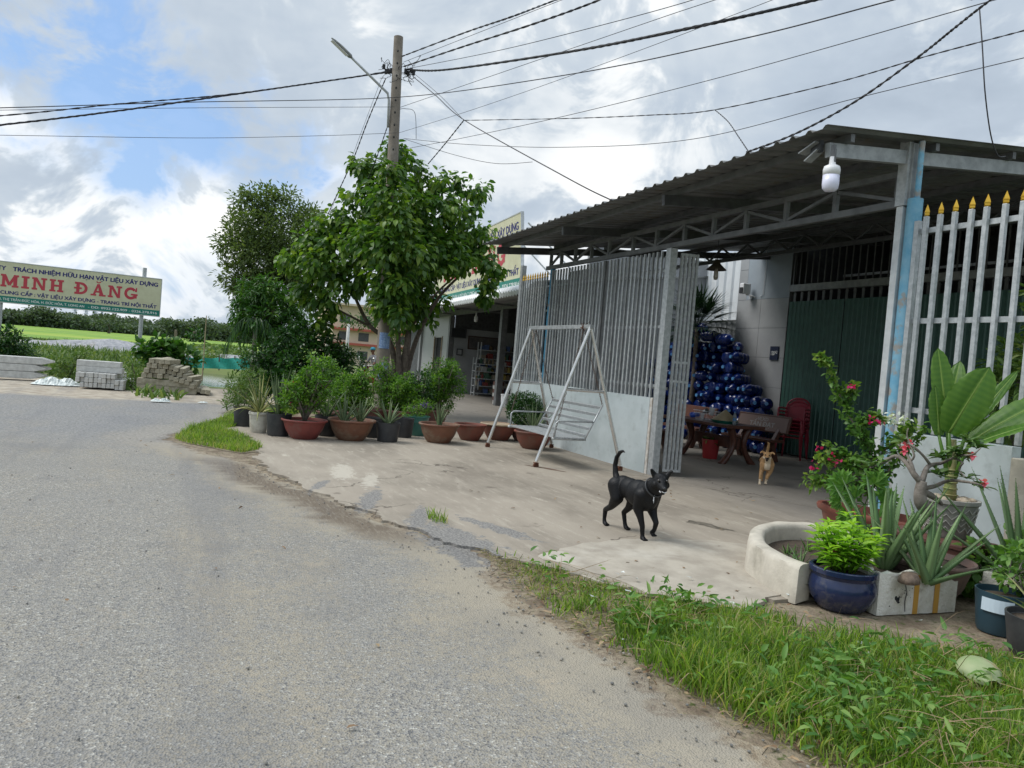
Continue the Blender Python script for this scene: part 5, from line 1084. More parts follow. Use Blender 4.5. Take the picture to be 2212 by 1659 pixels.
shrub('broadleaf_plant', tuple(G(2130, 1290, .02)), [([(0, 0, 0), (0, 0, .25)], .006, .004)], [(0, 0, .22, .2), (-.15, 0, .15, .15), (.2, .2, .3, .25), (.45, .3, .35, .3)], 'weed', 'round leaved pale plant right of the foam boxes', lsize=.085, per=22, wd=.8, spread=.1)
shrub('inner_papaya_shrub', tuple(OY(2200, 780, 7.6)[:2])+(.0,), [([(0, 0, 0), (0, 0, 1.2), (.05, 0, 2.4)], .03, .012)], [(.1, 0, 1.5, .42), (.45, 0, 1.7, .5), (.1, 0, 1.9, .3), (.35, .1, 2.55, .3), (.3, .1, 2.4, .25)], 'wild', 'tall shrub inside the yard seen through the right fence', lsize=.16, per=14, wd=.25, spread=.12)
# ---------------- concrete pole, street lamp, wires ----------------
pb_ = G(822, 901)[:2]; ptop = AT(861, 80, 18); PB = Vector((pb_[0], pb_[1], 0)); PT = Vector(ptop)
pole = empty('utility_pole', PB, 0, 'tall grey-brown concrete utility pole with step holes beside the tree', 'utility pole')
mb = MB(); mb.tube([(0, 0, -.3), (PT-PB)*.5, PT-PB], [.165, .135, .105], 20); mb.build('shaft', M['pole'], pole, smooth=True, auto=40)
dirc = Vector((-PB.x, -PB.y, 0)).normalized(); side = Vector((dirc.y, -dirc.x, 0))
mb = MB()
for i in range(13):
    z = 5.0+i*.28; c = (PT-PB)*(z/(PT-PB).z)+dirc*(.165-.06*z/PT.z-.006); c.z = z
    mb.ball(c, (.022, .022, .03), 8, 6)
mb.build('step_holes', M['black'], pole); pole.children[-1]['kind'] = 'stuff'
for i, (px0, py0, px1, py1, w) in enumerate([(812, 718, 836, 752, .15), (822, 782, 838, 800, .12), (806, 800, 824, 818, .12)]):
    z0 = AT(820, py1, 17.85)[2]; z1 = AT(820, py0, 17.85)[2]; a0 = math.atan2(dirc.y, dirc.x)+(.25 if i == 1 else -.25 if i == 2 else 0.); r_ = .168-.05*z0/8; cx = (PT-PB)*(z0/(PT-PB).z)
    aw = .8 if i == 0 else .45; n = 8
    vs = [(cx.x+(r_+.004)*cos(a0+t), cx.y+(r_+.004)*sin(a0+t), z) for z in (z0, z1) for t in np.linspace(-aw, aw, n)]
    mb = MB(); mb.add(vs, [(k, k+1, k+n+1, k+n) for k in range(n-1)]); mb.build('poster', mat('poster_blue', (.30, .42, .62), .6, 0, (.12, .2, .42), 30), pole)
lamp = empty('street_lamp', tuple(PB+Vector((0, 0, 0))), 0, 'slim grey street lamp arm slanting up left from the concrete pole', 'street lamp')
el = Vector(AT(841, 205, 17.9)); low = Vector(AT(838, 275, 17.9)); tip = Vector(AT(716, 81.5, 17.2)); mid = el.lerp(tip, .67)
mb = MB(); mb.tube([low-PB, el-PB-Vector((0, 0, .12)), el-PB+(tip-el)*.03, el.lerp(tip, .3)-PB, mid-PB], .028, 10); mb.build('arm', M['galv'], lamp, smooth=True)
mb = MB(); dd = (tip-mid).normalized(); sd_ = dd.cross(Vector((0, 0, 1))).normalized(); uu = sd_.cross(dd)
pr = [(0, .035, .03), (.06, .07, .045), (.5, .08, .04), (.85, .055, .025), (1., .015, .008)]; vs = []
for (t, a, b) in pr:
    c = mid-PB+(tip-mid)*t
    for k in range(10): q = 2*pi*k/10; vs.append(c+sd_*a*cos(q)+uu*b*sin(q))
mb.add(vs, [(i*10+k, i*10+(k+1) % 10, (i+1)*10+(k+1) % 10, (i+1)*10+k) for i in range(4) for k in range(10)]+[tuple(range(9, -1, -1)), tuple(range(40, 50))]); mb.build('lamp_head', M['galv_d'], lamp, smooth=True, auto=50)
mb = MB(); c = mid-PB+(tip-mid)*.55-uu*.045; mb.bar(c-dd*.22, c+dd*.22, .11, .006); mb.build('lens', M['white'], lamp)
hw = empty('cable_clamp', tuple(AT(861, 155, 18)), 0, 'black cable clamps and curled wire ends round the pole head', 'cable clamps')
mb = MB()
for i in range(26):
    s_ = -1 if i % 2 else 1; a = Vector((0, 0, random.uniform(-.1, .1)))+side*s_*random.uniform(.1, .3); pts_ = [a]
    for k in range(5): pts_.append(pts_[-1]+Vector(rng.normal(size=3))*.07)
    mb.tube(smooth_path(pts_, 3), .006, 4)
for s_ in (-1, 1):
    for k in range(4): mb.box((-.03, -.03, -.05), (.03, .03, .05), c=tuple(side*s_*(.16+.06*k)+Vector((0, 0, random.uniform(-.05, .08)))))
mb.build('clamps', M['wire'], hw)
def wire(pts, r, label, twist=0, name='overhead_cable'):
    """pts: 3D points, joined smoothly"""
    pts = [Vector(p) for p in pts]
    def outside(p): v = np.array(p)-CAM; z = v @ _f; x = PW/2+PF*(v @ _r2)/z; y = PH/2-PF*(v @ _u2)/z; return x < -40 or x > PW+40 or y < -30
    for a, b, at in ((-1, -2, len(pts)), (0, 1, 0)):       # the cable runs on to supports well out of the picture
        if outside(pts[a]):
            d = pts[a]-pts[b]; d.z *= .3; d.normalize(); q1 = pts[a]+d*5; q2 = pts[a]+d*16
            if at: pts += [q1, q2]
            else: pts = [q2, q1]+pts
    P_ = smooth_path(pts, 14); mb = MB()
    if twist:
        for s_ in range(twist):
            q = []
            for i, p in enumerate(P_):
                d = (P_[min(i+1, len(P_)-1)]-P_[max(i-1, 0)]).normalized(); a = d.cross(Vector((0, 0, 1))).normalized(); b = a.cross(d); t = i*1.7+2*pi*s_/twist; q.append(p+a*r*1.1*cos(t)+b*r*1.1*sin(t))
            mb.tube(q, r, 5)
    else: mb.tube(P_, r, 5)
    return tag(mb.build(name, M['wire'], smooth=True), label, 'cable', 'overhead cables')
def PZ_(px, py, z):          # point of the view ray at height z
    return G(px, py, z)
def span(a, b, sag=0.):      # straight picture line with sag, in space
    a = Vector(a); b = Vector(b); return [a.lerp(b, t)-Vector((0, 0, sag*4*t*(1-t))) for t in (0, .25, .5, .75, 1)]
def beyond(a, b, k=1.3): a = Vector(a); b = Vector(b); return a+(b-a)*k
A = lambda x, y, d=18.: AT(x, y, d)
r1 = .009
wire([A(868, 122), A(1000, 72, 14.6), A(1100, 38, 12.6), PZ_(1195, 2, 7.9), PZ_(1400, -75, 7.95)], r1, 'topmost twisted cable leaving the pole for the upper right', 2)
wire(span(A(872, 134), beyond(A(872, 134), PZ_(1213, 0, 7.7))), .005, 'thin wire just below the topmost twisted cable')
wire([A(872, 144), A(1000, 101, 15), A(1152, 52, 12.4), PZ_(1295, 0, 7.2), PZ_(1500, -85, 7.25)], .010, 'second dark cable from the pole, crossing the top edge mid picture', 2)
wire([A(882, 148), A(1050, 115, 15), A(1223, 74, 12.6), PZ_(1480, 5, 6.9), PZ_(1700, -70, 7.)], .006, 'smooth wire above the thick cable bundle')
wire([A(880, 150), A(960, 151, 16.4), A(1223, 113, 12.6), A(1480, 63, 10.6), PZ_(1760, 0, 6.6), PZ_(2000, -60, 6.7)], .012, 'thick twisted cable bundle running right from the pole head', 4)
wire(span(A(864, 232), beyond(A(864, 232), PZ_(1540, 0, 6.6), 1.2)), .005, 'thin straight wire crossing behind the thick bundle')
wire([AT(-500, 243, 16), AT(0, 233, 16), A(400, 221, 17), A(860, 210, 17.7), A(1223, 162, 13), A(1600, 85, 10.5), PZ_(1930, 0, 6.0), PZ_(2200, -70, 6.1)], .009, 'long dark straight cable crossing the whole picture past the pole')
wire(span(A(862, 287), beyond(A(862, 287), PZ_(1560, 30, 6.2), 1.3), .1), .004, 'thin slanting wire from below the lamp arm')
jn = AT(1002, 260, 14.5)
wire([jn, AT(1223, 256, 12.6), AT(1400, 249, 11.4), AT(1540, 238, 10.6), AT(1800, 180, 9.6), AT(2000, 122, 9), AT(2212, 66, 8.6), AT(2400, 15, 8.3)], .0045, 'twisted service cable from the splice above the tree to the right edge', 2)
wire([A(893, 166), AT(940, 205, 16.8), AT(1004, 260, 15), AT(1223, 383, 11), AT(1322, 433, 9.6)], .009, 'dark cable dropping from the pole to the canopy eave')
wire([A(896, 160), AT(950, 206, 16.4), jn], .005, 'thin wire running down beside the dark drop cable to the splice')
wire([jn, AT(962, 310, 16), AT(925, 354, 17.4)], .007, 'twisted cable from the splice down into the tree top', 2)
wire([A(872, 299), AT(1010, 312, 15), AT(1223, 318, 12.8), AT(1500, 300, 11.4), AT(1850, 212, 10), AT(2212, 125, 9), AT(2400, 80, 8.7)], .005, 'long sagging thin wire above the canopy roof')
wire([A(874, 322), AT(1010, 296, 15), AT(1223, 250, 12.8), AT(1560, 166, 10.6), AT(2130, 5, 8), AT(2300, -45, 7.6)], .005, 'straight thin wire rising to the top right corner')
wire([A(876, 301), AT(980, 334, 16), AT(1070, 353, 14.5), AT(1150, 350, 13.6)], .005, 'short slack wire ending in the sky above the sign')
wire([A(850, 152), AT(700, 176, 17.5), AT(483, 205, 16.8), AT(250, 225, 16.4), AT(0, 250, 16), AT(-400, 275, 16)], .008, 'upper strand of the twisted cables running left from the pole', 2)
wire([A(850, 154), AT(671, 180, 17.4), AT(483, 207, 16.8), AT(250, 240, 16.3), AT(0, 270, 15.9), AT(-400, 310, 15.6)], .010, 'thick lower twisted cable running left from the pole', 3)
wire([AT(-300, 243, 16), AT(0, 238, 16), AT(430, 233, 16.8), A(852, 231, 17.8)], .005, 'thin wire just under the long dark cable at left')
wire([AT(-300, 288, 16), AT(0, 292, 16), AT(430, 298, 16.8), AT(700, 293, 17.3), A(857, 287, 17.8)], .005, 'lowest thin wire at left, above the billboard')
wire([A(833, 170, 17.7), AT(795, 260, 18.5), AT(763, 344, 19.4), AT(728, 420, 20.5), AT(700, 482, 22)], .008, 'twisted guy cable slanting from the pole down behind the left tree crown', 2)
wire([A(826, 165, 17.7), AT(775, 300, 18.8), AT(740, 395, 20), AT(700, 490, 22)], .004, 'thin guy wire next to the twisted guy cable')
wire([A(836, 276, 17.8), AT(813, 342, 18.4), AT(790, 400, 19), AT(775, 440, 19.4)], .007, 'short twisted cable from the lamp arm foot into the tree', 2)
wire([AT(1545, 238, 10.6), AT(1572, 262, 10), AT(1595, 295, 9), AT(1617, 328, 8.2)], .004, 'loose cable hanging from the service cable to the canopy edge', 2)
wire([AT(2230, -60, 7.2), AT(2140, 0, 7.2), AT(2060, 62, 7.3), AT(1985, 122, 7.45), AT(1850, 218, 7.7), AT(1720, 288, 7.95), AT(1612, 329, 8.15)], .0065, 'thick black cable swooping from the top right corner to the canopy edge', 2)
wire([AT(2116, 20, 8), AT(2122, 100, 7.9), AT(2128, 200, 7.9), AT(2140, 290, 8.1), AT(2155, 335, 8.3), AT(2172, 338, 8.5)], .006, 'loose black cable end hanging onto the roof at the right edge')
wire([A(863, 236, 17.8), A(876, 235, 17.8), A(896, 244, 17.8), A(899, 300, 17.8)], .006, 'short curled cable end dangling right of the pole')
# ---------------- trees ----------------
def tree(name, base, D, spots, branches, lf, label, per, ls, wd, tm=OV, cat='tree', leafs=9, spread=.2, down=.45, inner=.3, trunkmat='bark', shr=1.):
    e = empty(name, base, 0, label, cat); mb = MB(); bo = np.array(base)
    for (L_, r0, r1) in branches:
        pts_ = smooth_path([AT(x, y, D+o)-bo for x, y, o in L_], 5); mb.tube(pts_, [r0+(r1-r0)*i/(len(pts_)-1) for i in range(len(pts_))], 10)
    mb.build('trunk', M[trunkmat], e, smooth=True); B = []
    for (x, y, r, o) in spots: q = AT(x, y, D+o); B.append((q[0], q[1], q[2], r*D/PF*shr))
    P, Dd_, Rn = crown(B, per, leafs, spread, down, inner); n = len(P)
    leaves('crown', P, Dd_, ls*rng.uniform(.45, 1.25, n), ls*wd*rng.uniform(.8, 1.1, n), LF[lf], e, tm, rnd=Rn)
    return e
tb_ = G(868, 884)
rs_ = random.Random(5)
main = [(855, 345, 22, 0), (850, 325, 12, 0), (880, 372, 36, .1), (925, 398, 34, .1), (975, 408, 30, 0), (1020, 412, 20, 0), (805, 400, 34, 0), (790, 352, 15, 0), (775, 350, 9, 0), (840, 430, 56, -.6), (765, 462, 42, -.2), (735, 500, 32, .2), (925, 460, 56, -.7), (990, 478, 44, .0), (1022, 512, 30, .1), (1040, 548, 22, .1), (1064, 584, 13, 0), (700, 498, 32, 0), (735, 550, 50, -.5), (840, 525, 64, -1.0), (922, 535, 56, -.9), (985, 562, 28, -.2), (665, 530, 28, .2), (632, 560, 16, .3), (690, 590, 42, -.3), (760, 600, 40, -.6), (890, 605, 44, -.8), (840, 600, 40, .9), (655, 620, 22, .1), (678, 650, 20, 0), (705, 650, 24, -.2), (890, 645, 28, -.3), (900, 682, 18, -.2), (878, 690, 18, 0), (1056, 612, 7, 0), (1048, 640, 6, 0), (975, 520, 50, .9), (780, 520, 50, 1.), (860, 480, 60, 1.), (690, 560, 40, 1.), (900, 580, 50, 1.), (975, 545, 34, -.9), (700, 690, 14, 0), (925, 660, 30, .8), (845, 425, 32, -1.9), (850, 480, 40, -2.1), (845, 540, 44, -2.2), (840, 600, 36, -2.1), (830, 655, 26, -2.), (858, 375, 20, -1.8), (860, 640, 30, -2.), (850, 690, 18, -1.9), (890, 560, 40, -1.9), (800, 520, 40, -1.7)]
rag = []
for (x, y, r, o) in main:
    for k in range(2): a = rs_.uniform(0, 6.3); rag.append((x+cos(a)*r*1.02, y+sin(a)*r*.95, r*rs_.uniform(.24, .4), o+rs_.uniform(-.5, .5)))
tree('leafy_tree', (tb_[0], tb_[1], 0), 19.4, main+rag,
     [([(868, 890, 0), (868, 840, 0), (874, 780, 0), (882, 720, 0), (878, 640, 0), (870, 540, 0)], .13, .05), ([(862, 890, .1), (855, 830, 0), (850, 770, .1), (838, 735, .2), (800, 705, .3), (775, 660, .3), (750, 600, .2)], .10, .03), ([(872, 880, .1), (880, 800, .2), (905, 720, .3), (950, 640, .2), (1000, 590, 0)], .09, .025), ([(866, 885, -.1), (862, 800, -.1), (858, 700, 0), (850, 600, .1), (845, 450, 0)], .09, .03), ([(800, 705, .3), (770, 690, .2), (700, 650, .1), (660, 600, 0)], .035, .015), ([(882, 720, 0), (920, 660, -.2), (980, 600, 0), (1060, 560, 0)], .04, .015)],
     'tree', 'big leafy tree with drooping broad leaves standing right behind the concrete pole', 36, .195, .62, leafs=9, spread=.24, down=.8, inner=.35, shr=.84)
mb = MB()
bt = AT(585, 800, 30)
back = [(540, 455, 34, 0), (575, 440, 30, 0), (610, 455, 36, 0), (645, 480, 32, 0), (668, 470, 18, 0), (555, 500, 44, -.6), (620, 510, 46, -.6), (520, 500, 26, 0), (510, 545, 28, 0), (560, 560, 46, -.6), (630, 570, 46, -.4), (505, 590, 22, 0), (530, 610, 34, 0), (590, 620, 46, -.5), (650, 630, 40, 0), (500, 610, 12, 0), (545, 650, 30, .2), (490, 520, 10, 0), (600, 540, 50, 1.)]
rag = []
for (x, y, r, o) in back:
    for k in range(2): a = rs_.uniform(0, 6.3); rag.append((x+cos(a)*r*1.0, y+sin(a)*r*.95, r*rs_.uniform(.25, .42), o+rs_.uniform(-.7, .7)))
tree('feathery_tree', (bt[0], bt[1], 0), 29.5, back+rag, [([(590, 810, 0), (590, 740, 0), (585, 660, 0), (580, 560, 0), (575, 480, 0)], .2, .05), ([(588, 700, 0), (560, 620, 0), (530, 540, 0)], .09, .03), ([(586, 660, 0), (620, 580, 0), (650, 500, 0)], .09, .03)], 'back', 'tall fine-leaved dark tree at the pond bank, left of the pole', 24, .17, .45, leafs=15, spread=.36, down=.05, tm=RH, shr=1.05)
bt = AT(575, 830, 25)
mg = [(545, 640, 28, 0), (580, 625, 26, 0), (530, 680, 28, 0), (565, 690, 34, -.3), (605, 660, 32, 0), (620, 700, 30, 0), (640, 680, 22, 0), (520, 655, 14, 0), (590, 730, 34, 0), (540, 720, 24, 0), (660, 720, 22, 0)]
tree('mango_tree', (bt[0], bt[1], 0), 24.5, mg+[(x+rs_.uniform(-1, 1)*r, y+rs_.uniform(-1, 1)*r, r*.35, o) for x, y, r, o in mg], [([(578, 840, 0), (575, 770, 0), (580, 690, 0), (570, 640, 0)], .12, .04), ([(576, 760, 0), (600, 700, 0), (620, 660, 0)], .06, .02)], 'mango', 'lower bright green tree with long leaves in front of the tall dark tree', 28, .22, .30, leafs=13, spread=.16, down=.35)
# drooping areca fronds at the left of the mango tree
ap = AT(545, 800, 24); e = empty('areca_palm', (ap[0], ap[1], 0), 0, 'palm with hanging dark fronds left of the lower green tree', 'palm'); mb = MB(); mb.tube([(0, 0, 0), (.05, 0, 1.4), (0, 0, 2.2)], [.07, .06, .05], 8); mb.build('trunk', M['bark_grey'], e, smooth=True); mb = MB()
for i in range(10):
    a = i*2.4; L_ = 1.5; pts_ = [Vector((cos(a)*t*.75, sin(a)*t*.75, 2.1+t*.7-t*t*1.3)) for t in np.linspace(0, 1.1, 9)]; mb.tube(pts_, .012, 4, r=.3)
    for k in range(1, 9):
        p = pts_[k]; d0 = (pts_[k]-pts_[k-1]).normalized(); s_ = d0.cross(Vector((0, 0, 1))).normalized()
        for sg_ in (-1, 1):
            for j in (0, .5): mb.blade(p-d0*.15*j, d0*.4+s_*sg_*.5+Vector((0, 0, -1.)), .42, .03, .9, 4, r=random.random())
mb.build('fronds', LF['bush'], e)
# dense dark bush
bt = AT(648, 850, 19.5)
bb = [(600, 770, 36, 0), (580, 800, 26, 0), (650, 755, 42, 0), (700, 775, 38, 0), (730, 790, 26, 0), (640, 800, 40, -.6), (690, 815, 34, -.6), (610, 735, 24, 0), (665, 725, 20, 0), (570, 770, 22, 0), (745, 810, 18, 0), (590, 830, 26, -.3), (640, 840, 26, -.3), (715, 745, 20, 0), (740, 770, 16, .2)]
tree('dense_bush', (bt[0], bt[1], 0), 19.2, bb+[(x+rs_.uniform(-1, 1)*r, y+rs_.uniform(-1, 1)*r, r*.35, o) for x, y, r, o in bb], [([(650, 860, 0), (645, 800, 0), (620, 750, 0)], .05, .02), ([(655, 860, 0), (680, 800, 0), (700, 760, 0)], .05, .02)], 'bush', 'dense dark glossy bush behind the left pots', 70, .12, .52, leafs=11, spread=.12, down=.1, cat='bush', inner=.5)
# ---------------- billboard ----------------
def sign_face(mb_dict, x0, x1, z0, z1, yo, full=True):
    """paint layout of the shop sign on a board facing -Y (metres, local)"""
    Lx = x1-x0; H = z1-z0; k = H/2.1
    def T(s, sz, fx, fz, fw, ink, bold=.03, al='L'): text_into(mb_dict[ink], s, sz*H, x0+fx*Lx, z0+fz*H, width=fw*Lx, bold=bold, yo=yo-.004, align=al)
    T('CÔNG TY', .145, .015, .795, .155, 'navy', .045); T('TRÁCH NHIỆM HỮU HẠN VẬT LIỆU XÂY DỰNG', .145, .205, .795, .775, 'navy', .045)
    kx = .735*Lx/slab(MB(), 'MINH ĐĂNG', 0, 0, 1, 1, .16, 0); slab(mb_dict['red'], 'MINH ĐĂNG', x0+.148*Lx, z0+.385*H, .31*H, kx, .16*kx, yo-.004)
    T('CHUYÊN CUNG CẤP : VẬT LIỆU XÂY DỰNG - TRANG TRÍ NỘI THẤT', .12, .015, .205, .965, 'navy', .04)
    mb_dict['green'].box((x0+.005, yo-.003, z0+.01), (x1-.005, yo, z0+.155*H))
    T('ĐC: KHU VỰC 4, THỊ TRẤN ĐỨC HÒA, H. ĐỨC HÒA, T. LONG AN', .085, .02, .05, .56, 'white', .02); mb_dict['white'].box((0, 0, 0), (0, 0, 0)) if 0 else None
    T('- DD: 0932.122.909 - 0326.278.916', .085, .60, .05, .385, 'white', .02)
    # text on the green band must clear it
def signboard(name, loc, rz, L_, H, label, tilt=0., posts=None):
    e = empty(name, loc, rz, label, 'sign'); d = {k: MB() for k in ('navy', 'red', 'green', 'white')}
    mb = MB(); mb.box((-L_/2, 0, 0), (L_/2, .06, H)); objs = [mb.build('board', M['cream'], e)]
    mb = MB(); 
    for (a, b) in (((-L_/2-.02, -.012, -.03), (L_/2+.02, .08, 0)), ((-L_/2-.02, -.012, H), (L_/2+.02, .08, H+.03)), ((-L_/2-.03, -.012, 0), (-L_/2, .08, H)), ((L_/2, -.012, 0), (L_/2+.03, .08, H))): mb.box(a, b)
    objs.append(mb.build('frame', M['white_metal'], e)); sign_face(d, -L_/2, L_/2, 0, H, 0)
    for k, nm in (('green', 'green_band'), ('navy', 'lettering'), ('red', 'shop_name'), ('white', 'lettering')): objs.append(d[k].build(nm, M[k+'_ink'], e))
    for o in objs: o.rotation_euler = (tilt, 0, 0)
    return e
brt = AT(344, 682, 38); blt = AT(0, 655, 38); bd = np.array(brt[:2])-np.array(blt[:2]); ba = math.atan2(bd[1], bd[0]); LB = 7.05
c_ = np.array(brt[:2])-bd/np.linalg.norm(bd)*LB/2
bill = signboard('roadside_billboard', (c_[0], c_[1], 2.27), ba, LB, 1.66, 'long cream billboard on steel posts at the left edge before the rice field')
for k, x in enumerate((LB/2-.72, LB/2-5.98)):
    mb = MB(); mb.tube([(x, .13, -2.3), (x+.02, .13, 2.1 if k == 0 else 1.6)], .085, 12); mb.build('post', M['galv'], bill, smooth=True, auto=40)
# ---------------- neighbouring building-supply shop ----------------
SA = R_(4.3)+pi      # facade runs away from the camera, turned a little from the fence
S0 = Vector((-23.7, 9.88, 0))
shop = empty('materials_shop', S0, -R_(4.3), 'open-fronted building materials shop with grey columns and white awning', 'shop')
# local frame: x towards the camera along the facade, y inward
M['shopwall'] = mat('shop_wall', (.30, .31, .32), .7, 0, (.24, .25, .26), 1.5); M['shoptile'] = mat('shop_tile', (.36, .37, .37), .4)
def sb(name, a, b, m, **k): mb = MB(); mb.box(a, b); return mb.build(name, m, shop, **k)
for x in (0, -6.9, 5.2): sb('column', (x-.12, -.1, 0), (x+.12, .1, 3.25), M['steel_grey'])
sb('column', (-12.6, -.1, 0), (-12.3, .12, 3.4), M['shopwall'])
sb('back_wall', (-12.6, 8.0, 0), (6.6, 8.15, 4.6), M['shopwall'])
sb('side_wall', (6.6, -.1, 0), (6.75, 8.15, 4.6), M['shopwall']); sb('room_wall', (-6.85, .12, 0), (-6.75, 8.0, 2.75), M['shopwall']); sb('upper_cladding', (-6.83, .12, 2.752), (-6.77, 8, 4.6), M['steel_dark'])
sb('front_wall', (-12.3, 0, 0), (-9.75, .12, 3.3), M['shoptile']); sb('front_wall', (-9.75, 0, 2.35), (-8.35, .12, 3.3), M['shoptile']); sb('front_wall', (-8.35, 0, 0), (-7.02, .12, 3.3), M['shoptile'])
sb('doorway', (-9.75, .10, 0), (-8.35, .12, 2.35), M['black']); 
for x in (-9.80, -8.38): sb('door_frame', (x, -.03, 0), (x+.08, .01, 2.4), M['tan_rim'])
sb('beam', (-12.6, -.06, 3.26), (6.8, .06, 3.45), M['steel_grey'])
mb = MB(); mb.add([(-12.6, -1.5, 3.36), (6.7, -1.5, 3.36), (6.7, 8.1, 4.6), (-12.6, 8.1, 4.6)], [(0, 1, 2, 3)]); o = mb.build('ceiling', mat('corr_ceiling', (.42, .42, .42), .6, 0, (.32, .32, .32), 3, stretch=(1, 8, 1)), shop)
for i in range(5): sb('ceiling_beam', (-11+i*4., -1.4, 3.30), (-10.92+i*4., 1, 3.36), M['steel_grey'])
vs = []; xs = []; x = -12.9
while x < 6.9: xs += [(x, 0), (x+.09, .0), (x+.12, .03), (x+.18, .03)]; x += .22
for (x, a) in xs:
    for (y, z) in ((-1.66, 3.22), (-1.68, 3.34), (-1.62, 3.44), (-1.5, 3.50), (-1.2, 3.56), (8.3, 4.85)): vs.append((x, y-a*.6, z+a))
mb = MB(); mb.add(vs, [(i*6+j, (i+1)*6+j, (i+1)*6+j+1, i*6+j+1) for i in range(len(xs)-1) for j in range(5)]); mb.build('awning', mat('white_tin', (.72, .74, .76), .4, .1, (.62, .64, .66), 4), shop, smooth=True, auto=30)
for x in (-11.5, -2.5, 3.8, 6.4):
    mb = MB(); mb.tube([(x, -1.2, 3.6), (x+.02, -.9, 3.7), (x+.8, 2.6, 4.0)], .03, 8)
sg2 = signboard('shop_sign', (0, 0, 0), -R_(4.3), 10.4, 2.12, 'big cream shop sign standing on the white awning behind the tree', tilt=R_(5))
sr = Vector((-19.57, 8.6, 3.56)); dx = Vector((cos(-R_(4.3)), sin(-R_(4.3)), 0)); sg2.location = sr-dx*5.2
for x in (5.0, 3.4):
    mb = MB(); mb.tube([(x, .12, 1.9), (x+.25, 2.0, .25)], .025, 8); mb.build('stay', M['galv'], sg2)
bb_ = empty('led_bulb_lamp', tuple(S0+Vector((-3.2, .2, 3.3))), 0, 'small white bulb hanging in the shop entrance', 'lamp')
mb = MB(); mb.lathe([(0, -.40), (.06, -.38), (.075, -.3), (.07, -.2), (.03, -.14), (.025, 0)], 16); mb.build('bulb', M['white'], bb_, smooth=True)
def wl(x, y, z): c, s_ = cos(-R_(4.3)), sin(-R_(4.3)); return (S0.x+x*c-y*s_, S0.y+x*s_+y*c, z)
def flat(name, x0, x1, y, z0, z1, m, label, cat, fm=None, group=None):
    e = empty(name, wl((x0+x1)/2, y, z0), -R_(4.3), label, cat, group); w = x1-x0; h = z1-z0
    mb = MB(); mb.box((-w/2, -.02, 0), (w/2, .0, h)); mb.build('panel', m, e)
    if fm: mb = MB(); [mb.box(a, b) for a, b in (((-w/2-.04, -.04, -.04), (w/2+.04, 0, 0)), ((-w/2-.04, -.04, h), (w/2+.04, 0, h+.04)), ((-w/2-.04, -.04, 0), (-w/2, 0, h)), ((w/2, -.04, 0), (w/2+.04, 0, h)))]; mb.build('frame', fm, e)
def wallflat(px0, px1, py0, py1, m, label, cat, fm, name='framed_picture'):
    a = OX(px0, py0, -30.35); b = OX(px1, py1, -30.35); w = abs(b[1]-a[1]); z0, z1 = b[2], a[2]; h = z1-z0
    e = empty(name, (-30.33+.075*0, (a[1]+b[1])/2, z0), pi/2-R_(4.3), label, cat)
    mb = MB(); mb.box((-w/2, -.02, 0), (w/2, 0, h)); mb.build('panel', m, e); mb = MB(); [mb.box(p, q) for p, q in (((-w/2-.04, -.04, -.04), (w/2+.04, 0, 0)), ((-w/2-.04, -.04, h), (w/2+.04, 0, h+.04)), ((-w/2-.04, -.04, 0), (-w/2, 0, h)), ((w/2, -.04, 0), (w/2+.04, 0, h)))]; mb.build('frame', fm, e)
wallflat(977, 1004, 710, 729, M['black'], 'dark television high on the shop side wall', 'television', M['black_plastic'], 'wall_tv')
wallflat(1014, 1078, 727, 758, mat('dark_art', (.05, .05, .055), .5, 0, (.16, .14, .13), 2), 'wide dark framed picture on the shop side wall', 'picture', mat('dark_frame', (.05, .025, .015), .5))
wallflat(988, 996, 755, 766, M['shopwall'], 'small dark-framed notice left of the wide picture', 'picture', M['black_plastic'])
flat('fluorescent_lamp', 3.0, 3.9, .3, 3.1, 3.16, M['white'], 'short white tube light under the shop ceiling', 'lamp')
def shelf(x, y, w, h, n, label, seed, rot=0.):
    e = empty('display_shelf', wl(x, y, 0), rot-R_(4.3), label, 'shelf'); r = random.Random(seed)
    for i in range(n): mb = MB(); mb.box((-w/2, -.22, .12+i*h/n), (w/2, .22, .15+i*h/n)); mb.build('board', M['white_metal'], e)
    for sx in (-1, 1):
        for sy in (-1, 1): mb = MB(); mb.box((sx*w/2-.02, sy*.22-.02, 0), (sx*w/2+.02, sy*.22+.02, h+.1)); mb.build('upright', M['white_metal'], e)
    cols = [(.45, .40, .30), (.30, .05, .04), (.06, .12, .30), (.5, .5, .48), (.25, .18, .10), (.5, .38, .08), (.08, .2, .12), (.12, .12, .13)]
    for i in range(n):
        q = -w/2+.06
        while q < w/2-.1:
            bw = r.uniform(.07, .2); bh = r.uniform(.10, .24); mb = MB()
            if r.random() < .6: mb.box((-bw/2, -.13, 0), (bw/2, .13, bh))
            else: mb.lathe([(bw*.4, 0), (bw*.42, bh*.7), (bw*.2, bh*.85), (bw*.2, bh)], 10)
            o = mb.build('goods_item', GOODS[r.randrange(len(GOODS))]); o.location = wl(x+(q+bw/2)*cos(rot), y+(q+bw/2)*sin(rot), .151+i*h/n); o.rotation_euler = (0, 0, rot-R_(4.3)); tag(o, 'packaged goods standing on the shelves inside the dim shop', 'goods', 'packaged goods on the shop shelves'); q += bw+.02
GOODS = [mat('goods_%d' % i, c, .6) for i, c in enumerate([(.40, .35, .26), (.28, .06, .05), (.08, .13, .28), (.42, .42, .40), (.2, .15, .09), (.42, .32, .08), (.08, .17, .11), (.11, .11, .12)])]
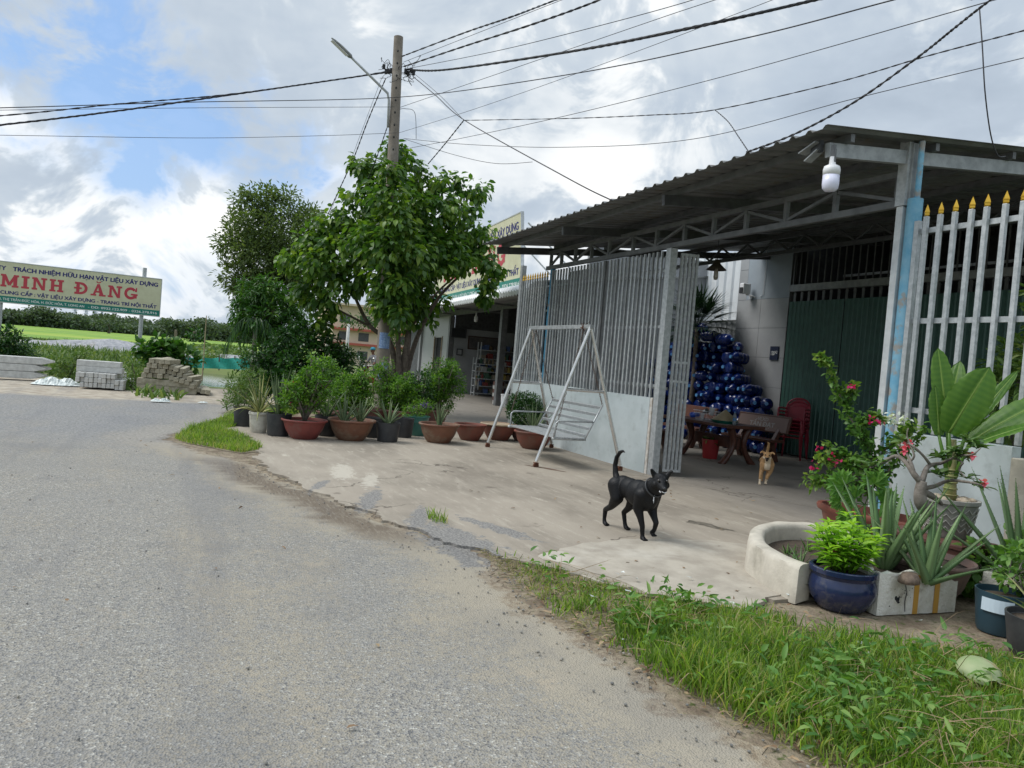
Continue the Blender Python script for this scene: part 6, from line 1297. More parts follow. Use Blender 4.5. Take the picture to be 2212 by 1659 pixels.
shelf(-5.75, 1.75, 1.9, 1.5, 5, 'wide white display shelf crowded with goods inside the shop', 3, pi/2); shelf(-6.4, 2.6, 2.9, 2.15, 6, 'taller goods shelf against the shop side wall behind the wide shelf', 6, pi/2)
shelf(-1.2, 3.4, 2.2, 1.7, 5, 'display shelf right of the shop column, seen through the fence bars', 4, pi/2); shelf(3.2, 2.2, 2.4, 1.7, 5, 'display shelf nearest the fence, seen through its bars', 14, pi/2)
# small stacks by the column
for i in range(6):
    o = MB().box((-.16, -.12, 0), (.16, .12, .13)).build('brown_carton', M['terra_dark'] if i % 2 else GOODS[3]); o.location = wl(-.75+.02*(i % 2), .25, .02+.131*i); o.rotation_euler = (0, 0, .1*i); tag(o, 'small carton in the low pile left of the shop column', 'carton', 'cartons by the shop column')
p = wl(.55, .1, .02); e = empty('paint_bucket', p, 0, 'white paint bucket right of the shop column', 'bucket'); mb = MB(); mb.lathe([(.14, 0), (.16, .38), (.17, .385), (.17, .42), (0, .42)], 20); mb.build('bucket', M['white'], e, smooth=True, auto=40)
# closed shutter wing left of the shop
wing = empty('shuttered_wing', wl(-14.6, .3, 0), -R_(4.3), 'dark shuttered lean-to left of the open shop, behind the tree', 'building'); o = corr_wall(-2.0, 2.0, 0, 0, 2.9, .2, .03).build('shutter', M['steel_grey'], wing); mb = MB(); mb.box((-2.1, -.5, 2.9), (2.1, 4, 3.0)); mb.build('roof', M['galv_d'], wing); mb = MB(); mb.box((-2.1, .05, 0), (2.0, 3.9, 2.88)); mb.build('wall', M['shopwall'], wing)
# ---------------- far street gap: house, thin poles, people ----------------
hb = AT(785, 790, 75); e = empty('apartment_house', (hb[0], hb[1], 0), math.atan2(hb[1], hb[0])-pi/2+.25, 'distant cream house with red ledges seen under the tree', 'house')
M['creamwall'] = mat('cream_wall', (.68, .56, .42), .8, 0, (.60, .50, .38), .8); M['redtrim'] = mat('red_trim', (.42, .10, .07), .7)
mb = MB(); mb.box((-3.2, 0, 0), (5, 8, 5.6)); mb.build('wall', M['creamwall'], e)
for z in (1.9, 3.3): mb = MB(); mb.box((-3.4, -.5, z), (5.2, 0, z+.22)); mb.build('ledge', M['redtrim'], e)
for i in range(4):
    for z in (.6, 2.35, 4.0): mb = MB(); mb.box((-2.6+i*1.9, -.03, z), (-1.6+i*1.9, -.002, z+.8)); w_ = mb.build('window', M['steel_dark'], e)
mb = MB(); mb.box((-3.5, -.6, 5.6), (5.3, 8.2, 5.8)); mb.build('roof', M['creamwall'], e)
for (px, d, top, lb) in [(705, 60, 650, 'thin pale distant pole left of the cream house'), (748, 48, 700, 'thin grey distant pole at the cream house corner')]:
    q = AT(px, 770, d); zt = AT(px, top, d)[2]; e = empty('utility_pole', (q[0], q[1], 0), 0, lb, 'utility pole'); mb = MB(); mb.tube([(0, 0, 0), (0, 0, zt)], [.13, .09], 8); mb.build('shaft', M['beam_w'], e, smooth=True)
at_ = AT(800, 790, 34)
tree('spreading_tree', (at_[0]+2, at_[1]+.8, 0), 34, [(760, 692, 14, 0), (790, 688, 18, 0), (815, 695, 18, 0), (835, 700, 20, 0), (745, 696, 8, 0), (775, 700, 10, 0), (845, 720, 22, .5), (860, 745, 18, .5)], [([(850, 800, 0), (845, 740, 0), (820, 702, 0), (770, 698, 0)], .08, .02)], 'mango', 'flat spreading branch of a distant light green tree under the big crown', 20, .16, .4, leafs=10, spread=.2, tm=RH)
q = AT(725, 800, 26); shrub('yard_shrub', (q[0], q[1], 0), [([(0, 0, 0), (0, 0, 1)], .03, .01)], [(0, 0, 1.3, .5), (0, .5, 1.0, .5), (0, -.4, .8, .45)], 'bush', 'dark shrub between the dense bush and the thin distant poles', lsize=.11, per=12, spread=.14)
def figure(name, loc, rz, sc, joints, mats, paint, label, extra=(), voxel=.018):
    e = empty(name, loc, rz, label, 'person'); o = remeshed('body', joints, voxel, mats, e, smooth=4, sc=sc, extra=extra, paint=paint); return e
SK = mat('skin', (.28, .14, .09), .55); HR = mat('hair', (.012, .011, .011), .5); CY = mat('cyan_shirt', (.05, .33, .48), .8); SHT = mat('jean_short', (.20, .30, .42), .85); GY = mat('grey_shirt', (.27, .26, .27), .85); DKP = mat('dark_trouser', (.03, .035, .05), .8)
def human(arm_l, arm_r, lean=0., leg=0.):
    b = []
    b += chain([((0, 0, .92), .13), ((lean*.5, 0, 1.15), .125), ((lean, 0, 1.38), .12)], 5)
    b += [((lean, s*.1, 1.40), .085) for s in (-1, 1)]
    b += chain([((lean, 0, 1.45), .055), ((lean*1.2, 0, 1.56), .05)], 3)+[((lean*1.25, 0, 1.67), (.085, .075, .105)), ((lean*1.25+.03, 0, 1.62), (.06, .055, .06)), ((lean*1.25+.095, 0, 1.645), .016)]
    b += [((lean*1.25, s*.077, 1.65), (.015, .012, .028)) for s in (-1, 1)]
    for s, A_ in ((1, arm_l), (-1, arm_r)):
        sh = (lean, s*.19, 1.40); b += chain([(sh, .055), (A_[0], .042), (A_[1], .03)], 6)
        h = Vector(A_[1]); d = (h-Vector(A_[0])).normalized(); b += [(h+d*.04, (.035, .025, .04))]
        for k in range(4): b += chain([(h+d*.06+Vector((.012*(k-1.5), 0, 0)), .009), (h+d*.125+Vector((.012*(k-1.5), 0, -.01)), .008)], 3)
        b += chain([(h+d*.02+Vector((.03, 0, 0)), .01), (h+d*.07+Vector((.045, 0, 0)), .009)], 3)
    for s in (1, -1):
        b += chain([((0, s*.09, .9), .09), ((leg*s+.02, s*.10, .5), .058), ((leg*s*1.4, s*.1, .1), .038)], 7); b += chain([((leg*s*1.4, s*.1, .045), .04), ((leg*s*1.4+.14, s*.1, .035), .033)], 3)
    return b
def pch(c):
    if c.z > 1.66 or (c.z > 1.58 and c.x < -.02): return 1
    if c.z > 1.49: return 0
    if abs(c.y) > .2 and c.z < 1.22: return 0
    if c.z > .93: return 2
    if c.z > .48: return 3
    return 0
q = G(852, 838); qd = math.atan2(-q[1], -q[0])
figure('person', (q[0], q[1], .02), qd-pi/2-.2, .84, human(((.02, .24, 1.14), (.2, .16, 1.05)), ((.02, -.24, 1.14), (.2, -.1, 1.05))), [SK, HR, CY, SHT], pch, 'child in cyan shirt and light blue shorts standing beyond the tree trunk')
# motorbike with a rider leaning over it
q = AT(806, 812, 27); mo = empty('motorbike', (q[0], q[1], .0), math.atan2(q[1], q[0])+pi/2+.9, 'red and silver motorbike parked beyond the potted shrubs', 'motorbike')
for x in (-.6, .62):
    mb = MB(); R0 = [(x+.27*cos(t), 0, .29+.27*sin(t)) for t in np.linspace(0, 2*pi, 25)]; mb.tube(R0, .035, 8, caps=False); w_ = mb.build('wheel', M['rubber'], mo, smooth=True)
    mb = MB(); [mb.tube([(x, 0, .29), (x+.25*cos(t), 0, .29+.25*sin(t))], .006, 4) for t in np.linspace(0, 2*pi, 11)[:-1]]; mb.tube([(x, -.06, .29), (x, .06, .29)], .03, 8); mb.build('hub', M['alu'], w_)
mb = MB(); mb.tube([(.62, 0, .29), (.45, 0, .75), (.38, 0, .98)], [.04, .06, .05], 8); mb.ball((.42, 0, .86), (.12, .09, .16), 10, 8); mb.ball((.15, 0, .5), (.35, .1, .12), 10, 8); mb.ball((-.4, 0, .68), (.32, .11, .1), 10, 8); mb.build('body', mat('bike_red', (.35, .02, .03), .3, coat=.5), mo, smooth=True)
mb = MB(); mb.ball((-.2, 0, .80), (.38, .13, .06), 12, 8); mb.build('seat', M['rubber'], mo, smooth=True)
mb = MB(); mb.tube([(.36, -.33, 1.02), (.42, 0, .98), (.36, .33, 1.02)], .016, 8); [mb.tube([(.38, s*.25, 1.02), (.44, s*.3, 1.2)], .008, 5) for s in (-1, 1)]; [mb.ball((.44, s*.31, 1.24), (.015, .06, .04), 8, 6) for s in (-1, 1)]; mb.build('handlebar', M['alu'], mo, smooth=True)
mb = MB(); mb.ball((.5, 0, .92), (.06, .09, .07), 10, 8); mb.build('headlight', M['white'], mo, smooth=True)
q2 = AT(812, 812, 27.6)
rid = figure('person', (q2[0], q2[1], 0), math.atan2(q2[1], q2[0])+pi/2+.6, .92, human(((.30, .25, 1.15), (.50, .16, 1.0)), ((.30, -.25, 1.15), (.50, -.12, 1.0)), lean=.18), [SK, HR, GY, DKP], pch, 'person in grey shirt and cap leaning over the motorbike')
mb = MB(); mb.lathe([(.098, 0), (.10, .03), (.08, .09), (0, .11)], 16, (.225, 0, 1.68)); mb.box((.28, -.06, 1.685), (.40, .06, 1.695)); cp_ = mb.build('cap', CY, rid, smooth=True); cp_.scale = (.92,)*3
# ---------------- yard: table set, bottles, chairs ----------------
TBx = (-12.0, 9.05)
tbl = empty('stone_table', (-11.45, 9.25, 0), 0, 'brown stone table with curved legs in the yard, laden with tableware', 'table')
mb = MB(); mb.box((-1.2, -.42, .66), (.78, .42, .72)); mb.build('table_top', M['redstone'], tbl, bevel=.01)
for x in (-.62, .60):
    for s in (-1, 1):
        mb = MB(); pf = smooth_path([(x, s*.20, .66), (x, s*.12, .45), (x, s*.14, .28), (x, s*.26, .1), (x, s*.36, .0)], 4); wd_ = [.10, .085, .07, .06, .06]
        mb.tube(pf, [.075, .072, .068, .062, .058, .055, .052, .05, .05, .05, .052, .055, .058, .06, .062, .062, .06][:len(pf)], 10)
        mb.build('leg', M['redstone'], tbl, smooth=True, auto=50)
mb = MB(); mb.box((-.62, -.03, .28), (.60, .03, .48)); mb.build('stretcher', M['redstone'], tbl)
def bench(loc, rz, label, words=None, w=1.25):
    e = empty('stone_bench', loc, rz, label, 'bench')
    mb = MB(); mb.box((-w/2, -.22, .40), (w/2, .16, .45)); mb.build('seat', M['redstone'], e, bevel=.008)
    rt = Matrix.Rotation(R_(-14), 3, 'X'); mb = MB(); mb.box((-w/2-.02, -.025, 0), (w/2+.02, .025, .34), rot=rt, c=(0, .23, .56)); mb.build('backrest', M['redstone'], e, bevel=.01)
    for x in (-w/2+.2, w/2-.2):
        mb = MB(); mb.bar((x, .12, .42), (x, .25, .62), .07, .09); mb.bar((x, .0, .41), (x, -.17, .0), .09, .1); mb.bar((x, .02, .41), (x, .19, .0), .09, .1); mb.build('leg', M['redstone'], e)
    if words:
        mb = MB(); mb.box((-w/2+.02, -.034, .02), (w/2-.02, -.0252, .30), rot=rt, c=(0, .23, .56)); mb.build('inscription_panel', mat('bench_face', (.24, .16, .14), .5), e)
        mb = MB(); text_into(mb, 'VLXD', .10, 0, .20, width=.26, bold=.02, align='C', yo=-.037); text_into(mb, 'TẤN ĐẠT', .13, 0, .09, width=.62, bold=.03, align='C', yo=-.037); text_into(mb, 'ĐỨC HÒA', .05, 0, .035, width=.3, align='C', yo=-.037)
        mb.v = [tuple(rt @ Vector(v)+Vector((0, .23, .56))) for v in mb.v]; mb.build('lettering', mat('faded_white', (.42, .40, .38), .6), e)
    return e
bench((-11.75, 10.35, 0), .12, 'brown stone bench with white TẤN ĐẠT lettering on its back', True)
bench((-13.6, 10.1, 0), .05, 'plain brown stone bench end at the left of the table')
bench((-12.6, 8.6, 0), pi+.0, 'brown stone bench at the near left end of the table, half behind the gate leaf', w=1.0)
def hold(name, loc, label, cat): return empty(name, loc, 0, label, cat)
tz = .722
def OZ(px, py, z): return G(px, py, z)
q = AT(1548, 880, 14.6); e = hold('conical_hat', (-11.15, 9.15, tz+.05), 'straw conical hat lying on a green tray on the stone table', 'hat'); mb = MB(); mb.lathe([(.235, 0), (.235, .006), (.0, .20)], 24); mb.build('hat', M['tan_straw'], e, smooth=True, auto=60)
e = hold('green_tray', (-11.15, 9.15, tz), 'shallow turquoise green tray under the conical hat', 'tray'); mb = MB(); mb.lathe([(.20, 0), (.25, .045), (.255, .045), (.205, .008), (0, .008)], 24); mb.build('tray', mat('tray_green', (.03, .30, .22), .4), e, smooth=True, auto=40)
e = hold('water_bottle', (-10.83, 9.1, tz), 'small clear drinking bottle with a blue label at the table corner', 'bottle'); mb = MB(); mb.lathe([(.03, 0), (.033, .02), (.033, .15), (.015, .2), (.015, .215)], 14); mb.build('bottle', mat('clear_pet', (.45, .5, .55), .15, trans=.6), e, smooth=True); mb = MB(); mb.lathe([(.0335, .07), (.0335, .12)], 14); mb.build('label', M['capblue'], e); mb = MB(); mb.lathe([(.016, .213), (.016, .235), (0, .235)], 10); mb.build('cap', M['capblue'], e)
e = hold('wire_basket', (-11.75, 9.2, tz), 'white wire basket with cups on the stone table', 'basket'); mb = MB()
for z, k in ((0, .85), (.12, 1.), (.17, 1.05)): mb.tube([(-.2*k, -.14*k, z), (.2*k, -.14*k, z), (.2*k, .14*k, z), (-.2*k, .14*k, z), (-.2*k, -.14*k, z)], .005, 5)
for i in range(9): x = -.17+i*.0425; [mb.tube([(x, s*.12, 0), (x, s*.145, .17)], .003, 4) for s in (-1, 1)]
mb.build('wires', M['white'], e)
for i, (x, y, z, r, h, m_, lb, rt) in enumerate([(-11.83, 9.2, tz+.14, .05, .09, M['alu'], 'steel mug tipped on the wire basket', 1.2), (-11.62, 9.2, tz+.10, .055, .14, M['white'], 'white cup standing in the wire basket', .2), (-11.68, 9.05, tz, .04, .12, M['white'], 'white cup standing before the wire basket', 0)]):
    e = hold('cup', (x, y, z), lb, 'cup'); mb = MB(); mb.lathe([(r*.7, 0), (r, h), (r*.92, h), (r*.64, .01), (0, .01)], 16); o = mb.build('cup', m_, e, smooth=True, auto=50); o.rotation_euler = (0, rt, 0)
e = hold('blue_bag', (-12.0, 9.1, tz), 'crumpled bright blue plastic bag on the stone table', 'bag'); o = remeshed('bag', [((random.uniform(-.06, .06), random.uniform(-.05, .05), .04+random.uniform(0, .06)), random.uniform(.03, .05)) for _ in range(12)], .012, [mat('bag_blue', (.01, .08, .5), .35)], e, smooth=1)
q = G(1528, 992); e = hold('red_bucket', (q[0], q[1]+.05, .02), 'red waste basket with green leaves in front of the stone table', 'bucket'); mb = MB(); mb.lathe([(.13, 0), (.135, .02), (.165, .34), (.175, .345), (.17, .36), (.155, .35), (.12, .03)], 24); mb.build('basket', M['red_plastic'], e, smooth=True, auto=40)
P = [np.array([q[0], q[1]+.05, .36])+rng.normal(0, (.07, .07, .02), 3) for _ in range(70)]; leaves('leaf_filling', P, rng.normal(size=(70, 3)), .09, .05, LF['wild'], e, OV)
# water bottle heap
bp_ = empty('water_jug', (0, 0, 0)); mb = MB(); mb.lathe([(.0, -.22), (.10, -.22), (.125, -.205), (.128, -.17), (.118, -.15), (.128, -.13), (.128, -.06), (.118, -.04), (.128, -.02), (.128, .05), (.12, .07), (.128, .09), (.125, .12), (.09, .17), (.035, .20), (.032, .225)], 18); mb.build('jug', M['bottleblue'], bp_, smooth=True)
mb = MB(); mb.lathe([(.036, .215), (.038, .255), (.0, .255)], 14); mb.build('cap', M['capblue'], bp_, smooth=True, auto=40)
tag(bp_, 'empty blue water jug lying in the big heap behind the stone table', 'water jug', 'blue water jugs heaped against the tiled wall'); first = True
rj = random.Random(2)
for k in range(10):
    x1 = -12.28-.02*k if k < 5 else (-12.75 if k == 5 else -13.35-.08*(k-6)); x0 = -16.9 if k < 8 else -16.6
    nb = int((x1-x0)/.262)
    for i in range(nb):
        o = bp_ if first else copy_tree(bp_); first = False; x = x1-.13-i*.262-(.13 if k % 2 else 0)
        o.location = (x+rj.uniform(-.02, .02), 11.25+rj.uniform(-.12, .10)+.03*k, .15+k*.233+rj.uniform(-.015, .015)); o.rotation_euler = (R_(90)+rj.uniform(-.12, .12), 0, rj.uniform(.35, .95) if rj.random() < .5 else rj.uniform(-.22, .3)+(pi if rj.random() < .4 else 0)) if rj.random() < .85 else (R_(90), 0, R_(90)+rj.uniform(-.3, .3))
for (x, y, z) in [(-15.2, 11.3, 2.48), (-14.6, 11.35, 2.5), (-14.0, 11.3, 2.42), (-14.9, 11.3, 2.68)]:
    o = copy_tree(bp_); o.location = (x, y, z); o.rotation_euler = (0, R_(90), rj.uniform(-.5, .5))
# stacked chairs
def chair(loc, rz, label):
    e = empty('plastic_chair', loc, rz, label, 'chair', 'stack of maroon plastic chairs'); m_ = M['maroon']
    mb = MB(); mb.box((-.22, -.22, .425), (.22, .2, .445)); mb.build('seat', m_, e, bevel=.008)
    n = 12; mb = MB(); pts_ = [(-.22, .21, .44), (-.235, .25, .62), (-.21, .28, .76), (-.12, .30, .84), (0, .305, .865), (.12, .30, .84), (.21, .28, .76), (.235, .25, .62), (.22, .21, .44)]; mb.tube(smooth_path(pts_, 4), .018, 8)
    vs = []
    for i in range(9):
        t = -1+i/4; zt = .85-.12*t*t; 
        vs += [(t*.19, .255+.02*(1-t*t), .52), (t*.205, .295+.01*(1-t*t), zt)]
    mb.add(vs, [(i*2, i*2+2, i*2+3, i*2+1) for i in range(8)]); mb.build('backrest', m_, e, smooth=True, auto=50)
    for s in (-1, 1):
        mb = MB(); mb.tube(smooth_path([(s*.25, -.21, .42), (s*.26, -.2, .60), (s*.265, -.14, .655), (s*.26, .1, .655), (s*.235, .25, .64)], 4), .018, 8); mb.build('armrest', m_, e, smooth=True)
        mb = MB(); mb.tube([(s*.22, -.21, .43), (s*.27, -.25, 0)], [.022, .018], 8); mb.build('leg', m_, e, smooth=True)
        mb = MB(); mb.tube([(s*.21, .2, .43), (s*.25, .28, 0)], [.022, .018], 8); mb.build('leg', m_, e, smooth=True)
    return e
q = G(1700, 990); ch0 = chair((OY(1712, 930, 11.5)[0], 11.5, .02), R_(-150)+pi, 'maroon plastic armchair in the stack beside the green doors')
for i in range(1, 6): o = copy_tree(ch0); o.location.z = .02+.072*i
# fan palm behind the gate leaf
e = empty('fan_palm', (-14.95, 11.2, 0), 0, 'dark fan palm rising above the blue water jugs', 'palm'); mb = MB(); mb.tube([(0, 0, 0), (.05, 0, 1.5), (0, 0, 2.7)], [.07, .06, .05], 8); mb.build('trunk', M['bark'], e, smooth=True); mb = MB()
for i in range(34):
    a = i*2.4; elv = R_(75-110*(i/34)); d0 = Vector((cos(a)*cos(elv), sin(a)*cos(elv), sin(elv))); c = Vector((0, 0, 2.75))+d0*.45; mb.tube([(0, 0, 2.7), c], .01, 4, r=.2); s_ = d0.cross(Vector((0, 0, 1))).normalized(); u_ = s_.cross(d0)
    for k in range(-7, 8): t = k*.19; dd = d0*cos(t)+s_*sin(t)+u_*.15; mb.blade(c, dd, .62, .06, .45, 4, r=random.random())
mb.build('fronds', LF['palm'], e)
# ---------------- left roadside: precast posts, bushes, net ----------------
def stack(o0, rz, L_, s, cols, rows, m, label, grp, jag=.04, seed=1, skip=(), along=False, name='concrete_post', first=None, z0=.02):
    r = random.Random(seed); c, sn = cos(rz), sin(rz)
    for k in range(rows):
        for i in range(cols):
            if (i, k) in skip: continue
            if first is None:
                mb = MB(); mb.box((-L_/2, -s/2, 0), (L_/2, s/2, s)); first = mb.build(name, m, bevel=s*.07); o = first
            else: o = first.copy(); COL.objects.link(o)
            off = i*(s+.012); x, y = r.uniform(-jag, jag), off
            o.location = (o0[0]+x*c-y*sn, o0[1]+x*sn+y*c, z0+k*(s+.006)+r.uniform(0, .004)); o.rotation_euler = (0, 0, rz+r.uniform(-.015, .015)); tag(o, label, 'concrete post', grp)
    return first
def axis(a, b): return math.atan2(b[1]-a[1], b[0]-a[0])
def fronto(px, D): q = AT(px, 727+(px-390)*.0822+1, D); return q[:2], math.atan2(q[1], q[0])+pi/2   # point and the heading square to the view
def put(mb, name, m, p, az, z, label, grp=None, tilt=0.): o = mb.build(name, m, bevel=.01); o.location = (p[0], p[1], z); o.rotation_euler = (0, tilt, az); return tag(o, label, 'concrete post', grp)
def vec(az): return np.array([cos(az), sin(az)])
p, az = fronto(98, 23.5); az += pi; ux = vec(az); az0 = az
lab1 = ['bottom', 'second', 'third']
for k in range(3):
    for j in range(2):
        mb = MB(); mb.add([(-.1-4.2, 0, 0), (-.1, 0, 0), (-.1, .18, 0), (-4.3, .18, 0), (-4.3, 0, .18), (-.1, 0, .18), (-.1, .18, .18), (-4.3, .18, .18), (.16, .07, .07), (.16, .11, .07), (.16, .11, .11), (.16, .07, .11)], [(0, 3, 2, 1), (4, 5, 6, 7), (0, 1, 5, 4), (2, 3, 7, 6), (3, 0, 4, 7), (1, 2, 9, 8), (2, 6, 10, 9), (6, 5, 11, 10), (5, 1, 8, 11), (8, 9, 10, 11)])
        sx = -1 if cos(az)*_r[0]+sin(az)*_r[1] < 0 else 1
        o = put(mb, 'concrete_post', M['beam_w'], p, az+(pi if sx < 0 else 0), .05+k*.19, 'long pale pointed post, '+('near' if j == 0 else 'far')+' side, '+lab1[k]+' layer of the leftmost stack'); w_ = vec(o.rotation_euler[2]); nv = np.array([-w_[1], w_[0]]); rr = random.uniform(-.12, .12); o.location.x += w_[0]*rr+nv[0]*j*.2; o.location.y += w_[1]*rr+nv[1]*j*.2
def facing(px, D):     # frame: x to picture right, y away from the camera
    p, a = fronto(px, D); w_ = vec(a)
    if w_ @ _r[:2] < 0: a += pi; w_ = -w_
    return np.array(p), a, w_
pA, az, wx = facing(170, 21.5); pB, _, _ = facing(274, 21.3); L2 = np.linalg.norm(pB-pA); az = math.atan2((pB-pA)[1], (pB-pA)[0]); wx = (pB-pA)/L2; wy = np.array([-wx[1], wx[0]])
if wy @ (pA) < 0: wy = -wy
f2 = None; ne = 11; s = L2/ne
for k in range(3):
    for i in range(ne):
        if (i, k) in ((10, 2), (9, 2), (0, 0)): continue
        if f2 is None: mb = MB(); mb.box((-s/2+.004, 0, 0), (s/2-.004, 1.6, .118)); f2 = mb.build('concrete_post', M['beam_w'], bevel=.01); o = f2
        else: o = f2.copy(); COL.objects.link(o)
        j = random.uniform(-.05, .05); q = pA+wx*(i+.5)*s+wy*j; o.location = (q[0], q[1], .04+k*.122-(.03 if i > 8 else 0)+random.uniform(0, .004)); o.rotation_euler = (0, random.uniform(-.03, .03), az); tag(o, 'short pale concrete post seen end-on in the middle stack', 'concrete post', 'end-on concrete posts in the middle stack')
for k in range(2):
    mb = MB(); mb.box((.0, 0, 0), (L2*(.97-.05*k), .3, .14)); q = pA+wy*.25-wx*.05; o = put(mb, 'concrete_post', M['beam_w'], q, az, .41+k*.143, ['lower', 'upper'][k]+' long pale post lying across the middle stack')
pA, az, wx = facing(302, 21.5); pB, _, _ = facing(430, 21.3); L3 = np.linalg.norm(pB-pA); az = math.atan2((pB-pA)[1], (pB-pA)[0]); wx = (pB-pA)/L3; wy = np.array([-wx[1], wx[0]])
if wy @ (pA) < 0: wy = -wy
for k in range(2):
    for j in range(2):
        mb = MB(); mb.box((0, 0, 0), (L3*1.02, .17, .155)); q = pA+wy*j*.18; o = put(mb, 'concrete_post', M['beam_b'], q, az, .03+k*.16, ['bottom', 'upper'][k]+(' front' if j == 0 else ' rear')+' one of the weathered side-on posts under the right stack', tilt=.02)
f3 = None; s = .122
for k in range(4):
    for i in range(13-(k*3)):
        t = (i+.4*k)*(s+.006)+.16+(.0)
        q = pA+wx*t+wy*random.uniform(-.1, .12)
        zz = .36+k*(s+.003)-max(0, t-.7)*.24-(max(0, t-1.2)*.5)
        if f3 is None: mb = MB(); mb.box((-s/2, 0, 0), (s/2, 1.5, s)); f3 = mb.build('concrete_post', M['beam_b'], bevel=.014); o = f3
        else: o = f3.copy(); COL.objects.link(o)
        o.location = (q[0], q[1], max(.03, zz)); o.rotation_euler = (random.uniform(-.02, .02), .2*min(1, max(0, t-.8))+random.uniform(-.05, .05), az+random.uniform(-.06, .06)+max(0, t-1.3)*.3); tag(o, 'weathered concrete post end-on in the mossy right stack', 'concrete post', 'end-on weathered posts in the right stack')
def rubbish(name, px, py, sx, sz, label, seed, m_='plastic_bag', back=.1):
    q = gp(px, py, back); r = random.Random(seed); a = math.atan2(q[1], q[0])+pi/2; e = empty(name, (q[0], q[1], 0), a, label, 'plastic bag'); D_ = math.hypot(q[0], q[1]); w = sx*D_/PF; h = sz*D_/PF; nx, ny = 26, 12; vs = []
    hum = [(r.uniform(-.8, .8), r.uniform(-.5, .5), r.uniform(.2, .45), r.uniform(.5, 1.)) for _ in range(7)]
    for i in range(nx+1):
        for j in range(ny+1):
            u = -1+2*i/nx; v = -1+2*j/ny; ed_ = max(0, 1-max(abs(u), abs(v))**3); z = max([k*math.exp(-((u-a_)**2+(v-b_)**2)/(c*c)) for a_, b_, c, k in hum])
            vs.append((u*w/2*(1-.15*v*v)+r.uniform(-1, 1)*w*.012, v*w*.28*(1-.3*u*u)+r.uniform(-1, 1)*w*.012, h*ed_*(.12+.5*z+r.uniform(-.11, .11))+.02))
    mb = MB(); mb.add(vs, [(i*(ny+1)+j, (i+1)*(ny+1)+j, (i+1)*(ny+1)+j+1, i*(ny+1)+j+1) for i in range(nx) for j in range(ny)]); mb.build('crumpled_sheet', M[m_], e); return e
rubbish('plastic_bag', 125, 832, 88, 26, 'large crumpled white plastic sheet between the left and middle stacks', 3, back=.2)
rubbish('plastic_bag', 347, 868, 38, 12, 'white plastic scrap before the gap between the two right stacks', 4)
rubbish('plastic_bag', 1552, 1368, 40, 18, 'small white crumpled bag in the verge grass below the planter skirt', 6, back=.05)
rubbish('plastic_bag', 1866, 1392, 28, 8, 'flat white paper scrap in the grass below the navy pot', 7, back=.02)
rubbish('plastic_bag', 438, 870, 20, 5, 'tiny white scrap on the gravel before the weathered stack', 8, back=.02)
# bushes behind the stacks
def bush(px, py, D_, spots, lf, label, ls, wd, per=40, down=.1, name='wild_bush', tm=OV):
    q = AT(px, py, D_); st = [([(px, py+10, 0), (px, py-10, 0)], .02, .01)]+[([(px, py, 0), (x, y, o)], .012, .005) for x, y, r, o in spots[:6]]
    return tree(name, (q[0], q[1], 0), D_, spots, st, lf, label, per, ls, wd, leafs=10, spread=.16, down=down, cat='bush', inner=.3, tm=tm)
bush(30, 780, 27, [(10, 735, 24, 0), (30, 750, 24, 0), (50, 755, 18, 0), (60, 765, 14, 0), (15, 770, 22, 0), (20, 725, 12, 0), (-15, 750, 30, 0)], 'bush', 'dark bush at the left edge under the billboard', .16, .35, 40)
bush(150, 810, 24, [(140, 775, 16, 0), (160, 785, 18, 0), (150, 805, 18, 0), (172, 770, 12, 0), (125, 790, 14, 0), (160, 815, 14, -.2), (178, 762, 8, 0)], 'wild', 'olive green bush between the left and middle stacks', .13, .3, 50)
bush(335, 800, 25, [(320, 765, 18, 0), (345, 755, 20, 0), (370, 765, 20, 0), (395, 775, 18, 0), (350, 780, 22, 0), (310, 750, 12, 0), (415, 785, 14, 0), (385, 755, 10, 0), (330, 745, 10, 0)], 'mango', 'broad leaved castor bush behind the weathered stack', .22, .75, 26)
bush(295, 830, 22, [(290, 800, 12, 0), (292, 820, 14, 0), (285, 785, 12, 0), (280, 835, 10, 0), (300, 840, 10, 0)], 'wild', 'small straggly weed clump between the middle and right stacks', .10, .4, 60)
bush(510, 850, 19.5, [(505, 830, 16, 0), (520, 850, 20, 0), (500, 870, 14, 0), (535, 870, 18, 0), (520, 820, 14, 0), (545, 840, 22, 0), (560, 870, 18, 0), (490, 880, 8, 0)], 'wild', 'rank light green weeds at the left foot of the dense bush', .12, .25, 60, down=-.2)
bush(560, 815, 22, [(545, 790, 22, 0), (565, 800, 24, 0), (550, 825, 18, 0), (535, 770, 14, 0)], 'bush', 'dark creeper thicket between the pond and the dense bush', .12, .5, 50)
# woods, single trees, pylons at the horizon
P = []; Dd_ = []; Rn = []
def skyline(x): return 14+7*sin(x*.021)+5*sin(x*.057+1)+3*sin(x*.13)
for px in np.arange(-150, 1300, 4.):
    hp = (PW*0+727+(px-390)*.0822)
    for d_ in (400, 450):
        H_ = (32+5*sin(px*.021+d_)+4*abs(sin(px*.083))+4*abs(sin(px*.19+d_))+2.5*abs(sin(px*.41+d_))) if px > 150 else 32+7*sin(px*.035+d_)+5*abs(sin(px*.12))+2.5*abs(sin(px*.33+d_))
        if px > 340: H_ += 8
        H_ *= .58+.16*sin(px*.017+d_*.3)+.09*sin(px*.09)
        q = AT(px, hp, d_+random.uniform(-15, 15)); hm = H_*d_/PF*1.05
        for k in range(120):
            z = hm*(random.random()**.6); P.append((q[0]+random.gauss(0, 2.2), q[1]+random.gauss(0, 2.2), z)); v = rng.normal(size=3); Dd_.append(v); Rn.append(np.clip(random.random()*.6+.4*(z/hm)*random.random(), 0, 1))
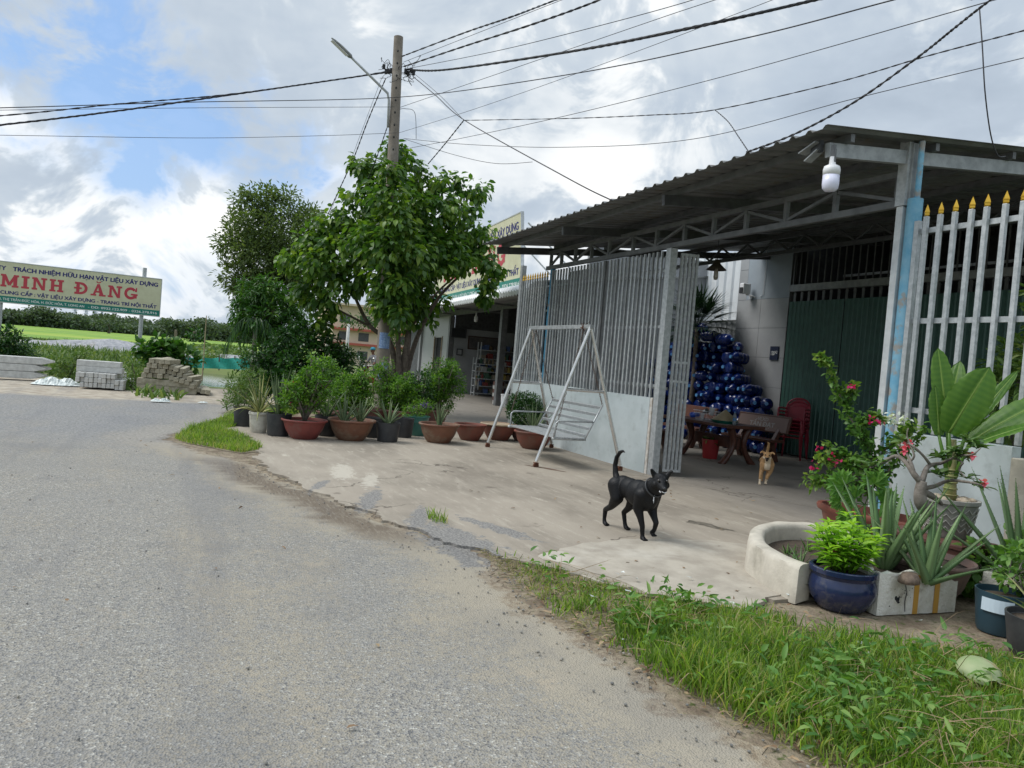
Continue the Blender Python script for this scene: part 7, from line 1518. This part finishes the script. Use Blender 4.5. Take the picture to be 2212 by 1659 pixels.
tag(leaves('far_woods', P, Dd_, 1.35*rng.uniform(.6, 1.4, len(P)), 1.1, LF['wood'], None, RH, rnd=Rn), kind='stuff')
def fartree(px, D_, spots, lf, label, ls=1.1): 
    hp = 727+(px-390)*.0822; q = AT(px, hp, D_); return tree('field_tree', (q[0], q[1], 0), D_, spots, [([(px, hp+6, 0), (px, hp-14, 0)], .5, .3)], lf, label, .25*(300/D_)**2, ls, .7, leafs=12, spread=1.2, down=0., tm=RH, inner=.2)
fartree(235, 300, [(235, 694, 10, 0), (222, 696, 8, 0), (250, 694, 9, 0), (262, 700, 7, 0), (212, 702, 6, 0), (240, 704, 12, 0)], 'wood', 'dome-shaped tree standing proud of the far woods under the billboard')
fartree(420, 210, [(420, 722, 12, 0), (410, 728, 9, 0), (430, 726, 9, 0), (420, 738, 13, 0)], 'bush', 'round single tree in the rice field right of the billboard post', .9)
fartree(380, 240, [(380, 737, 6, 0), (380, 744, 7, 0)], 'bush', 'small round bush tree left of the single tree in the field', .8)
for (px, top, lb) in [(88, 662, 'leftmost of the faint pylons over the woods'), (160, 664, 'second faint pylon from the left'), (184, 666, 'third faint pylon, above the woods'), (203, 668, 'fourth faint pylon above the woods'), (218, 672, 'fifth small faint pylon'), (345, 686, 'faint pylon right of the billboard post'), (376, 690, 'rightmost faint pylon over the woods')]:
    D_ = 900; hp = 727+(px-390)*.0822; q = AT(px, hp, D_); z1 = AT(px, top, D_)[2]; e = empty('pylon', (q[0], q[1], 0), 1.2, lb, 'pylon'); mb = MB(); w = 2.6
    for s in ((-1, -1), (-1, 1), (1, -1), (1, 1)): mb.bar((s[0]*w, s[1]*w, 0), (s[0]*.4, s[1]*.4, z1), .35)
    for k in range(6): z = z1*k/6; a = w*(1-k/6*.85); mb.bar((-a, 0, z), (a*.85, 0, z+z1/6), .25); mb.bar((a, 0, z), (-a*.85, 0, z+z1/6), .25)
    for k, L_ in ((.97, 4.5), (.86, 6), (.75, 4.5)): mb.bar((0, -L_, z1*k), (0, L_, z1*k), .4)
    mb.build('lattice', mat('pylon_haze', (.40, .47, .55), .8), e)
# green net on stakes along the pond
e = empty('green_net', tuple(AT(455, 790, 36))[:2]+(0.,), 0, 'sagging bright green net on stakes along the far pond bank', 'net'); mb = MB(); bo = np.array(e.location); xs = np.linspace(372, 540, 36); vs = []
for i, x in enumerate(xs):
    t = (x-372)/168; yb = 793+6*t; yt = 771+1.5*t+2.2*abs(sin(t*pi*5)); yt = yt-(4 if t > .94 else 0)
    D_ = 41-3*t
    for k in range(4): q = AT(x, yb+(yt-yb)*k/3, D_+.15*sin(i*.8+k))-bo; vs.append(q)
mb.add(vs, [(i*4+k, (i+1)*4+k, (i+1)*4+k+1, i*4+k+1) for i in range(35) for k in range(3)]); o = mb.build('netting', M['net'], e, smooth=True)
for t in (0, .2, .4, .6, .8, 1.): x = 372+168*t; a = AT(x, 797+5*t, 41-3*t)-bo; b = AT(x+1, 767+2*t, 41-3*t)-bo; MB().tube([a, b], .03, 5).build('stake', M['bark'], e)
q = AT(440, 770, 34); MB_ = MB().tube([(0, 0, -.3), (-.1, 0, 2.4)], [.03, .015], 6).build('bamboo_stake', M['tan_straw']); MB_.location = (q[0], q[1], 0); tag(MB_, 'lone thin bamboo stake standing at the near pond bank', 'stake')
# weeds on banks (uncountable)
def scatter_in(poly, n, zf=None):
    xs = [p[0] for p in poly]; ys = [p[1] for p in poly]; out = []
    while len(out) < n:
        X = rng.uniform(min(xs), max(xs), n); Y = rng.uniform(min(ys), max(ys), n)
        for x, y in zip(X, Y):
            if inpoly(x, y, poly): out.append((x, y, zf(x, y) if zf else 0.))
            if len(out) >= n: break
    return np.array(out)
def Gq(L_): return [tuple(G(x, y)[:2]) for x, y in L_]
bank = Gq([(-150, 806), (0, 808), (100, 806), (160, 830), (280, 845), (300, 860), (440, 868), (520, 864), (600, 850), (640, 800), (560, 775), (400, 752), (150, 745), (-150, 738)])
Pb = scatter_in(bank, 34000, ground_z); dd = np.array([0 if inpoly(x, y, POND) else 1 for x, y, z in Pb]).astype(bool); Pb = Pb[dd]
def to_px(p): v = np.asarray(p, float)-CAM; z = v @ _f; return PW/2+PF*(v @ _r2)/z, PH/2-PF*(v @ _u2)/z
keep = []
for p_ in Pb:
    a_, b_ = to_px(p_); keep.append(not (392 < a_ < 520 and b_ > 778))
Pb = Pb[np.array(keep)]
n = len(Pb); dist_ = np.hypot(Pb[:, 0], Pb[:, 1]); Dv = rng.normal(0, .45, (n, 3)); Dv[:, 2] = 1
tag(leaves('bank_weeds', Pb, Dv, rng.uniform(.15, .45, n)*np.clip(dist_/32, .7, 1.5), rng.uniform(.04, .12, n), LF['wild'], None, GR), kind='stuff')
lot = Gq([(420, 785), (440, 775), (480, 770), (520, 775), (545, 768), (540, 758), (450, 750), (400, 756), (385, 768)])
Pb = scatter_in(lot, 2600); n = len(Pb); tag(leaves('pond_plants', Pb+np.array([0, 0, .4]), np.concatenate([rng.normal(0, 1, (n, 2)), np.full((n, 1), .3)], 1), .45, .4, LF['wild'], None, OV), kind='stuff')
# grass: verge, island, tuft
def grass(name, poly, n, h0, h1, w, lf='grass', dens=None):
    Pg = scatter_in(poly, n); 
    if dens is not None: Pg = Pg[np.array([rng.random() < dens(x, y) for x, y, z in Pg])]
    n = len(Pg); Dv = rng.normal(0, .38, (n, 3)); Dv[:, 2] = 1; f = np.array([hf(x, y) for x, y, z in Pg]); hh = rng.uniform(h0, h1, n)*f
    return tag(leaves(name, Pg, Dv, hh, w*rng.uniform(.6, 1.4, n), LF[lf], None, GR, rnd=np.clip(rng.random(n)*.75+.25*rng.random(n)+.12*np.sin(Pg[:, 0]*3)*np.cos(Pg[:, 1]*4), 0, 1)), kind='stuff')
def vn(x, y): return .5+.25*sin(x*2.3+y*1.1)+.15*sin(x*5.1-y*4.3+1)+.1*sin(x*11+y*9)
hf = lambda x, y: .45+.9*vn(x, y)
verge = [(9, 3.3), (1, 2.95), (-1.2, 2.55), (-2.2, 2.42), (-2.92, 2.30), (-4.05, 2.16), (-5.6, 2.26), (-5.3, 2.5), (-4.7, 2.82), (-4.1, 3.12), (-3.75, 3.6), (-3.3, 3.9), (-2.9, 4.6), (-1.5, 5.5), (9, 6)]
vis = [(x, y) for x, y in verge if x > -6 and x < 1.2]+[(-.2, 5.2), (-.2, 2.8)]
vpoly = [(-.3, 2.8), (-1.2, 2.55), (-2.2, 2.42), (-2.92, 2.30), (-4.05, 2.16), (-5.6, 2.26), (-5.3, 2.5), (-4.7, 2.82), (-4.1, 3.12), (-3.75, 3.6), (-3.3, 3.9), (-2.9, 4.6), (-1.8, 5.6), (-.3, 5.6)]
def pat(x, y): return 1 if sin(x*4.1+1.7*sin(y*3.3))*cos(y*5.3+1.3*sin(x*2.9))+.5*sin(x*9.7+y*7.1) > -.15 else .14
def vd_(x, y):
    d = y-edge_y(x); k_ = min(1, max(0, (x+3.4)/1.)); return (vdb_(x, y)*(1-k_)+k_*min(1, max(0, (d-.02)/.3))*(.55+.45*(pat(x, y) > .5)))
def vdb_(x, y):
    d = y-edge_y(x); b = min(1, max(0, (d-.02)/.35)); bare = 1 if not (-4.3 < x < -2.2 and d > 1.0) else .45
    return b*bare*(.35+.65*min(1, vn(x*1.3, y*1.7)*1.5))*(.5 if x < -4.6 else 1)*pat(x, y)*(.55+.45*min(1, d/.8))
hf = lambda x, y: (.35+.85*vn(x, y))*(.42 if x < -4.2 else .7 if x < -3.3 else 1.15)
grass('verge_grass', vpoly, 98000, .04, .20, .0075, dens=vd_)
def td(x, y): return vd_(x, y)*(1 if vn(x*2+3, y*2) > .52 else .12)
Pw = scatter_in(vpoly, 9500); Pw = Pw[np.array([rng.random() < td(x, y) for x, y, z in Pw])]; n = len(Pw); Pw[:, 2] = rng.uniform(.02, .15, n); Dv = rng.normal(0, 1, (n, 3)); Dv[:, 2] = rng.uniform(-.1, .8, n)
tag(leaves('verge_weeds', Pw, Dv, rng.uniform(.04, .10, n), rng.uniform(.018, .035, n), LF['weed'], None, OV), kind='stuff')
Pd = scatter_in(vpoly, 16000); Pd = Pd[np.array([rng.random() < .25+.75*(pat(x, y) < 1)+(x < -4.2)*.5 for x, y, z in Pd])]; n = len(Pd); Pd[:, 2] = .005; Dv = rng.normal(0, 1, (n, 3)); Dv[:, 2] = np.abs(Dv[:, 2])*.35
tag(leaves('dry_grass', Pd, Dv, rng.uniform(.03, .10, n), .005, LF['drygrass'], None, GR), kind='stuff')
n = 1500; Ps = scatter_in(vpoly, n); Ps = Ps[np.array([rng.random() < vd_(x, y) for x, y, z in Ps])]; n = len(Ps); Ps[:, 2] = rng.uniform(.02, .12, n); Dv = rng.normal(0, 1, (n, 3)); Dv[:, 2] = rng.uniform(-.05, .4, n)
tag(leaves('dry_stalks', Ps, Dv, rng.uniform(.12, .36, n), .004, LF['dry'], None, GR, rnd=rng.uniform(.6, 1, n)), kind='stuff')
hf = lambda x, y: .5+.8*vn(x, y)
isl = [(-11.55, .2), (-10.75, .85), (-11.2, 1.15), (-12.5, 1.05), (-13.5, .75), (-14.3, 1.2), (-15.5, 1.9), (-17.6, 2.6), (-17.6, 1.6), (-16, 1.0), (-13.2, .2), (-12, 0)]
grass('island_grass', isl, 17000, .03, .14, .008, dens=lambda x, y: .35+.65*min(1, vn(x*2, y*2)*1.4))
Pd = scatter_in(isl, 4000); n = len(Pd); Dv = rng.normal(0, 1, (n, 3)); Dv[:, 2] = np.abs(Dv[:, 2])*.5
tag(leaves('island_straw', Pd, Dv, rng.uniform(.03, .10, n), .006, LF['drygrass'], None, GR), kind='stuff')
g = G(945, 1128); hf = lambda x, y: 1.
grass('crack_tuft', blob2d(g[0], g[1], .18, .07, 14, .2, 2), 90, .06, .17, .006)
Pq = []
for i in range(700):
    x = random.uniform(-9.5, -1.5); y = edge_y(x)+random.gauss(0.0, .22); Pq.append((x, y, .0))
for i in range(260): Pq.append((random.uniform(-12, -1), random.uniform(-5, 2), 0.))
mb = MB()
for (x, y, z) in Pq: s = random.uniform(.003, .0105); mb.ball((x, y, s*.4), (s, s*random.uniform(.6, 1), s*.6), 5, 4)
tag(mb.build('pebbles', mat('pebble', (.13, .13, .125), .8, 0, (.30, .28, .24), 2.5, world=True)), kind='stuff')
Pl = []
for i in range(160): x = random.uniform(-5.2, -2.); Pl.append((x, edge_y(x)+abs(random.gauss(.05, .25)), .015))
for i in range(70): Pl.append((random.uniform(-9, -3.5), random.uniform(2.8, 7), .03))
for i in range(120): Pl.append((random.uniform(-4.6, -2.9), random.uniform(3.1, 4.0), .02))
for i in range(30): Pl.append((random.uniform(-12, -2), random.uniform(-3, 1.5), .01))
n = len(Pl); Dv = rng.normal(0, 1, (n, 3)); Dv[:, 2] *= .12
tag(leaves('fallen_leaves', Pl, Dv, rng.uniform(.02, .065, n), rng.uniform(.012, .028, n), LF['dry'], None, OV, jit=.2), kind='stuff')
g = G(2085, 1440, .06); e = empty('dry_banana_leaf', (g[0], g[1], .03), .3, 'large pale green folded banana leaf piece lying in the grass at the right edge', 'leaf'); mb = MB(); vs = []
for i in range(12):
    t = i/11
    for k in range(9): a = (k/8-.5)*(2.4+t); w = .02+.13*sin(pi*min(1, t*.8+.12)); vs.append((sin(a)*w, -.02-t*.34+.02*k/8, .03+t*.02+.10*(1-t)*.5+cos(a)*w*.75))
mb.add(vs, [(i*9+k, (i+1)*9+k, (i+1)*9+k+1, i*9+k+1) for i in range(11) for k in range(8)]); mb.build('leaf', mat('pale_spathe', (.22, .29, .13), .55, 0, (.30, .34, .18), 6, col3=(.40, .28, .12), scale3=3, mix3=(.6, .7)), e, smooth=True); e.rotation_euler = (0, 0, 1.1); e.scale = (.75, .75, .7)
for i in range(26):
    x = random.uniform(-4.9, -1.6); y = edge_y(x)+random.uniform(.15, 1.6)
    if i < 3: x, y = G([1590, 1700, 1990][i], [1370, 1300, 1355][i])[:2]
    sz = random.uniform(.015, .035); mb = MB(); vs = [(x+random.uniform(-1, 1)*sz, y+random.uniform(-1, 1)*sz, .04+random.uniform(0, .02)) for _ in range(5)]; mb.add(vs, [(0, 1, 2), (0, 2, 3), (0, 3, 4)]); tag(mb.build('litter_scrap', M['plastic_bag'] if i % 4 else M['terra']), 'small torn scrap of litter lying in the verge grass', 'litter', 'litter scraps in the verge')
# ---------------- dogs ----------------
DK = mat('black_fur', (.0025, .003, .004), .5, 0, (.005, .005, .006), 14, spec=.28, bump=.004, bscale=75); DN = mat('dog_nose', (.01, .01, .012), .25); EYE = mat('dog_eye', (.02, .015, .012), .08, spec=.9)
TN = mat('tan_fur', (.50, .30, .14), .75, 0, (.40, .23, .10), 18, bump=.001, bscale=200); CR = mat('cream_fur', (.75, .62, .45), .8); MZ = mat('dark_muzzle', (.05, .035, .03), .7)
def dog(loc, rz, sc, label, legs, tail, mats, paint, head_yaw=0., head=(.665, 0, .548), ears='up', voxel=.0062, thin=1.):
    e = empty('dog', loc, rz, label, 'dog'); B = []
    B += [((.47, 0, .385), (.14, .100*thin, .135)), ((.36, 0, .390), (.16, .105*thin, .125)), ((.22, 0, .405), (.15, .090*thin, .102)), ((.10, 0, .425), (.115, .072*thin, .085)), ((.53, 0, .42), (.085, .07, .10)), ((.02, 0, .425), (.06, .055, .065)), ((.30, 0, .44), (.22, .055, .06))]
    hx, hy, hz = head; hp = Vector(head); B += chain([((.53, 0, .44), .090), (Vector((.53, 0, .44)).lerp(hp, .55), .078), (hp-Vector((.015, 0, .01)), .068)], 6)
    rt = Matrix.Rotation(head_yaw, 3, 'Z'); H_ = lambda x, y, z: hp+rt @ Vector((x, y, z))*1.17
    B += [(H_(0, 0, .01), (.070, .068, .066)), (H_(.035, 0, -.005), (.058, .056, .052)), (H_(.02, .035, -.02), .038), (H_(.02, -.035, -.02), .038)]
    B += chain([(H_(.05, 0, -.015), .046), (H_(.095, 0, -.026), .037), (H_(.138, 0, -.033), .030)], 6)+chain([(H_(.04, 0, -.048), .032), (H_(.118, 0, -.062), .020)], 5)
    B += [(H_(.038, .024, .035), .018), (H_(.038, -.024, .035), .018)]
    for s in (-1, 1):
        if ears == 'up': B += chain([(H_(-.012, s*.042, .038), .027), (H_(-.012, s*.058, .062), .023), (H_(-.002, s*.072, .082), .016), (H_(.012, s*.082, .086), .009)], 7)
        else: B += chain([(H_(-.01, s*.045, .040), .024), (H_(-.005, s*.072, .058), .020), (H_(.012, s*.095, .050), .015), (H_(.02, s*.105, .035), .011)], 7)
    for L_ in legs: B += chain([(Vector(p), r*1.16+.001) for p, r in L_], 8)
    for L_ in legs:          # toes
        p = Vector(L_[-1][0]); [B.append((p+Vector((.020, k*.0125, -.003)), (.016, .0085, .012))) for k in (-1.5, -.5, .5, 1.5)]
    B += chain([(Vector(p), r*1.12) for p, r in tail], 8)
    ex = [(H_(.163, 0, -.024), (.015, .018, .014), 1), (H_(.076, .031, .020), .012, 2), (H_(.076, -.031, .020), .012, 2)]
    o = remeshed('body', B, voxel, mats, e, smooth=6, sc=sc, extra=ex, paint=paint); return e, H_
legs = [
    [((.07, -.055, .41), .072), ((.12, -.07, .30), .052), ((.03, -.068, .20), .028), ((-.075, -.06, .150), .021), ((-.085, -.058, .06), .0165), ((-.075, -.058, .022), .018), ((-.05, -.058, .016), .017)],
    [((.08, .055, .41), .072), ((.19, .07, .29), .050), ((.12, .065, .20), .028), ((.06, .06, .150), .021), ((.09, .06, .06), .0165), ((.11, .06, .022), .018), ((.135, .06, .016), .017)],
    [((.50, -.06, .40), .062), ((.465, -.072, .28), .040), ((.50, -.06, .20), .027), ((.525, -.05, .125), .021), ((.53, -.045, .05), .0165), ((.535, -.045, .022), .019), ((.56, -.045, .016), .018)],
    [((.50, .06, .40), .062), ((.475, .072, .27), .040), ((.53, .065, .21), .027), ((.575, .06, .165), .021), ((.56, .058, .10), .0165), ((.535, .055, .07), .018), ((.55, .055, .052), .016)]]
tail = [((.0, 0, .44), .034), ((-.045, 0, .50), .027), ((-.065, 0, .58), .023), ((-.05, 0, .66), .020), ((.0, 0, .715), .017), ((.06, -.01, .735), .012), ((.11, -.02, .728), .006)]
d1, H_ = dog((-6.22, 3.90, PZ), .03, 1.0, 'black dog with raised curved tail walking across the cement yard', legs, tail, [DK, DN, EYE], lambda c: 0, head_yaw=-.42)
mb = MB(); ring = [Vector((.585+.02*cos(a), .073*cos(a), .485+.073*sin(a)*.9)) for a in np.linspace(0, 2*pi, 19)]; mb.tube([Vector((.585+.05*sin(a), .092*cos(a), .485-.075*sin(a))) for a in np.linspace(0, 2*pi, 19)], .007, 6, caps=False); mb.build('collar', M['black_plastic'], d1, smooth=True)
mb = MB(); mb.blade((.625, -.03, .435), (.25, -.1, -1), .085, .012, .1, 4, thick=.004, fold=.0); mb.blade((.63, -.022, .435), (.1, -.3, -1), .07, .010, .1, 4, thick=.004); mb.build('collar_ribbon', M['white'], d1)
mb = MB(); q0 = [H_(.10+.045*t, -.024+.03*t*0, -.052-.006*sin(t*3)) for t in np.linspace(0, 1, 5)]; mb.tube(q0, [.003, .004, .003, .004, .003], 5); mb.tube([H_(.148, -.018, -.05), H_(.155, 0, -.056), H_(.148, .018, -.05)], .003, 5); mb.build('white_twig', M['white'], d1); d1.children[-1]['label'] = 'white scrap carried in the mouth'
legs2 = [
    [((.08, -.05, .41), .062), ((.14, -.06, .29), .045), ((.05, -.055, .20), .026), ((-.04, -.05, .15), .020), ((-.03, -.05, .06), .0165), ((-.02, -.05, .022), .018), ((.01, -.05, .016), .017)],
    [((.08, .05, .41), .062), ((.20, .05, .30), .045), ((.16, .045, .20), .026), ((.11, .03, .14), .020), ((.16, .02, .07), .0165), ((.20, .015, .05), .018), ((.22, .015, .045), .016)],
    [((.50, -.065, .38), .055), ((.48, -.085, .27), .036), ((.51, -.10, .19), .026), ((.54, -.105, .12), .021), ((.55, -.105, .05), .017), ((.56, -.105, .022), .020), ((.585, -.105, .018), .018)],
    [((.50, .065, .38), .055), ((.49, .07, .27), .036), ((.50, .04, .19), .026), ((.50, .02, .13), .021), ((.47, .005, .06), .017), ((.48, .0, .04), .020), ((.50, .0, .03), .018)]]
tail2 = [((.0, 0, .44), .032), ((-.05, .0, .50), .027), ((-.07, .01, .58), .026), ((-.05, .02, .66), .024), ((-.02, .02, .72), .020), ((.0, .0, .745), .012)]
def tanp(c):
    if c.x > .755 and c.z < .53: return 4
    if c.z < .10 and c.x > .3: return 3
    if c.x > .55 and c.z < .50 and abs(c.y) < .05: return 3
    if c.x > .66 and c.z < .53: return 3
    return 0
td1 = G(1650, 1050); hd = math.atan2(-td1[1], -td1[0])
dog((td1[0]-cos(hd)*.42, td1[1]-sin(hd)*.42, PZ), hd+.05, .80, 'tan dog with cream chest trotting out of the yard towards the camera', legs2, tail2, [TN, DN, EYE, CR, MZ], tanp, head_yaw=-.05, head=(.64, -.02, .545), ears='side', thin=1.15)
